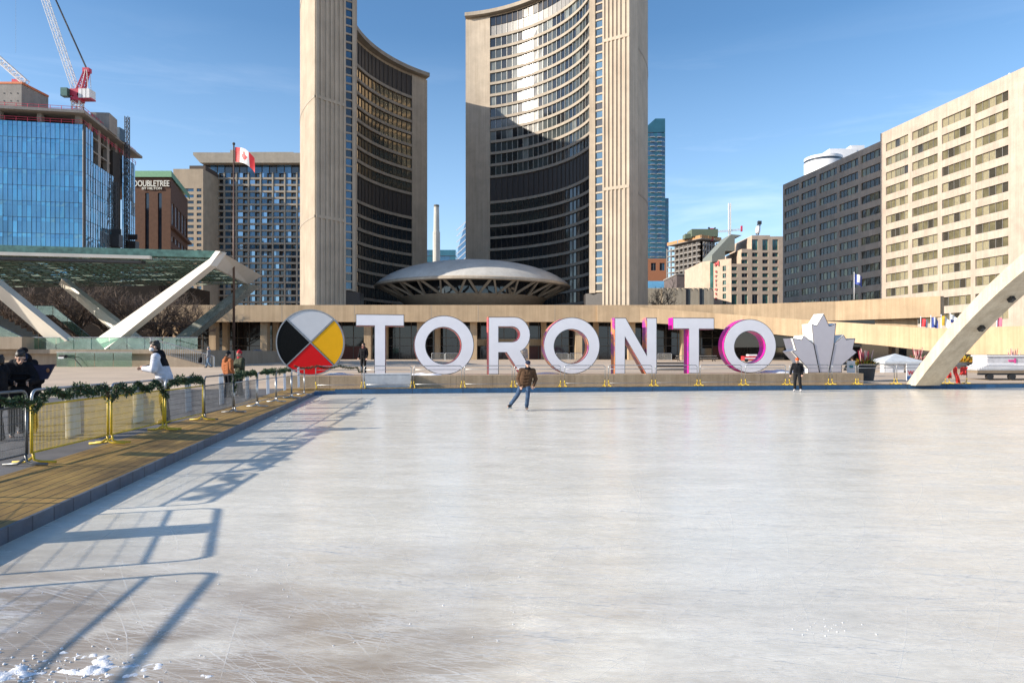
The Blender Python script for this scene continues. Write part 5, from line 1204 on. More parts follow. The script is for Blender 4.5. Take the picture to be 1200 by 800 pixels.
# ---- gridded hotel block
rn = random.Random(44); y = 300; t = thing('grid_hotel', 'tall hotel block with a grid of blue balconied windows under a wide flat roof', 'hotel', (XP(290, y), y, 1)); x0, x1 = XP(234.5, y), XP(362, y); zt = ZP(193, y); fl = 7.62*y/F
SHC = concrete('hotel_concrete', (0.37, 0.325, 0.265), 0.2, 0.3)
bays = 9; W_ = (x1-x0)/bays
for k in range(24):
    z0 = zt-3.6-(k+1)*fl; 
    if z0 < 1: break
    mb = MB()
    for i in range(bays):
        for j in range(4):
            u0 = x0+(i+j/4)*W_; dep = 0.5 if j < 2 else 1.6
            if j in (0, 2): mb.quad((u0, y+0.5, z0+0.85), (u0, y+1.6, z0+0.85), (u0, y+1.6, z0+fl), (u0, y+0.5, z0+fl), 3)
            if j == 3 and i == bays-1: mb.quad((u0+W_/4, y+0.5, z0+0.85), (u0+W_/4, y+1.6, z0+0.85), (u0+W_/4, y+1.6, z0+fl), (u0+W_/4, y+0.5, z0+fl), 3)
            if True: mb.quad((u0, y+0.5, z0+0.852), (u0+W_/4, y+0.5, z0+0.852), (u0+W_/4, y+1.62, z0+0.852), (u0, y+1.62, z0+0.852), 3)
            if True:
               pass
            dep = dep; jj = rn.uniform(-.02, .02)
            mb.quad((u0, y+dep, z0+0.85), (u0+W_/4, y+dep+jj, z0+0.85), (u0+W_/4, y+dep+jj*2, z0+fl), (u0, y+dep+jj, z0+fl), rn.choice((0, 0, 0, 2)) if j < 2 else rn.choice((1, 1, 1, 0)))
    mb.build('window_row', [BLUEW, DKG, BLUEL, SHC], t, fix=False)
    mb = MB(); mb.obox((x0, y, z0), (x1-x0, 0, 0), (0, 1.9, 0), (0, 0, 0.85)); mb.build('balcony_band', SHC, t)
for i in range(bays+1):
    mb = MB(); mb.obox((x0+i*W_-0.3, y-0.25, 1), (0.6, 0, 0), (0, 0.9, 0), (0, 0, zt-4.4)); mb.build('pier', SHC, t)
mb = MB(); mb.obox((x0, y+2.0, 1), (x1-x0, 0, 0), (0, 18, 0), (0, 0, zt-1)); mb.build('core_wall', SHC, t)
mb = MB(); mb.loops([[(XP(238, y), zt), (x1+1, zt), (x1+1, ZP(181.5, y)), (XP(230, y), ZP(181.0, y)), (XP(230, y), ZP(184, y))]], lambda a, z, d: Vector((a, y-3+d, z)), 0, 24); mb.build('roof_slab', SHC, t)
mb = MB()
for i in range(14): mb.quad((x0+1+i*(x1-x0-2)/14, y+0.6, zt-3.6), (x0+0.6+(i+1)*(x1-x0-2)/14, y+0.6, zt-3.6), (x0+0.6+(i+1)*(x1-x0-2)/14, y+0.6, zt), (x0+1+i*(x1-x0-2)/14, y+0.6, zt), rn.choice((0, 1, 0)))
mb.build('top_glazing', [DKG, BLUEW], t, fix=False)
mb = MB(); mb.obox((XP(267, y), y+3, ZP(181.5, y)), (XP(341, y)-XP(267, y), 0, 0), (0, 12, 0), (0, 0, 2.1)); mb.obox((XP(267, y), y+2.5, ZP(181.5, y)), (XP(276, y)-XP(267, y), 0, 0), (0, 2, 0), (0, 0, 2.9)); mb.build('penthouse', SHC, t)
# ---- between the towers
rn = random.Random(45); y = 430
curtain_tower('low teal glass building glimpsed between the two curved towers', XP(490, y), XP(534, y), y, 15, ZP(330, y), ZP(289, y), 4.0, 3.0, [TEALG, BLUEW, DARKST, MULL], rn, 'glass_building')
t = thing('glass_wedge', 'pale glass building edge beside the taller curved tower', 'building', (XP(542, 400), 400, 1)); mb = MB(); y = 400
mb.loops([[(XP(534, y), 1), (XP(556, y), 1), (XP(556, y), ZP(258, y)), (XP(545, y), ZP(262, y)), (XP(536.5, y), ZP(292, y))]], lambda a, z, d: Vector((a, y+d, z)), 0, 15); mb.build('glazing', BLUEL, t)
mb = MB()
for k in range(7): mb.beam(P(535, 312-k*7, y-0.3), P(548, 300-k*7, y-0.3), 0.4, 0.5, 0, (0, 1, 0))
mb.build('diagonal_fin', WHITEP, t)
y = 350; t = thing('chimney', 'tall pale chimney between the two curved towers', 'chimney', (XP(511.5, y), y, 1)); mb = MB(); cx = XP(511.5, y)
mb.lathe([(1.95, 1), (1.85, ZP(272, y)), (1.55, ZP(271.5, y)), (1.3, ZP(242, y))], (cx, y, 0), 12); mb.build('shaft', concrete('chimney_concrete', (0.55, 0.53, 0.48), 0.3, 0.4), t)
mb = MB(); mb.lathe([(1.4, ZP(242.5, y)), (1.4, ZP(240.3, y)), (0.9, ZP(240.3, y))], (cx, y, 0), 12); mb.build('cap', mat('sooty_cap', (0.12, 0.11, 0.10), 0.8), t)
# far cranes on the right
y = 420; t = thing('tower_crane', 'thin white crane mast with a level jib above the unfinished building', 'crane', (XP(855, y), y, 1)); mb = MB(); lattice(mb, (XP(855, y), y, ZP(285, y)), (XP(855, y), y, ZP(238, y)), 1.2, 20, 0.14); mb.build('mast', WLAT, t)
mb = MB(); lattice(mb, P(836, 272, y), P(868, 269, y), 0.8, 12, 0.10); mb.build('jib', WLAT, t); mb = MB(); mb.box(P(869, 268, y), (0.8, 1.5, 3.4)); mb.build('jib_end', CRED, t)
t = thing('tower_crane', 'small dark crane head with a red cab above the unfinished building', 'crane', (XP(834, 365), 365, 1)); mb = MB(); lattice(mb, P(834, 282, 365), P(834, 271, 365), 1.0, 3, 0.12); mb.box(P(834, 269, 365), (1.6, 1.5, 1.2)); mb.build('cab', CRED, t); mb = MB(); mb.beam(P(833, 269.5, 365), P(830, 266.5, 365), 0.7, 0.8); mb.beam(P(835, 269.5, 365), P(838.5, 267, 365), 0.7, 0.8); mb.build('arm', DARKST, t)
t = thing('roof_mast', 'dark roof antenna mast on top of the stepped hotel', 'antenna', (XP(889, 250), 250, ZP(275, 250))); mb = MB(); lattice(mb, P(887.5, 275, 250), P(890, 259, 250), 0.8, 6, 0.08); mb.build('mast', DARKST, t); mb = MB(); mb.cap(P(888, 271, 249.5), P(888.5, 267, 249.5), 0.9, 0.8); mb.build('dish', WHITEP, t); mb = MB(); mb.box(P(890, 261, 250), (1.3, 1.0, 1.2)); mb.build('antenna_head', DARKST, t)

# ================================================================== stage: platform, stairs, folded frame and roof
SP0 = concrete('stage_concrete', (0.36, 0.29, 0.215), 0.4, 0.5)
t = thing('stage_platform', 'raised concrete stage with stairs and green glass balustrades at the left', 'stage', (-50, 70, 0.7)); SZ = 2.3
mb = MB(); xr = XP(236, 62); mb.plan([(-90, 62), (xr, 62), (xr-1, 92), (-90, 92)], 0.5, SZ); mb.build('base', SP0, t)
mb = MB(); mb.plan([(-90, 61.6), (xr+0.2, 61.6), (xr+0.2, 61.95), (-90, 61.95)], SZ-0.35, SZ+0.05); mb.build('coping', SP0, t)
def glass_fence(name, a, b_, h, n, rail=True):
    a, b_ = Vector(a), Vector(b_)
    for k in range(n):
        p, q = a.lerp(b_, (k+0.02)/n), a.lerp(b_, (k+0.98)/n); mb = MB(); d = (q-p); s = Vector((-d.y, d.x, 0)).normalized()*0.02; mb.obox(p, d, s, (0, 0, h)); mb.build('glass_panel', GGLASS, t)
    if rail: mb = MB(); mb.tube([a+Vector((0, 0, h+0.04)), b_+Vector((0, 0, h+0.04))], 0.035, 6); mb.build('handrail', STEEL, t)
glass_fence('g', (XP(24, 62.6), 62.6, SZ+0.05), (XP(232, 62.6), 62.6, SZ+0.05), 1.05, 10)
glass_fence('g', (XP(66, 60.8), 60.8, 0.78), (XP(155, 60.8), 60.8, 0.78), 1.25, 4)
mb = MB(); x0 = XP(28, 70)
for k in range(11):
    mb.obox((x0+3.2-(k+1)*0.62, 66, SZ+k*0.33), (-9+k*0.62, 0, 0), (0, 6, 0), (0, 0, 0.33))
mb.build('staircase', GREY, t)
glass_fence('g', (x0+3.0, 65.7, SZ+0.2), (x0-5.0, 65.7, SZ+4.1), 1.0, 3)
glass_fence('g', (XP(62, 78), 78, 6.4), (XP(26, 78), 78, 6.4), 1.0, 2); glass_fence('g', (XP(113, 78), 78, SZ), (XP(62, 78), 78, 6.4), 1.0, 3)
mb = MB(); mb.obox((XP(-20, 61), 61.0, 2.36), (XP(25.5, 61)-XP(-20, 61), 0, 0), (0, 3, 0), (0, 0, 1.1)); mb.build('side_block', SP0, t)
mb = MB(); xa, xb = XP(178, 60.5), XP(252, 60.5)
mb.loops([[(xa, 0.6), (xb, 0.6), (xb, 0.75), (xa, SZ-0.1)]], lambda a, z, d: Vector((a, 60.4+d, z)), 0, 1.1); mb.build('ramp', SP0, t)
mb = MB(); n = 34
for k in range(n+1): f = k/n; x = xa+(xb-xa)*f; zb = SZ+(0.7-SZ)*f; mb.tube([(x, 60.3, zb), (x, 60.3, zb+1.0)], 0.022 if k not in (0, n) else 0.07, 4)
mb.tube([(xa, 60.3, SZ+1.0), (xb, 60.3, 1.72)], 0.045, 6); mb.build('ramp_railing', STEEL, t)
STC = mat('stage_beam_paint', (0.66, 0.61, 0.53), 0.45, var=0.08, scale=0.5)
t = thing('stage_canopy', 'stage canopy with a green copper truss roof on folded pale zigzag frames', 'canopy', (-45, 70, SZ))
def plank(mb, a0, a1, b0, b1, off, mi=0):
    """a folded plate: edge a (a0..a1) and edge b (b0..b1), thickened by off"""
    off = Vector(off); vs = [Vector(p) for p in (a0, a1, b1, b0)]; vs += [p+off for p in vs]
    mb.add(vs, [(0, 1, 2, 3), (7, 6, 5, 4), (0, 4, 5, 1), (1, 5, 6, 2), (2, 6, 7, 3), (3, 7, 4, 0)], mi)
dF, dB = 63.0, 74.0
for nm, e in (('front_leg', [P(112.5, 397, dF+.5), P(258, 294.5, dF+1.5), P(123, 409.5, dF-.5), P(246, 311, dF+.5)]), ('front_leg', [P(-20, 318, dF-.6), P(79, 399, dF-.6), P(-20, 334, dF+.5), P(62, 404, dF+.5)])):
    mb = MB(); plank(mb, e[0], e[1], e[2], e[3], (0.3, 0.8, 0)); mb.build(nm, STC, t)
mb = MB(); plank(mb, P(62, 398, dF+.55), P(128, 398, dF+.55), P(69, 411, dF+.55), P(123, 411, dF+.55), (0.3, 0.8, 0)); mb.build('base_beam', mat('stage_base_glassgreen', (0.30, 0.42, 0.37), 0.4), t)
mb = MB(); plank(mb, P(258, 294.5, dF+1), P(306.7, 323.0, 78), P(246, 310.5, dF+1), P(291.5, 333.5, 78), (-0.6, 0.4, 0.1)); mb.build('edge_beam', STC, t)
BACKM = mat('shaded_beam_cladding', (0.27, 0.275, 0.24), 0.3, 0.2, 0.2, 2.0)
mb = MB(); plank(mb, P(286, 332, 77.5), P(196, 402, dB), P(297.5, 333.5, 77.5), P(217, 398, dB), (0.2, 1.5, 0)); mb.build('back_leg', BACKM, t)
mb = MB(); plank(mb, P(72, 326.5, 80), P(172, 405, dB), P(69, 333.5, 80.8), P(152, 406, dB+.8), (0.3, 0.8, 0)); mb.build('back_leg', STC, t)
mb = MB(); plank(mb, P(150, 403, dB), P(214, 401, dB), P(158, 410, dB), P(200, 410, dB), (0.3, 1.5, 0)); mb.build('base_beam', STC, t)
# roof
ra, rb, rc_, rd = Vector((-28.6, 66.3)), Vector((-34.6, 88.5)), Vector((-100, 96)), Vector((-80, 56.0)); ZU, ZTp = 11.0, 11.75
grid = lambda f, g: (rd.lerp(ra, f)).lerp(rc_.lerp(rb, f), g)
mb = MB(); NU, NV = 30, 12
for i in range(NU):
    for j in range(NV):
        a, b_, c, d = grid((i+.03)/NU, (j+.04)/NV), grid((i+.97)/NU, (j+.04)/NV), grid((i+.97)/NU, (j+.96)/NV), grid((i+.03)/NU, (j+.96)/NV)
        if random.random() < 0.86: mb.plan([a, b_, c, d], ZTp-0.08, ZTp)
mb.build('roof_panels', MATS['patina_roof_glass'], t)
mb = MB()
for i in range(NU+1): a, b_ = grid(i/NU, 0), grid(i/NU, 1); mb.beam((a.x, a.y, ZU), (b_.x, b_.y, ZU), 0.10, 0.12); mb.beam((a.x, a.y, ZTp-0.15), (b_.x, b_.y, ZTp-0.15), 0.12, 0.14)
for j in range(NV+1): a, b_ = grid(0, j/NV), grid(1, j/NV); mb.beam((a.x, a.y, ZU+0.01), (b_.x, b_.y, ZU+0.01), 0.10, 0.12); mb.beam((a.x, a.y, ZTp-0.2), (b_.x, b_.y, ZTp-0.2), 0.12, 0.14)
for i in range(NU):
    for j in range(NV):
        a, b_ = grid(i/NU, j/NV), grid((i+1)/NU, (j+1)/NV); m = grid((i+.5)/NU, (j+.5)/NV); mb.beam((a.x, a.y, ZU), (m.x, m.y, ZTp-.15), .07, .07); mb.beam((m.x, m.y, ZTp-.15), (b_.x, b_.y, ZU), .07, .07)
        c, d = grid((i+1)/NU, j/NV), grid(i/NU, (j+1)/NV); mb.beam((c.x, c.y, ZU), (m.x, m.y, ZTp-.15), .07, .07)
mb.build('roof_truss', PATIN_D, t)
mb = MB(); mb.obox((rd.x, rd.y-0.15, ZU+0.25), (ra.x-rd.x, ra.y-rd.y, 0), (0, 0.14, 0), (0, 0, ZTp-ZU-0.1)); mb.build('fascia', PATINA, t)
mb = MB(); a = rd+(ra-rd)*0.0; b_ = rd+(ra-rd)*0.875; mb.obox((a.x+1, a.y-0.9, ZU-0.15), (b_.x-a.x, b_.y-a.y, 0), (0, 0.35, 0), (0, 0, 0.30)); mb.obox((a.x+12, a.y+1.4, ZU-0.5), (b_.x-a.x-12, b_.y-a.y-2, 0), (0, 0.9, 0), (0, 0, 0.25), 1); mb.build('lighting_bar', [STC, DARKST], t)

# ================================================================== bare trees
def bare_tree(label, x, y, z, H, R, seed, group=None, n1=13):
    rn = random.Random(seed); t = thing('bare_tree', label, 'tree', (x, y, z), 0, group)
    tr, tw = MB(), MB()
    top = Vector((x+rn.uniform(-.4, .4), y, z+H*0.42)); tr.tube([(x, y, z), (x, y, z+H*0.2), top], [0.22*H/10, 0.17*H/10, 0.13*H/10], 7)
    def grow(p, d, L, r, lv):
        q = p; path = [p]
        for k in range(3): d = (d+Vector((rn.gauss(0, .13), rn.gauss(0, .13), rn.gauss(0.03, .08)))).normalized(); q = q+d*L/3; path.append(q)
        (tr if lv < 2 else tw).tube(path, [r, r*.85, r*.7, r*.5], 5 if lv < 2 else 3, caps=False)
        if lv >= 4: return
        for k in range(rn.choice((2, 3, 3)) + (1 if lv > 1 else 0)):
            f = rn.choice((1, 2, 3)); o = Vector((rn.gauss(0, 1), rn.gauss(0, 1), rn.gauss(0.25, .7))).normalized()
            grow(path[f], (d*0.75+o*0.75).normalized(), L*rn.uniform(.58, .8), r*.6, lv+1)
    for k in range(n1):
        a = 2*pi*k/n1+rn.random(); e = rn.uniform(0.35, 1.2); st = Vector((x, y, z+H*rn.uniform(0.22, 0.42)))
        grow(st, Vector((cos(a)*cos(e), sin(a)*cos(e), sin(e))), H*0.27, 0.12*H/10, 0)
    tr.build('trunk', BARK, t, True); tw.build('crown', TWIG, t, fix=False)
tl = ['bare brown tree behind the left zigzag leg of the stage', 'bare brown tree seen below the stage roof, left of the back leg', 'bare brown tree behind the crossing of the stage legs', 'bare brown tree between the rising stage leg and the back leg', 'bare brown tree under the right part of the stage roof', 'bare brown tree at the left end of the podium', 'bare brown tree at the left edge under the stage roof']
for i, (pxx, d, H, dz) in enumerate([(48, 100, 11.5, 0), (90, 97, 12.5, 1), (128, 101, 12, 2), (155, 98, 11.8, 3), (188, 103, 11.5, 4), (217, 106, 11, 5), (8, 102, 12, 6)]):
    bare_tree(tl[i], XP(pxx, d), d, 1.0, H, 4, 60+i, 'bare trees behind the stage')
bare_tree('small bare tree rising in front of the low pale hall and brick building', XP(776, 215), 215, 9, 17, 5, 80, None, 7)
# dark hedge-like bank behind the trees
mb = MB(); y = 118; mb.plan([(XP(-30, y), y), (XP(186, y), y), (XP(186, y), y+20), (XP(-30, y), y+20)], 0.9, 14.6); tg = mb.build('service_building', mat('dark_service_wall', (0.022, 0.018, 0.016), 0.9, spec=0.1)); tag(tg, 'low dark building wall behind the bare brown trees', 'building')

# ================================================================== arch over the rink
t = thing('concrete_arch', 'tall pale concrete arch springing from the far rink edge and leaving the picture at right', 'arch', (21.8, 37.5, 0.25))
AX0, AD0 = 21.76, 37.75
def apt(r, z, w): # r: run from the foot towards the camera side along v, w across to the right
    return Vector((AX0+SU*r+CU*w, AD0-CU*r+SU*w, z))
n = 40; WD = 1.5; L1, H1, L2, H2 = 15.6, 8.75, 14.85, 7.95
T_ = [k/n for k in range(n+1)]
out_ = [(2*L1*f, 0.2+H1*(1-(1-2*f)**2)) for f in T_]; inn_ = [(L1-L2+2*L2*f, 0.2+H2*(1-(1-2*f)**2)) for f in T_]
mb = MB()
for k in range(n):
    o0, o1, i0, i1 = out_[k], out_[k+1], inn_[k], inn_[k+1]
    for w_ in (0, WD): mb.quad(apt(*o0, w_), apt(*o1, w_), apt(*i1, w_), apt(*i0, w_))
    mb.quad(apt(*o0, 0), apt(*o1, 0), apt(*o1, WD), apt(*o0, WD)); mb.quad(apt(*i0, 0), apt(*i1, 0), apt(*i1, WD), apt(*i0, WD))
o = mb.build('rib', ARCHC, t, True, sharp=25)
for f in (0.108, 0.165, 0.232, 0.30, 0.40, 0.5, 0.6):
    r, z = L1-L2+2*L2*f, 0.2+H2*(1-(1-2*f)**2); d = Vector((apt(r+0.1, 0, 0)-apt(r, 0, 0))); sl_ = H2*4*(1-2*f)/(2*L2)
    ax = (apt(r+1, z+sl_, 0)-apt(r, z, 0)).normalized(); sx = (apt(0, 0, 1)-apt(0, 0, 0)).normalized(); nn_ = ax.cross(sx).normalized()
    if nn_.z > 0: nn_ = -nn_
    mb = MB(); c = apt(r, z, WD*0.62)+nn_*0.01; mb.obox(c-ax*0.13-sx*0.11, ax*0.26, sx*0.22, nn_*0.20); mb.build('floodlight', BLACK, t)

# ================================================================== things in the square on the right
def plant_mb(c, R, H, n, rn, cols):
    mb = MB()
    for k in range(n):
        a = rn.random()*2*pi; rr = R*sqrt(rn.random()); p = Vector((c[0]+rr*cos(a)*0.6, c[1]+rr*sin(a)*0.6, c[2])); L = H*rn.uniform(.5, 1)*(1.15-0.6*rr/R)
        d = Vector((cos(a)*rr/R*0.9+rn.gauss(0, .2), sin(a)*rr/R*0.9+rn.gauss(0, .2), 1)).normalized(); s = d.cross(Vector((0, 0, 1)))
        s = (Vector((1, 0, 0)) if s.length < 1e-3 else s.normalized())*L*0.10; m = rn.choice(cols)
        q = p+d*L*.55+Vector((0, 0, -.02)); e = p+d*L+Vector((d.x, d.y, -0.35))*L*0.25; mb.add([p-s*.4, p+s*.4, q+s, e, q-s], [(0, 1, 2, 3, 4)], m)
    return mb
PLM = [mat('yellow_green_leaf', (0.30, 0.28, 0.03), 0.5), mat('deep_green_leaf', (0.04, 0.09, 0.02), 0.5), mat('gold_leaf', (0.48, 0.25, 0.03), 0.5), mat('crimson_leaf', (0.33, 0.03, 0.06), 0.5), mat('pale_pink_stalk', (0.65, 0.42, 0.40), 0.6)]
rn = random.Random(51)
def planter(label, x, y, z, rt, h, ph, n, cols, stalks=True):
    t = thing('planter', label, 'planter', (x, y, z))
    MB().lathe([(0.02, z), (rt*0.74, z), (rt*0.97, z+h-0.1), (rt*1.04, z+h-0.1), (rt*1.04, z+h), (rt*0.92, z+h), (rt*0.9, z+h-0.12), (0.02, z+h-0.12)], (x, y, 0), 28).build('pot', mat('dark_planter', (0.045, 0.045, 0.047), 0.6) if 'dark_planter' not in MATS else MATS['dark_planter'], t, True, sharp=35)
    mb = plant_mb((x, y, z+h-0.12), rt*1.5, ph, n, rn, cols); mb.build('foliage', PLM, t, fix=False)
    if stalks:
        mb = MB()
        for k in range(16): a = rn.random()*6.28; r = rt*.5*rn.random(); H = ph*rn.uniform(.9, 1.35); mb.tube([(x+r*cos(a), y+r*sin(a), z+h-.1), (x+1.3*r*cos(a), y+1.3*r*sin(a), z+h+H*.6), (x+1.6*r*cos(a), y+1.6*r*sin(a), z+h+H)], [.025, .03, .012], 5, rn.choice((3, 4)))
        mb.build('tall_stalks', PLM, t)
d = 41.0; planter('big black tapered planter with yellow and crimson winter plants beside the maple leaf', XP(1014.5, d), d, plaza_z(XP(1014, d), d), 0.57, 0.98, 0.75, 330, (0, 0, 0, 2, 1, 3))
for i, (pxx, lab) in enumerate([(1076, 'distant planter with pink stalks just left of the arch'), (1128, 'planter with gold foliage right of the arch foot'), (1150, 'low green planter at the right, second from the arch'), (1186, 'green planter at the right edge with thin reddish stalks')]):
    d = 60 if i else 66; planter(lab, XP(pxx, d), d, plaza_z(XP(pxx, d), d), 0.95, 0.6, 0.95, 240, [(3, 4, 1), (2, 2, 0), (1, 1, 0), (1, 1, 3)][i], i in (0, 3))
# market tent
d = 52; cx = XP(1061, d); z0 = plaza_z(cx, d); t = thing('market_tent', 'grey canopy tent with white counter left of the concrete arch', 'tent', (cx, d, z0)); TNT = mat('grey_canvas', (0.50, 0.53, 0.56), 0.7); zt = ZP(427.5, d)+0.25
hw = 1.55; mb = MB(); ap = Vector((cx, d+1.4, zt+0.62)); cs = [Vector((cx-hw, d, zt)), Vector((cx+hw, d, zt)), Vector((cx+hw, d+2.8, zt)), Vector((cx-hw, d+2.8, zt))]
for k in range(4): a, b_ = cs[k], cs[(k+1) % 4]; mb.add([a, b_, ap], [(0, 1, 2)]); mb.quad(a, b_, b_+Vector((0, 0, -.16)), a+Vector((0, 0, -.16)))
mb.build('canopy', TNT, t)
for c in cs: MB().tube([(c.x*0.985+cx*0.015, c.y+(.06 if c.y < d+1 else -.06), z0), (c.x*0.985+cx*0.015, c.y+(.06 if c.y < d+1 else -.06), zt)], 0.03, 6).build('leg', STEEL, t)
mb = MB(); mb.obox((cx-hw+0.1, d+0.3, z0), (1.5, 0, 0), (0, 0.6, 0), (0, 0, 0.85)); mb.obox((cx-hw+0.05, d+0.25, z0+0.85), (1.6, 0, 0), (0, 0.7, 0), (0, 0, 0.05)); mb.build('counter', WHITEP, t)
mb = MB(); mb.cap((cx-0.3, d+0.9, z0+0.3), (cx+0.3, d+0.9, z0+0.55), 0.3, 0.22); mb.build('covered_crate', WHITEP, t)
# white sign by the arch foot
v_ = -1.5; u0, u1 = UV(1062.5, v_), UV(1077, v_); t = thing('notice_board', 'white notice board with red lettering at the foot of the concrete arch', 'sign', RP((u0+u1)/2, v_, 0.3), YAW)
zt, zb = UZ(1070, 426, v_)[1], UZ(1070, 445.5, v_)[1]; mb = MB(); mb.obox(RP(u0, v_, zb), RP(u1-u0, 0)-RP(0, 0), RP(0, -.04)-RP(0, 0), (0, 0, zt-zb)); mb.build('panel', WHITEP, t)
tm = text_mb('W', 0.34, lambda x, z, dd: RP(u0+0.08+x*1.0, v_+0.012-dd*0.5, zb+0.32+z), 0.01, 0, 0.008); tm.build('lettering', SIGNR, t)
mb = MB(); mb.obox(RP(u0+.02, v_+.008, zb+.03), RP(.3, 0)-RP(0, 0), RP(0, -.004)-RP(0, 0), (0, 0, .22)); mb.build('blue_logo_patch', mat('sign_blue', (.06, .16, .4), .4), t)
for s in (u0+.05, u1-.05): MB().tube([RP(s, v_-.03, plaza_z_v(v_)), RP(s, v_-.03, zb)], .02, 6).build('leg', STEEL, t)
# white banner and things beside the leaf
v_ = -3.2; u0, u1 = UV(993, v_), UV(1002, v_); t = thing('banner_stand', 'white and teal banner stand just right of the maple leaf', 'banner', RP((u0+u1)/2, v_, .8), YAW); mb = MB(); mb.obox(RP(u0, v_, .8), RP(u1-u0, 0)-RP(0, 0), RP(0, -.05)-RP(0, 0), (0, 0, .72)); mb.build('panel', WHITEP, t); mb = MB(); mb.lathe([(.0, 0), (.13, 0)], (0, 0, 0), 16); mb = MB(); mb.loops([[( (u0+u1)/2+.13*cos(a*.5236), 1.2+.13*sin(a*.5236)) for a in range(12)]], sgn(v_), -.012, -.004); mb.build('round_emblem', mat('teal_emblem', (.05, .25, .3), .5), t)
# red cloths at the barrier right of the arch
REDC = mat('red_cloth', (0.72, 0.045, 0.035), 0.6)
def cloth(label, px0, px1, py0, py1, tilt):
    v_ = BV+0.06; u0, u1 = UV(px0, v_), UV(px1, v_); zt, zb = UZ(px0, py0, v_)[1], UZ(px0, py1, v_)[1]; mb = MB(); n, m = 8, 7; vs = []
    for j in range(m+1):
        for i in range(n+1): vs.append(RP(u0+(u1-u0)*i/n+tilt*(j/m), v_+0.05*sin(i*1.7+j*.8)+0.04*cos(j*1.3), zt+(zb-zt)*j/m+0.03*sin(i*2.1)*j/m))
    mb.add(vs, [(j*(n+1)+i, j*(n+1)+i+1, (j+1)*(n+1)+i+1, (j+1)*(n+1)+i) for j in range(m) for i in range(n)]); tag(mb.build('red_cloth', REDC, None, True), label, 'cloth', 'red cloths hung on the barrier by the arch')
cloth('red cloth hung on the barrier post nearest the arch foot', 1108, 1114, 431, 443, 0.1); cloth('red cloth strip slanting down in the middle of the short barrier', 1115, 1120, 430, 449, 0.35); cloth('red cloth square hanging at the right end of the short barrier', 1125, 1133, 430, 439.5, 0)
# stacked white barricades on a low trailer
d = 43; x0, x1 = XP(1133, d), XP(1235, d); z0 = plaza_z(x0, d); t = thing('flat_trailer', 'low flat trailer right of the arch carrying stacked barricades', 'trailer', ((x0+x1)/2, d, z0)); mb = MB(); mb.obox((x0, d-1, z0+.42), (x1-x0, 0, 0), (0, 2, 0), (0, 0, .16)); mb.build('bed', mat('trailer_wood', (.22, .17, .12), .8), t)
for f in (.15, .4, .7, .9):
    mb = MB(); x = x0+(x1-x0)*f; mb.tube([(x, d-.95, z0+.21), (x, d-.75, z0+.21)], .21, 14); mb.build('wheel', BLACK, t)
mb = MB(); mb.obox((x0+.1, d-.9, z0+.3), (x1-x0-.2, 0, 0), (0, .1, 0), (0, 0, .12)); mb.build('chassis', DARKST, t)
for k in range(5):
    mb = MB(); z = z0+.60+k*.085; w = (x1-x0)*(.92-.05*k); xa = x0+.2+.15*k
    for yy in (-.8, .6): mb.tube([(xa, d+yy, z+.03), (xa+w, d+yy, z+.03)], .035, 6)
    for i in range(16): mb.box((xa+w*i/15, d-.1, z+.03), (.07 if i % 4 else .16, 1.4, .045))
    tag(mb.build('stacked_barricade', WHITEP), ['bottom white barricade on the flat trailer', 'second lowest white barricade on the flat trailer', 'middle white barricade of the stack on the flat trailer', 'second highest white barricade on the flat trailer', 'topmost white barricade on the flat trailer'][k], 'barricade', 'white barricades stacked on the trailer')
# white tents or wrapped stall behind
d = 57; x0 = XP(1157, d); z0 = plaza_z(x0, d); t = thing('wrapped_stall', 'stall wrapped in pale sheeting behind the flat trailer', 'stall', (x0+1.6, d, z0)); mb = MB(); mb.obox((x0, d, z0), (3.1, 0, 0), (0, 1.8, 0), (0, 0, 1.15)); mb.build('sheeting', mat('pale_sheeting', (.55, .55, .58), .5, var=.2, scale=2), t); mb = MB(); mb.obox((x0-.1, d-.1, z0+1.15), (3.3, 0, 0), (0, 2, 0), (0, 0, .12)); mb.build('top_board', WHITEP, t); mb = MB(); mb.box((x0+2.0, d-.03, z0+.8), (.5, .03, .16)); mb.box((x0+2.3, d-.04, z0+.8), (.14, .03, .4)); mb.build('pink_arrow', mat('pink_mark', (.6, .06, .25), .5), t)
# dark fence behind planters
d = 63; x0, x1 = XP(1118, d), XP(1225, d); z0 = plaza_z(x0, d); t = thing('railing', 'dark upright railing behind the planters at the right', 'railing', ((x0+x1)/2, d, z0)); mb = MB()
for k in range(46): x = x0+(x1-x0)*k/45; mb.box((x, d, z0+.6), (.06, .04, 1.1))
mb.build('bars', DARKST, t); mb = MB(); mb.box(((x0+x1)/2, d, z0+1.17), (x1-x0, .07, .06)); mb.build('top_rail', DARKST, t)
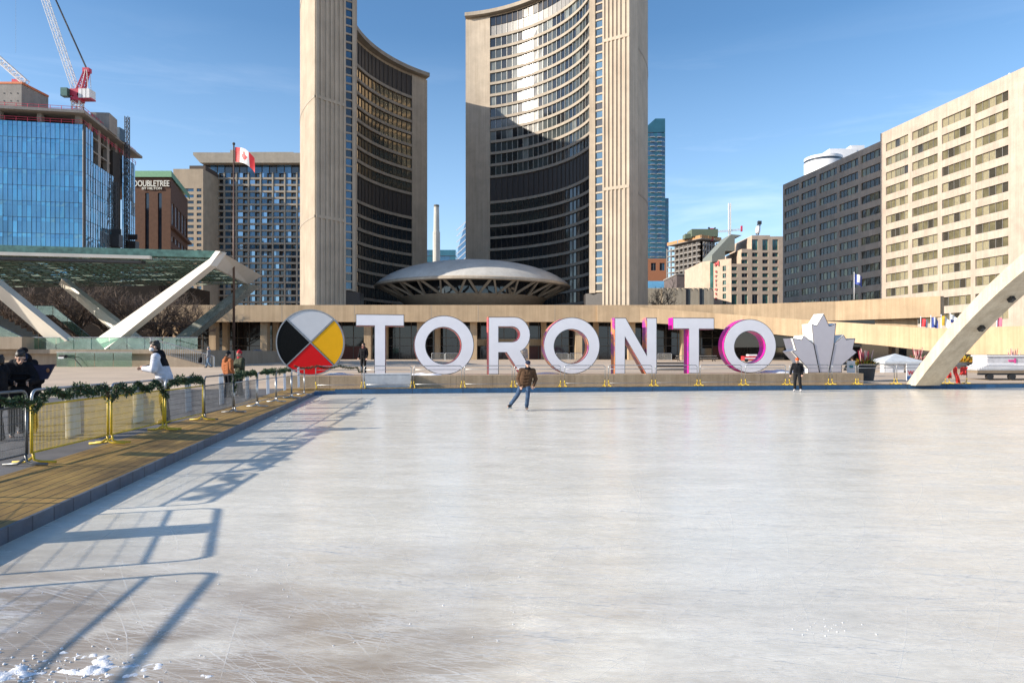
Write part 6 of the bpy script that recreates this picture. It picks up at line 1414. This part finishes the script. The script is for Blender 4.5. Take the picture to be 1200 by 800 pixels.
# distant barriers, bench tables and a red cart before the podium
def far_bar(label, px0, px1, d):
    x0, x1 = XP(px0, d), XP(px1, d); z = plaza_z(x0, d); z = max(z, .8 if d < 60 else z); t = thing('crowd_barrier', label, 'barrier', ((x0+x1)/2, d, z), 0, 'distant barriers before the podium')
    mb = MB(); mb.tube([(x0, d, z), (x0, d, z+1), (x0+.1, d, z+1.1), (x1-.1, d, z+1.1), (x1, d, z+1), (x1, d, z)], .04, 6); mb.tube([(x0, d, z+.2), (x1, d, z+.2)], .03, 5); mb.build('frame', STEEL, t); mb = MB(); n = max(4, int((x1-x0)/.14))
    for k in range(1, n): x = x0+(x1-x0)*k/n; mb.tube([(x, d, z+.2), (x, d, z+1.1)], .014, 4)
    mb.build('bars', STEEL, t)
far_bar('distant barrier seen through the left half of the first letter O', 506, 521, 100); far_bar('distant barrier seen through the right half of the first letter O', 522, 538, 100); far_bar('distant barrier seen through the second letter O, left of the column', 652, 666, 100); far_bar('distant barrier seen through the second letter O, right of the column', 668, 682, 100); far_bar('distant barrier between the N and the second T', 771, 787, 98)
for pxx, lab in ((803, 'dark picnic table behind the stem of the second T'), (829, 'dark picnic table right of the stem of the second T')):
    d = 96; x = XP(pxx, d); z = plaza_z(x, d); t = thing('picnic_table', lab, 'table', (x, d, z)); mb = MB(); mb.box((x, d, z+.75), (2.4, .9, .08)); mb.build('tabletop', GREY, t)
    for s in (-1, 1): mb = MB(); mb.box((x, d+s*.8, z+.43), (2.4, .35, .06)); mb.build('bench_seat', GREY, t); mb = MB(); mb.beam((x+s*.9, d-.7, z), (x+s*.9, d+.3, z+.75), .08, .1); mb.beam((x+s*.9, d+.7, z), (x+s*.9, d-.3, z+.75), .08, .1); mb.build('leg', DARKST, t)
d = 90; x = XP(879, d); z = plaza_z(x, d); t = thing('food_cart', 'small red and white cart glimpsed through the last letter O', 'cart', (x, d, z)); mb = MB(); mb.box((x, d, z+.5), (2.0, 1.2, .55)); mb.build('body', RED, t); mb = MB(); mb.box((x, d-.62, z+.5), (1.8, .03, .14)); mb.box((x+.2, d, z+.9), (1.1, 1, .22)); mb.build('white_panel', WHITEP, t)
for s in (-.7, .7): mb = MB(); mb.tube([(x+s, d-.7, z+.22), (x+s, d-.55, z+.22)], .22, 12); mb.build('wheel', BLACK, t)
# lower seat bench seen between N and T
d = 44; x = XP(784, d); t = thing('slatted_bench', 'dark slatted metal bench behind the ledge between the N and the second T', 'bench', (x, d, .8)); mb = MB()
for k in range(4): mb.box((x, d+.12*k, 1.18), (2.6, .08, .05))
for k in range(3): mb.box((x, d+.45, 1.02+.2*k-.1), (2.6, .05, .1))
mb.build('slats', DARKST, t)
for s in (-1.1, 1.1): mb = MB(); mb.box((x+s, d+.2, .98), (.08, .5, .36)); mb.build('leg', DARKST, t)

# ================================================================== flags
def flag_mb(o, fly, drop, L, H, cols, nx=24, nz=10, amp=.12, ph=0, droop=.5):
    """o: top of hoist; fly: horizontal direction; cols(f, g) -> material index"""
    fly = Vector(fly).normalized(); s = Vector((-fly.y, fly.x, 0)); mb = MB(); vs = []
    for j in range(nz+1):
        for i in range(nx+1):
            f, g = i/nx, j/nz; a = f*f*droop
            vs.append(Vector(o)+fly*L*f*(1-.25*droop*f)+s*amp*sin(6.5*f+ph+g*1.2)*(.3+f)+Vector((0, 0, -H*g-L*a-.06*sin(5*f+ph))))
    mb.add(vs, [(j*(nx+1)+i, j*(nx+1)+i+1, (j+1)*(nx+1)+i+1, (j+1)*(nx+1)+i) for j in range(nz) for i in range(nx)], [cols((i+.5)/nx, (j+.5)/nz) for j in range(nz) for i in range(nx)]); return mb
FR, FW, FB, FY = mat('flag_red', (.62, .02, .03), .6), mat('flag_white', (.75, .75, .75), .6), mat('flag_blue', (.03, .06, .28), .6), mat('flag_yellow', (.7, .42, .04), .6)
def canada(f, g):
    if f < .25 or f > .75: return 0
    x, y = abs((f-.5)/.19), (g-.5)/.38
    leaf = (y < .55 and x < .95-abs(y+.05)*1.0-.18*(1 if -.45 < y < -.25 else 0)) or (x < .07 and y < .95) or (x < .28 and y < -.2 and y > -1+x*1.6)
    return 0 if leaf else 1
d = 70; x = XP(274, d); z = plaza_z(x, d); zt = ZP(170, d); t = thing('flagpole', 'tall dark flagpole rising beside the stage canopy', 'flagpole', (x, d, z)); MB().tube([(x, d, z), (x, d, zt)], [.14, .07], 10).build('pole', mat('bronze_pole', (.10, .06, .045), .5, .3), t, True); mb = MB(); mb.ell((x, d, zt+.12), (.15, .15, .15)); mb.build('finial', BLACK, t); mb = MB(); mb.lathe([(.1, z), (.3, z), (.3, z+.12), (.14, z+.2)], (x, d, 0), 14); mb.build('base', DARKST, t)
tag(flag_mb((x+.1, d, ZP(172, d)), (1, -.3, 0), 0, 2.6, 1.5, canada, 40, 22, .16, .6, .52).build('flag', [FR, FW], None, True, fix=False), 'red and white flag with a maple leaf drooping from the tall dark flagpole', 'flag')
def small_flag(lab, flab, px, d, zb, py, L, H, cols, mats, ph):
    x = XP(px, d); zt = ZP(py, d); t = thing('flagpole', lab, 'flagpole', (x, d, zb)); MB().tube([(x, d, zb), (x, d, zt)], [.06, .04], 8).build('pole', WHITEP, t, True); mb = MB(); mb.ell((x, d, zt), (.08, .08, .08)); mb.build('finial', WHITEP, t)
    tag(flag_mb((x+.06, d, zt-.15), (1, -.3, 0), 0, L, H, cols, 16, 8, .12, ph, .55).build('flag', mats, None, True, fix=False), flab, 'flag', 'flags along the right')
def blue(f, g): return 1 if (abs(f-.4) < .07 or abs(f-.62) < .05) and g < .8 else 0
small_flag('white flagpole standing on the walkway before the shaded office wall', 'blue flag with pale mark on the walkway pole', 1001, 101, 10, 319.5, 1.15, 1.5, blue, [FB, FW], .4)
small_flag('short white pole of the red flag beyond the ramp', 'small red flag beyond the ramp wall', 1079, 88, 3, 371.5, .9, 1.0, lambda f, g: 0 if f < .6 else 1, [FR, FW], 1)
small_flag('short white pole of the blue flag beyond the ramp', 'small blue and white flag beyond the ramp wall', 1091, 87, 3, 370, .9, 1.3, blue, [FB, FW], 2)
small_flag('short white pole of the yellow and white flag left of the arch', 'small yellow and white flag left of the arch', 1103, 86, 3, 369, 1.0, 1.2, lambda f, g: 0 if f < .4 else 1, [FY, FW], 3)
small_flag('short white pole of the pale flag closest to the arch', 'small pale blue and white flag touching the arch edge', 1113.5, 85, 3, 367.5, .9, 1.0, lambda f, g: 0 if g < .6 else 1, [FW, FB], 4)
small_flag('short white pole right of the arch', 'small pink flag right of the arch', 1168, 80, 3, 369, .55, 1.5, lambda f, g: 0 if f > .2 else 1, [mat('flag_pink', (.6, .12, .2), .6), FW], 5)

# floodlight fixed before the stage wall, bin near the podium
c = P(74, 417.5, 60.3); t = thing('floodlight', 'small black and white floodlight on a bent arm before the stage wall', 'floodlight', (c.x, c.y, .8)); mb = MB(); mb.box((c.x, c.y, c.z), (.5, .4, .28)); mb.build('housing', BLACK, t); mb = MB(); mb.box((c.x-.05, c.y-.22, c.z-.12), (.5, .06, .14)); mb.build('lens', WHITEP, t); mb = MB(); mb.tube([(c.x+.2, c.y, c.z), (c.x+.9, c.y+.05, c.z-.1), (c.x+1.6, c.y+.05, .8)], .035, 6); mb.build('arm', DARKST, t)
c = P(302, 420, 96); z = plaza_z(c.x, c.y); t = thing('litter_bin', 'grey round litter bin before the podium columns left of the disc', 'bin', (c.x, c.y, z)); MB().lathe([(.02, z), (.7, z), (.78, z+1.3), (.7, z+1.45), (.35, z+1.6), (.02, z+1.62)], (c.x, c.y, 0), 16).build('drum', mat('bin_grey', (.10, .11, .13), .6), t, True, sharp=35); mb = MB(); mb.box((c.x, c.y-.76, z+1.1), (.5, .1, .22)); mb.build('slot', BLACK, t)
# ================================================================== people
SKIN = mat('skin', (0.52, 0.32, 0.235), 0.5, var=0.06); HAIRD = mat('dark_hair', (0.02, 0.015, 0.012), 0.6)
def cloth_mat(name, col, rough=0.8, var=0.2): return MATS[name] if name in MATS else mat(name, col, rough, 0, var, 7, 0.3, 0.15)
def remeshed(mb, name, mats, parent, vox, smooth=4, matfn=None):
    o = mb.build(name, mats, parent, True, fix=False)
    m = o.modifiers.new('r', 'REMESH'); m.mode = 'VOXEL'; m.voxel_size = vox; m.use_smooth_shade = True
    if smooth: s_ = o.modifiers.new('s', 'SMOOTH'); s_.factor = 0.5; s_.iterations = smooth
    dg = bpy.context.evaluated_depsgraph_get(); dg.update()
    me = bpy.data.meshes.new_from_object(o.evaluated_get(dg)); old = o.data; o.modifiers.clear(); o.data = me; me.name = name; bpy.data.meshes.remove(old)
    me.materials.clear()
    for q in mats: me.materials.append(q)
    me.polygons.foreach_set('use_smooth', [True]*len(me.polygons))
    if matfn:
        for p in me.polygons: p.material_index = matfn(p.center)
    return o
def person(label, loc, rz, J, top, legs, hat=None, hat_kind='beanie', hair=HAIRD, shoe=None, scale=1.0, bulk=1.0, coat=0.0, skates=False, group=None, hood=None, face=True, mask=False, vox=0.012, sleeve=None, scarf=None, curl=0.9):
    t = thing('person', label, 'person', loc, rz, group)
    M = WM[t.name] @ Matrix.Scale(scale, 4)
    D = dict(pel=(0, 0, .95), chest=(0, 0, 1.27), neck=(0, 0, 1.46), head=(0, -.03, 1.615), look=(0, -1, 0),
             shL=(-.185, 0, 1.40), elL=(-.235, .02, 1.12), wrL=(-.235, -.08, .88), shR=(.185, 0, 1.40), elR=(.235, .02, 1.12), wrR=(.235, -.08, .88),
             hipL=(-.095, 0, .92), knL=(-.105, -.03, .50), anL=(-.11, .02, .10), hipR=(.095, 0, .92), knR=(.105, -.03, .50), anR=(.11, .02, .10), toeL=(-.02, -.15), toeR=(.02, -.15))
    D.update(J); V = {k: Vector(v) for k, v in D.items() if len(v) == 3}
    W = lambda p: M @ Vector(p)
    def cap(mb, a, b, ra, rb, n=10): mb.cap(W(a), W(b), ra*scale, rb*scale, n)
    lk = V['look'].normalized(); rt = lk.cross(Vector((0, 0, 1))).normalized(); upv = rt.cross(lk).normalized()
    R3 = Matrix((rt, lk, upv)).transposed(); RW = (M.to_3x3() @ R3)
    H = V['head']; hp = lambda x, y, z: H+rt*x+lk*y+upv*z
    def ell(mb, c, r, n=14): mb.ell(W(c), r, n, 0, RW)
    # ---- body
    mb = MB(); ell(mb, hp(0, -.012, .03), (.074, .094, .092)); cap(mb, hp(0, .02, -.045), hp(0, .05, -.075), .058, .035); cap(mb, hp(0, .078, .015), hp(0, .098, -.018), .012, .016, 8)
    for s in (-1, 1): ell(mb, hp(s*.076, -.01, .0), (.012, .022, .032), 8); cap(mb, hp(s*.028, .076, .035), hp(s*.05, .066, .034), .012, .012, 8)
    cap(mb, hp(-.018, .083, -.05), hp(.018, .083, -.05), .009, .009, 8)
    cap(mb, V['neck']-Vector((0, 0, .04)), hp(0, -.02, -.05), .058, .052); dn = (V['chest']-V['pel'])
    for s in (-.07, .07): cap(mb, V['pel']+Vector((s, 0, 0)), V['chest']+Vector((s*1.2, 0, .02)), .10, .10)
    cap(mb, V['shL'], V['shR'], .06, .06); cap(mb, V['chest'], V['neck'], .09, .055)
    for q in 'LR':
        cap(mb, V['sh'+q], V['el'+q], .052, .042); cap(mb, V['el'+q], V['wr'+q], .041, .028); cap(mb, V['hip'+q], V['kn'+q], .085, .058); cap(mb, V['kn'+q], V['an'+q], .056, .038)
        tx, ty = D['toe'+q]; an = V['an'+q]; cap(mb, an+Vector((0, .02, -.05)), an+Vector((tx, ty, -.065)), .035, .03)
        # hand: palm, four fingers in two joints, thumb from the side of the palm
        f = (V['wr'+q]-V['el'+q]).normalized(); sd_ = f.cross(Vector((0, 1, 0.2))).normalized(); pn = sd_.cross(f).normalized()
        if pn.y > 0: pn = -pn
        w0 = V['wr'+q]; pc = w0+f*.045
        for i in range(4):
            o = sd_*(.030-.020*i); L = (.036, .042, .040, .030)[i]; k0 = w0+f*.088+o; cap(mb, w0+o*.6+f*.01, k0, .013, .0105, 8)
            d1 = (f*cos(curl*.5)+pn*sin(curl*.5)); d2 = (f*cos(curl*1.2)+pn*sin(curl*1.2)); cap(mb, k0, k0+d1*L, .0095, .009, 8); cap(mb, k0+d1*L, k0+d1*L+d2*L*.8, .009, .0075, 8)
        th0 = w0+f*.025+sd_*.028; th1 = th0+(sd_*.75+f*.55+pn*.35).normalized()*.04; cap(mb, th0, th1, .012, .0105, 8); cap(mb, th1, th1+(f*.8+pn*.45+sd_*.1).normalized()*.032, .010, .008, 8)
    remeshed(mb, 'body', [SKIN], t, vox*scale*0.72, 2)
    # ---- trousers
    mb = MB(); cap(mb, V['hipL']+Vector((.0, 0, .02)), V['hipR']+Vector((0, 0, .02)), .115, .115); cap(mb, V['pel'], V['pel']+Vector((0, 0, .06)), .12, .11)
    for q in 'LR':
        kn, an = V['kn'+q], V['an'+q]; fold = 0.008
        cap(mb, V['hip'+q], kn, .105, .076); cap(mb, kn, an.lerp(kn, .06), .076, .068)
        for i in range(3): p = an.lerp(kn, .08+.09*i); ell(mb, p, (.072+fold*(i % 2), .075, .022), 10)
    remeshed(mb, 'trousers', [legs], t, vox*scale, 3)
    # ---- jacket
    b = bulk; mb = MB(); low = V['pel']+Vector((0, 0, -.02-coat))
    for s in (-.075, .075): cap(mb, low+Vector((s*1.15, 0, .04)), V['chest']+Vector((s*1.15, 0, .03)), .118*b, .118*b)
    for s in (-1, 1): ell(mb, low+Vector((s*.08, 0, .0)), (.115*b, .125*b, .035), 12)
    cap(mb, V['shL'], V['shR'], .082*b, .082*b); cap(mb, V['chest'], V['neck']-Vector((0, 0, .03)), .12*b, .085)
    cap(mb, V['neck']-Vector((0, 0, .03)), V['neck']+Vector((0, 0, .025)), .082, .078)
    if hood: cap(mb, V['neck']-lk*.08+Vector((0, 0, .02)), V['neck']-lk*.10+Vector((0, 0, -.05)), .085, .09)
    rn = random.Random(hash(label) % 9999 if False else len(label)*7+int(abs(loc[0])*10))
    for q in 'LR':
        s, e, w_ = V['sh'+q], V['el'+q], V['wr'+q]; cap(mb, s, e, .074*b, .066*b); cap(mb, e, w_.lerp(e, .08), .064*b, .050*b)
        for i in range(4):
            p = s.lerp(e, .2+.2*i) if i < 3 else e.lerp(w_, .4); r = (.078 if i < 3 else .062)*b; mb.ell(W(p+Vector((rn.gauss(0, .004), rn.gauss(0, .004), 0))), (r*scale*(1+.05*(i % 2)), r*scale, .028*scale), 10)
    for i in range(4):
        p = low.lerp(V['chest'], .15+.27*i); mb.ell(W(p+Vector((rn.gauss(0, .01), -.01, 0))), (.205*b*scale, .135*b*scale, .038*scale), 14, 0, M.to_3x3().normalized())
    fn = None; mats_ = [top]
    if sleeve is not None:
        inv = WM[t.name].inverted()
        mats_ = [top, sleeve]; fn = lambda c: 1 if (c.z/scale < 1.27 or abs(c.x)/scale > 0.215) else 0
    remeshed(mb, 'jacket', mats_, t, vox*scale, 3, fn)
    # ---- shoes
    sm = shoe or BLACK
    for q in 'LR':
        tx, ty = D['toe'+q]; an = V['an'+q]; mb = MB(); cap(mb, an+Vector((0, .035, -.045)), an+Vector((tx*.9, ty*.9, -.055)), .048, .040); cap(mb, an+Vector((0, .0, .04)), an+Vector((0, .01, -.03)), .052, .052)
        ell(mb, an+Vector((tx*.4, ty*.4, -.075)), (.048, .13, .022), 10); so_ = remeshed(mb, 'ice_skate' if skates else 'shoe', [sm], t, vox*scale*.8, 2)
        if skates:
            d = Vector((tx, ty, 0)).normalized(); a = an+Vector((0, 0, -.125))-d*.09; mb = MB(); mb.beam(W(a), W(a+d*.27), .008*scale, .035*scale)
            for f in (.05, .2): mb.beam(W(a+d*f+Vector((0, 0, .05))), W(a+d*f), .02*scale, .03*scale, 0, (1, 0, 0))
            WM[so_.name] = WM[t.name]; bl = mb.build('blade', STEEL, so_)
    # ---- head gear
    if hat is not None:
        mb = MB()
        if hat_kind == 'beanie':
            ell(mb, hp(0, -.018, .075), (.093, .108, .082)); ell(mb, hp(0, -.02, .045), (.097, .108, .030)); ell(mb, hp(0, -.02, .15), (.045, .05, .03))
        else:
            ell(mb, hp(0, -.018, .068), (.090, .106, .072)); cap(mb, hp(-.035, .09, .045), hp(.035, .09, .045), .022, .022); ell(mb, hp(0, .115, .040), (.07, .065, .014))
        remeshed(mb, 'hat', [hat], t, vox*scale*.8, 2)
    if hair is not None:
        mb = MB(); 
        if hat is None:
            ell(mb, hp(0, -.028, .062), (.088, .098, .082)); ell(mb, hp(0, -.06, .0), (.080, .062, .075)); ell(mb, hp(.02, .045, .11), (.06, .05, .03))
            for i in range(9): a = rn.random()*6.28; ell(mb, hp(.05*cos(a), -.02+.06*sin(a), .118+rn.random()*.02), (.03, .03, .02), 8)
        else: ell(mb, hp(0, -.055, -.005), (.078, .055, .055))
        remeshed(mb, 'hair', [hair], t, vox*scale*.8, 1)
    if hood == 'up':
        mb = MB(); ell(mb, hp(0, -.035, .035), (.112, .112, .125)); remeshed(mb, 'hood', [top], t, vox*scale, 2)
    if face:
        for s in (-1, 1): mb = MB(); ell(mb, hp(s*.031, .079, .018), (.011, .008, .008), 8); mb.build('eye', BLACK, t, True)
        if not mask: mb = MB(); ell(mb, hp(0, .091, -.050), (.022, .006, .006), 8); mb.build('mouth', mat('lips', (.32, .11, .09), .5) if 'lips' not in MATS else MATS['lips'], t, True)
    if mask: mb = MB(); ell(mb, hp(0, .055, -.038), (.068, .062, .052)); remeshed(mb, 'face_mask', [WHITEP], t, vox*scale*.8, 2)
    if scarf: mb = MB(); mb.lathe([(.075*scale, -.03*scale), (.105*scale, 0), (.10*scale, .05*scale), (.075*scale, .06*scale)], W(V['neck']), 16); mb.build('scarf', scarf, t, True)
    return t
BRNJ = cloth_mat('brown_jacket_cloth', (0.085, 0.048, 0.028)); JEAN = cloth_mat('blue_denim', (0.05, 0.085, 0.15), .85, .45); NAVY = cloth_mat('navy_knit', (0.025, 0.032, 0.06)); BLKC = cloth_mat('black_cloth', (0.009, 0.009, 0.012)); PUFW = cloth_mat('pale_puffer', (0.52, 0.54, 0.62), .5); ORGK = cloth_mat('orange_knit', (0.75, 0.10, 0.02)); ORGJ = cloth_mat('rust_jacket', (0.34, 0.115, 0.045)); GRYJ = cloth_mat('grey_jacket', (0.20, 0.21, 0.23)); PLAID = cloth_mat('green_plaid', (0.05, 0.055, 0.035), .8, .6); REDK = cloth_mat('red_knit', (0.45, 0.03, 0.04)); WSK = cloth_mat('white_leather', (0.75, 0.75, 0.75), .4, .05); LJEAN = cloth_mat('light_denim', (0.14, 0.20, 0.28), .85, .3); DGC = cloth_mat('charcoal_cloth', (0.014, 0.014, 0.016))
d = 23.0
person('skater in a brown jacket, blue jeans and a navy cap gliding on the ice', (XP(616.5, d), d, 0.0), rad(4), dict(pel=(-.035, .03, .93), chest=(.025, -.03, 1.23), neck=(.05, -.07, 1.41), head=(.055, -.10, 1.555), look=(-.1, -1, -.18),
    shL=(-.165, -.02, 1.36), elL=(-.27, .03, 1.08), wrL=(-.20, -.06, .84), shR=(.235, -.05, 1.35), elR=(.33, .02, 1.07), wrR=(.24, -.08, .84),
    hipL=(-.13, .04, .90), knL=(-.30, .05, .51), anL=(-.50, .30, .20), hipR=(.06, .02, .90), knR=(.05, -.07, .52), anR=(.02, .02, .145), toeL=(-.10, -.12), toeR=(.01, -.16)),
    BRNJ, JEAN, NAVY, 'cap', HAIRD, WSK if False else BLACK, 1.0, 1.12, .06, True, None, hood=True, scarf=BLKC)
d = 34.5
person('skater in black clothes with an orange beanie and white skates before the maple leaf', (XP(934.5, d), d, 0), rad(-25), dict(pel=(0, .02, .92), chest=(0, -.02, 1.24), neck=(-.005, -.05, 1.42), head=(-.01, -.085, 1.575), look=(-.35, -1, -.1),
    elL=(-.29, .05, 1.12), wrL=(-.33, -.02, .88), elR=(.25, .06, 1.11), wrR=(.22, -.06, .89), knL=(-.12, -.07, .52), anL=(-.13, .02, .15), knR=(.12, -.05, .52), anR=(.15, .06, .15)), BLKC, DGC, ORGK, 'beanie', HAIRD, WSK, .99, 1.0, 0, True)
d = 16.2
person('man in a pale puffer jacket with black shoulders and a white face mask', (XP(186.5, d), d, 0.256), rad(-75), dict(pel=(0, .12, .98), chest=(0, 0, 1.33), neck=(0, -.05, 1.52), head=(0, -.09, 1.68), look=(0.25, -1, -.12),
    shL=(-.195, -.02, 1.46), elL=(-.28, -.05, 1.20), wrL=(-.17, -.27, 1.24), shR=(.195, -.02, 1.46), elR=(.28, -.05, 1.20), wrR=(.12, -.28, 1.22), hipL=(-.1, .12, .95), knL=(-.11, .09, .52), hipR=(.1, .12, .95), knR=(.11, .09, .52), anL=(-.11, .14, .1), anR=(.11, .16, .1)),
    BLKC, BLKC, None, 'none', HAIRD, BLACK, 1.075, 1.3, 0, False, None, hood=True, mask=True, sleeve=PUFW, vox=.010)
GL_ = 'dark clothed people at the left edge'
d = 13.6
person('person in black with dark hair bending over a bag behind the left garland', (XP(22, d), d, 0.256), rad(40), dict(pel=(0, .1, .96), chest=(0, -.03, 1.27), neck=(0, -.12, 1.44), head=(.01, -.20, 1.565), look=(.15, -1, -.55), shL=(-.19, -.07, 1.39), shR=(.19, -.07, 1.39), elL=(-.25, -.18, 1.13), wrL=(-.12, -.38, 1.08), elR=(.25, -.18, 1.13), wrR=(.13, -.40, 1.09)), BLKC, BLKC, None, 'none', HAIRD, BLACK, 1.0, 1.25, .05, False, GL_, hood=True)
d = 14.3
person('hooded person in black facing down right beside the dark bag', (XP(33, d), d, 0.256), rad(20), dict(pel=(0, .08, .95), chest=(.0, -.02, 1.25), neck=(0, -.1, 1.42), head=(0, -.17, 1.54), look=(-.25, -1, -.6), shL=(-.19, -.05, 1.37), shR=(.19, -.05, 1.37), elL=(-.25, -.14, 1.11), wrL=(-.10, -.36, 1.10), elR=(.27, -.16, 1.12), wrR=(.18, -.40, 1.12)), BLKC, BLKC, NAVY, 'beanie', HAIRD, BLACK, .98, 1.2, .05, False, GL_, hood='up')
d = 15.6
person('person in black with a round cap standing behind the bending pair', (XP(27.5, d), d, 0.256), rad(-150), dict(), BLKC, BLKC, BLKC, 'cap', HAIRD, BLACK, 1.03, 1.1, 0, False, GL_)
d = 13.0
person('dark coated person half cut off by the left edge of the picture', (XP(-1, d), d, 0.256), rad(-60), dict(elL=(-.22, -.1, 1.12), wrL=(-.1, -.3, 1.05)), BLKC, BLKC, None, 'none', HAIRD, BLACK, .93, 1.25, .1, False, GL_, hood=True)
# the bag they hold
c = P(46, 436, 13.75); t = thing('shopping_bag', 'dark navy bag held open by the bending person in black', 'bag', c-Vector((0, 0, .2)), rad(25)); L = lambda x, y, z: WM[t.name] @ Vector((x, y, z)); mb = MB(); vs = [L(-.20, -.07, .02), L(.14, -.07, .06), L(.14, .07, .06), L(-.20, .07, .02), L(-.17, -.1, .34), L(.27, -.1, .36), L(.27, .1, .36), L(-.17, .1, .34)]; mb.add(vs, [(3, 2, 1, 0), (0, 1, 5, 4), (1, 2, 6, 5), (2, 3, 7, 6), (3, 0, 4, 7)]); mb.build('bag_body', cloth_mat('navy_bag', (0.02, 0.022, 0.05), .5), t)
mb = MB(); mb.ell(L(.16, -.1, .24), (.035, .012, .045), 10); mb.build('tan_emblem', mat('bag_tan', (.3, .12, .05), .5), t)
d = 26
person('person in a rust orange jacket standing behind the grey barrier', (XP(267, d), d, 0.256), rad(150), dict(look=(0, -1, -.1)), ORGJ, BLKC, DGC, 'beanie', HAIRD, BLACK, 1.0, 1.15, .04, False, None, hood=True)
d = 27
person('person in a dark green plaid jacket with a red hat beside the rust jacket', (XP(281, d), d, 0.256), rad(-40), dict(elL=(-.26, -.08, 1.13), wrL=(-.14, -.28, 1.18), elR=(.26, -.08, 1.13), wrR=(.12, -.29, 1.2)), PLAID, BLKC, REDK, 'beanie', HAIRD, BLACK, 1.02, 1.25, .03, False, None, scarf=REDK)
d = 57
person('person in a grey jacket and light jeans walking before the stage ramp', (XP(244.5, d), d, plaza_z(XP(244.5, d), d)), rad(-80), dict(knL=(-.1, -.15, .51), anL=(-.1, -.22, .11), knR=(.1, -.02, .5), anR=(.1, .25, .15), elL=(-.24, -.05, 1.12), wrL=(-.22, -.25, .95)), GRYJ, LJEAN, GRYJ, 'beanie', HAIRD, BLACK, 1.0, 1.1, 0, False, None, hood=True, vox=.016)
c = P(234.5, 421, 57); t = thing('shoulder_bag', 'dark bag carried by the walker before the stage ramp', 'bag', (c.x, c.y, c.z-.2)); mb = MB(); mb.cap((c.x, c.y, c.z-.14), (c.x+.05, c.y, c.z+.1), .16, .12, 10); mb.build('bag_body', BLKC, t, True); mb = MB(); mb.tube([(c.x-.1, c.y, c.z+.1), (c.x+.15, c.y, c.z+.5), (c.x+.35, c.y, c.z+.75)], .015, 5); mb.build('strap', BLKC, t)
d = 40
person('person in a black open jacket standing between the round disc and the first T', (XP(426, d), d, 0.80), rad(-15), dict(look=(-.5, -1, .1), elL=(-.27, .03, 1.13), wrL=(-.30, -.05, .9)), BLKC, DGC, None, 'none', HAIRD, BLACK, 1.0, 1.05, 0, False, None, hood=True, scarf=cloth_mat('dusty_pink_scarf', (.25, .10, .09)))
d = 46
person('person in dark clothes crouching just right of the maple leaf', (XP(989, d), d, 0.80), rad(60), dict(pel=(0, .12, .55), chest=(0, -.02, .84), neck=(0, -.1, 1.0), head=(0, -.16, 1.14), shL=(-.18, -.05, .96), shR=(.18, -.05, .96), elL=(-.22, -.2, .76), wrL=(-.12, -.4, .72), elR=(.22, -.2, .76), wrR=(.12, -.4, .72), hipL=(-.1, .12, .53), hipR=(.1, .12, .53), knL=(-.14, -.25, .47), knR=(.14, -.25, .47), anL=(-.13, -.05, .1), anR=(.13, -.05, .1)), BLKC, DGC, None, 'none', HAIRD, BLACK, 1.0, 1.1, 0, False, None, vox=.016)
d = 42
person('person in a pale top behind the leg of the R, partly hidden by the skater', (XP(613.5, d), d, 0.80), rad(20), dict(), cloth_mat('cream_coat', (.45, .40, .33)), DGC, None, 'none', HAIRD, BLACK, .98, 1.05, .1, False, None, vox=.016)
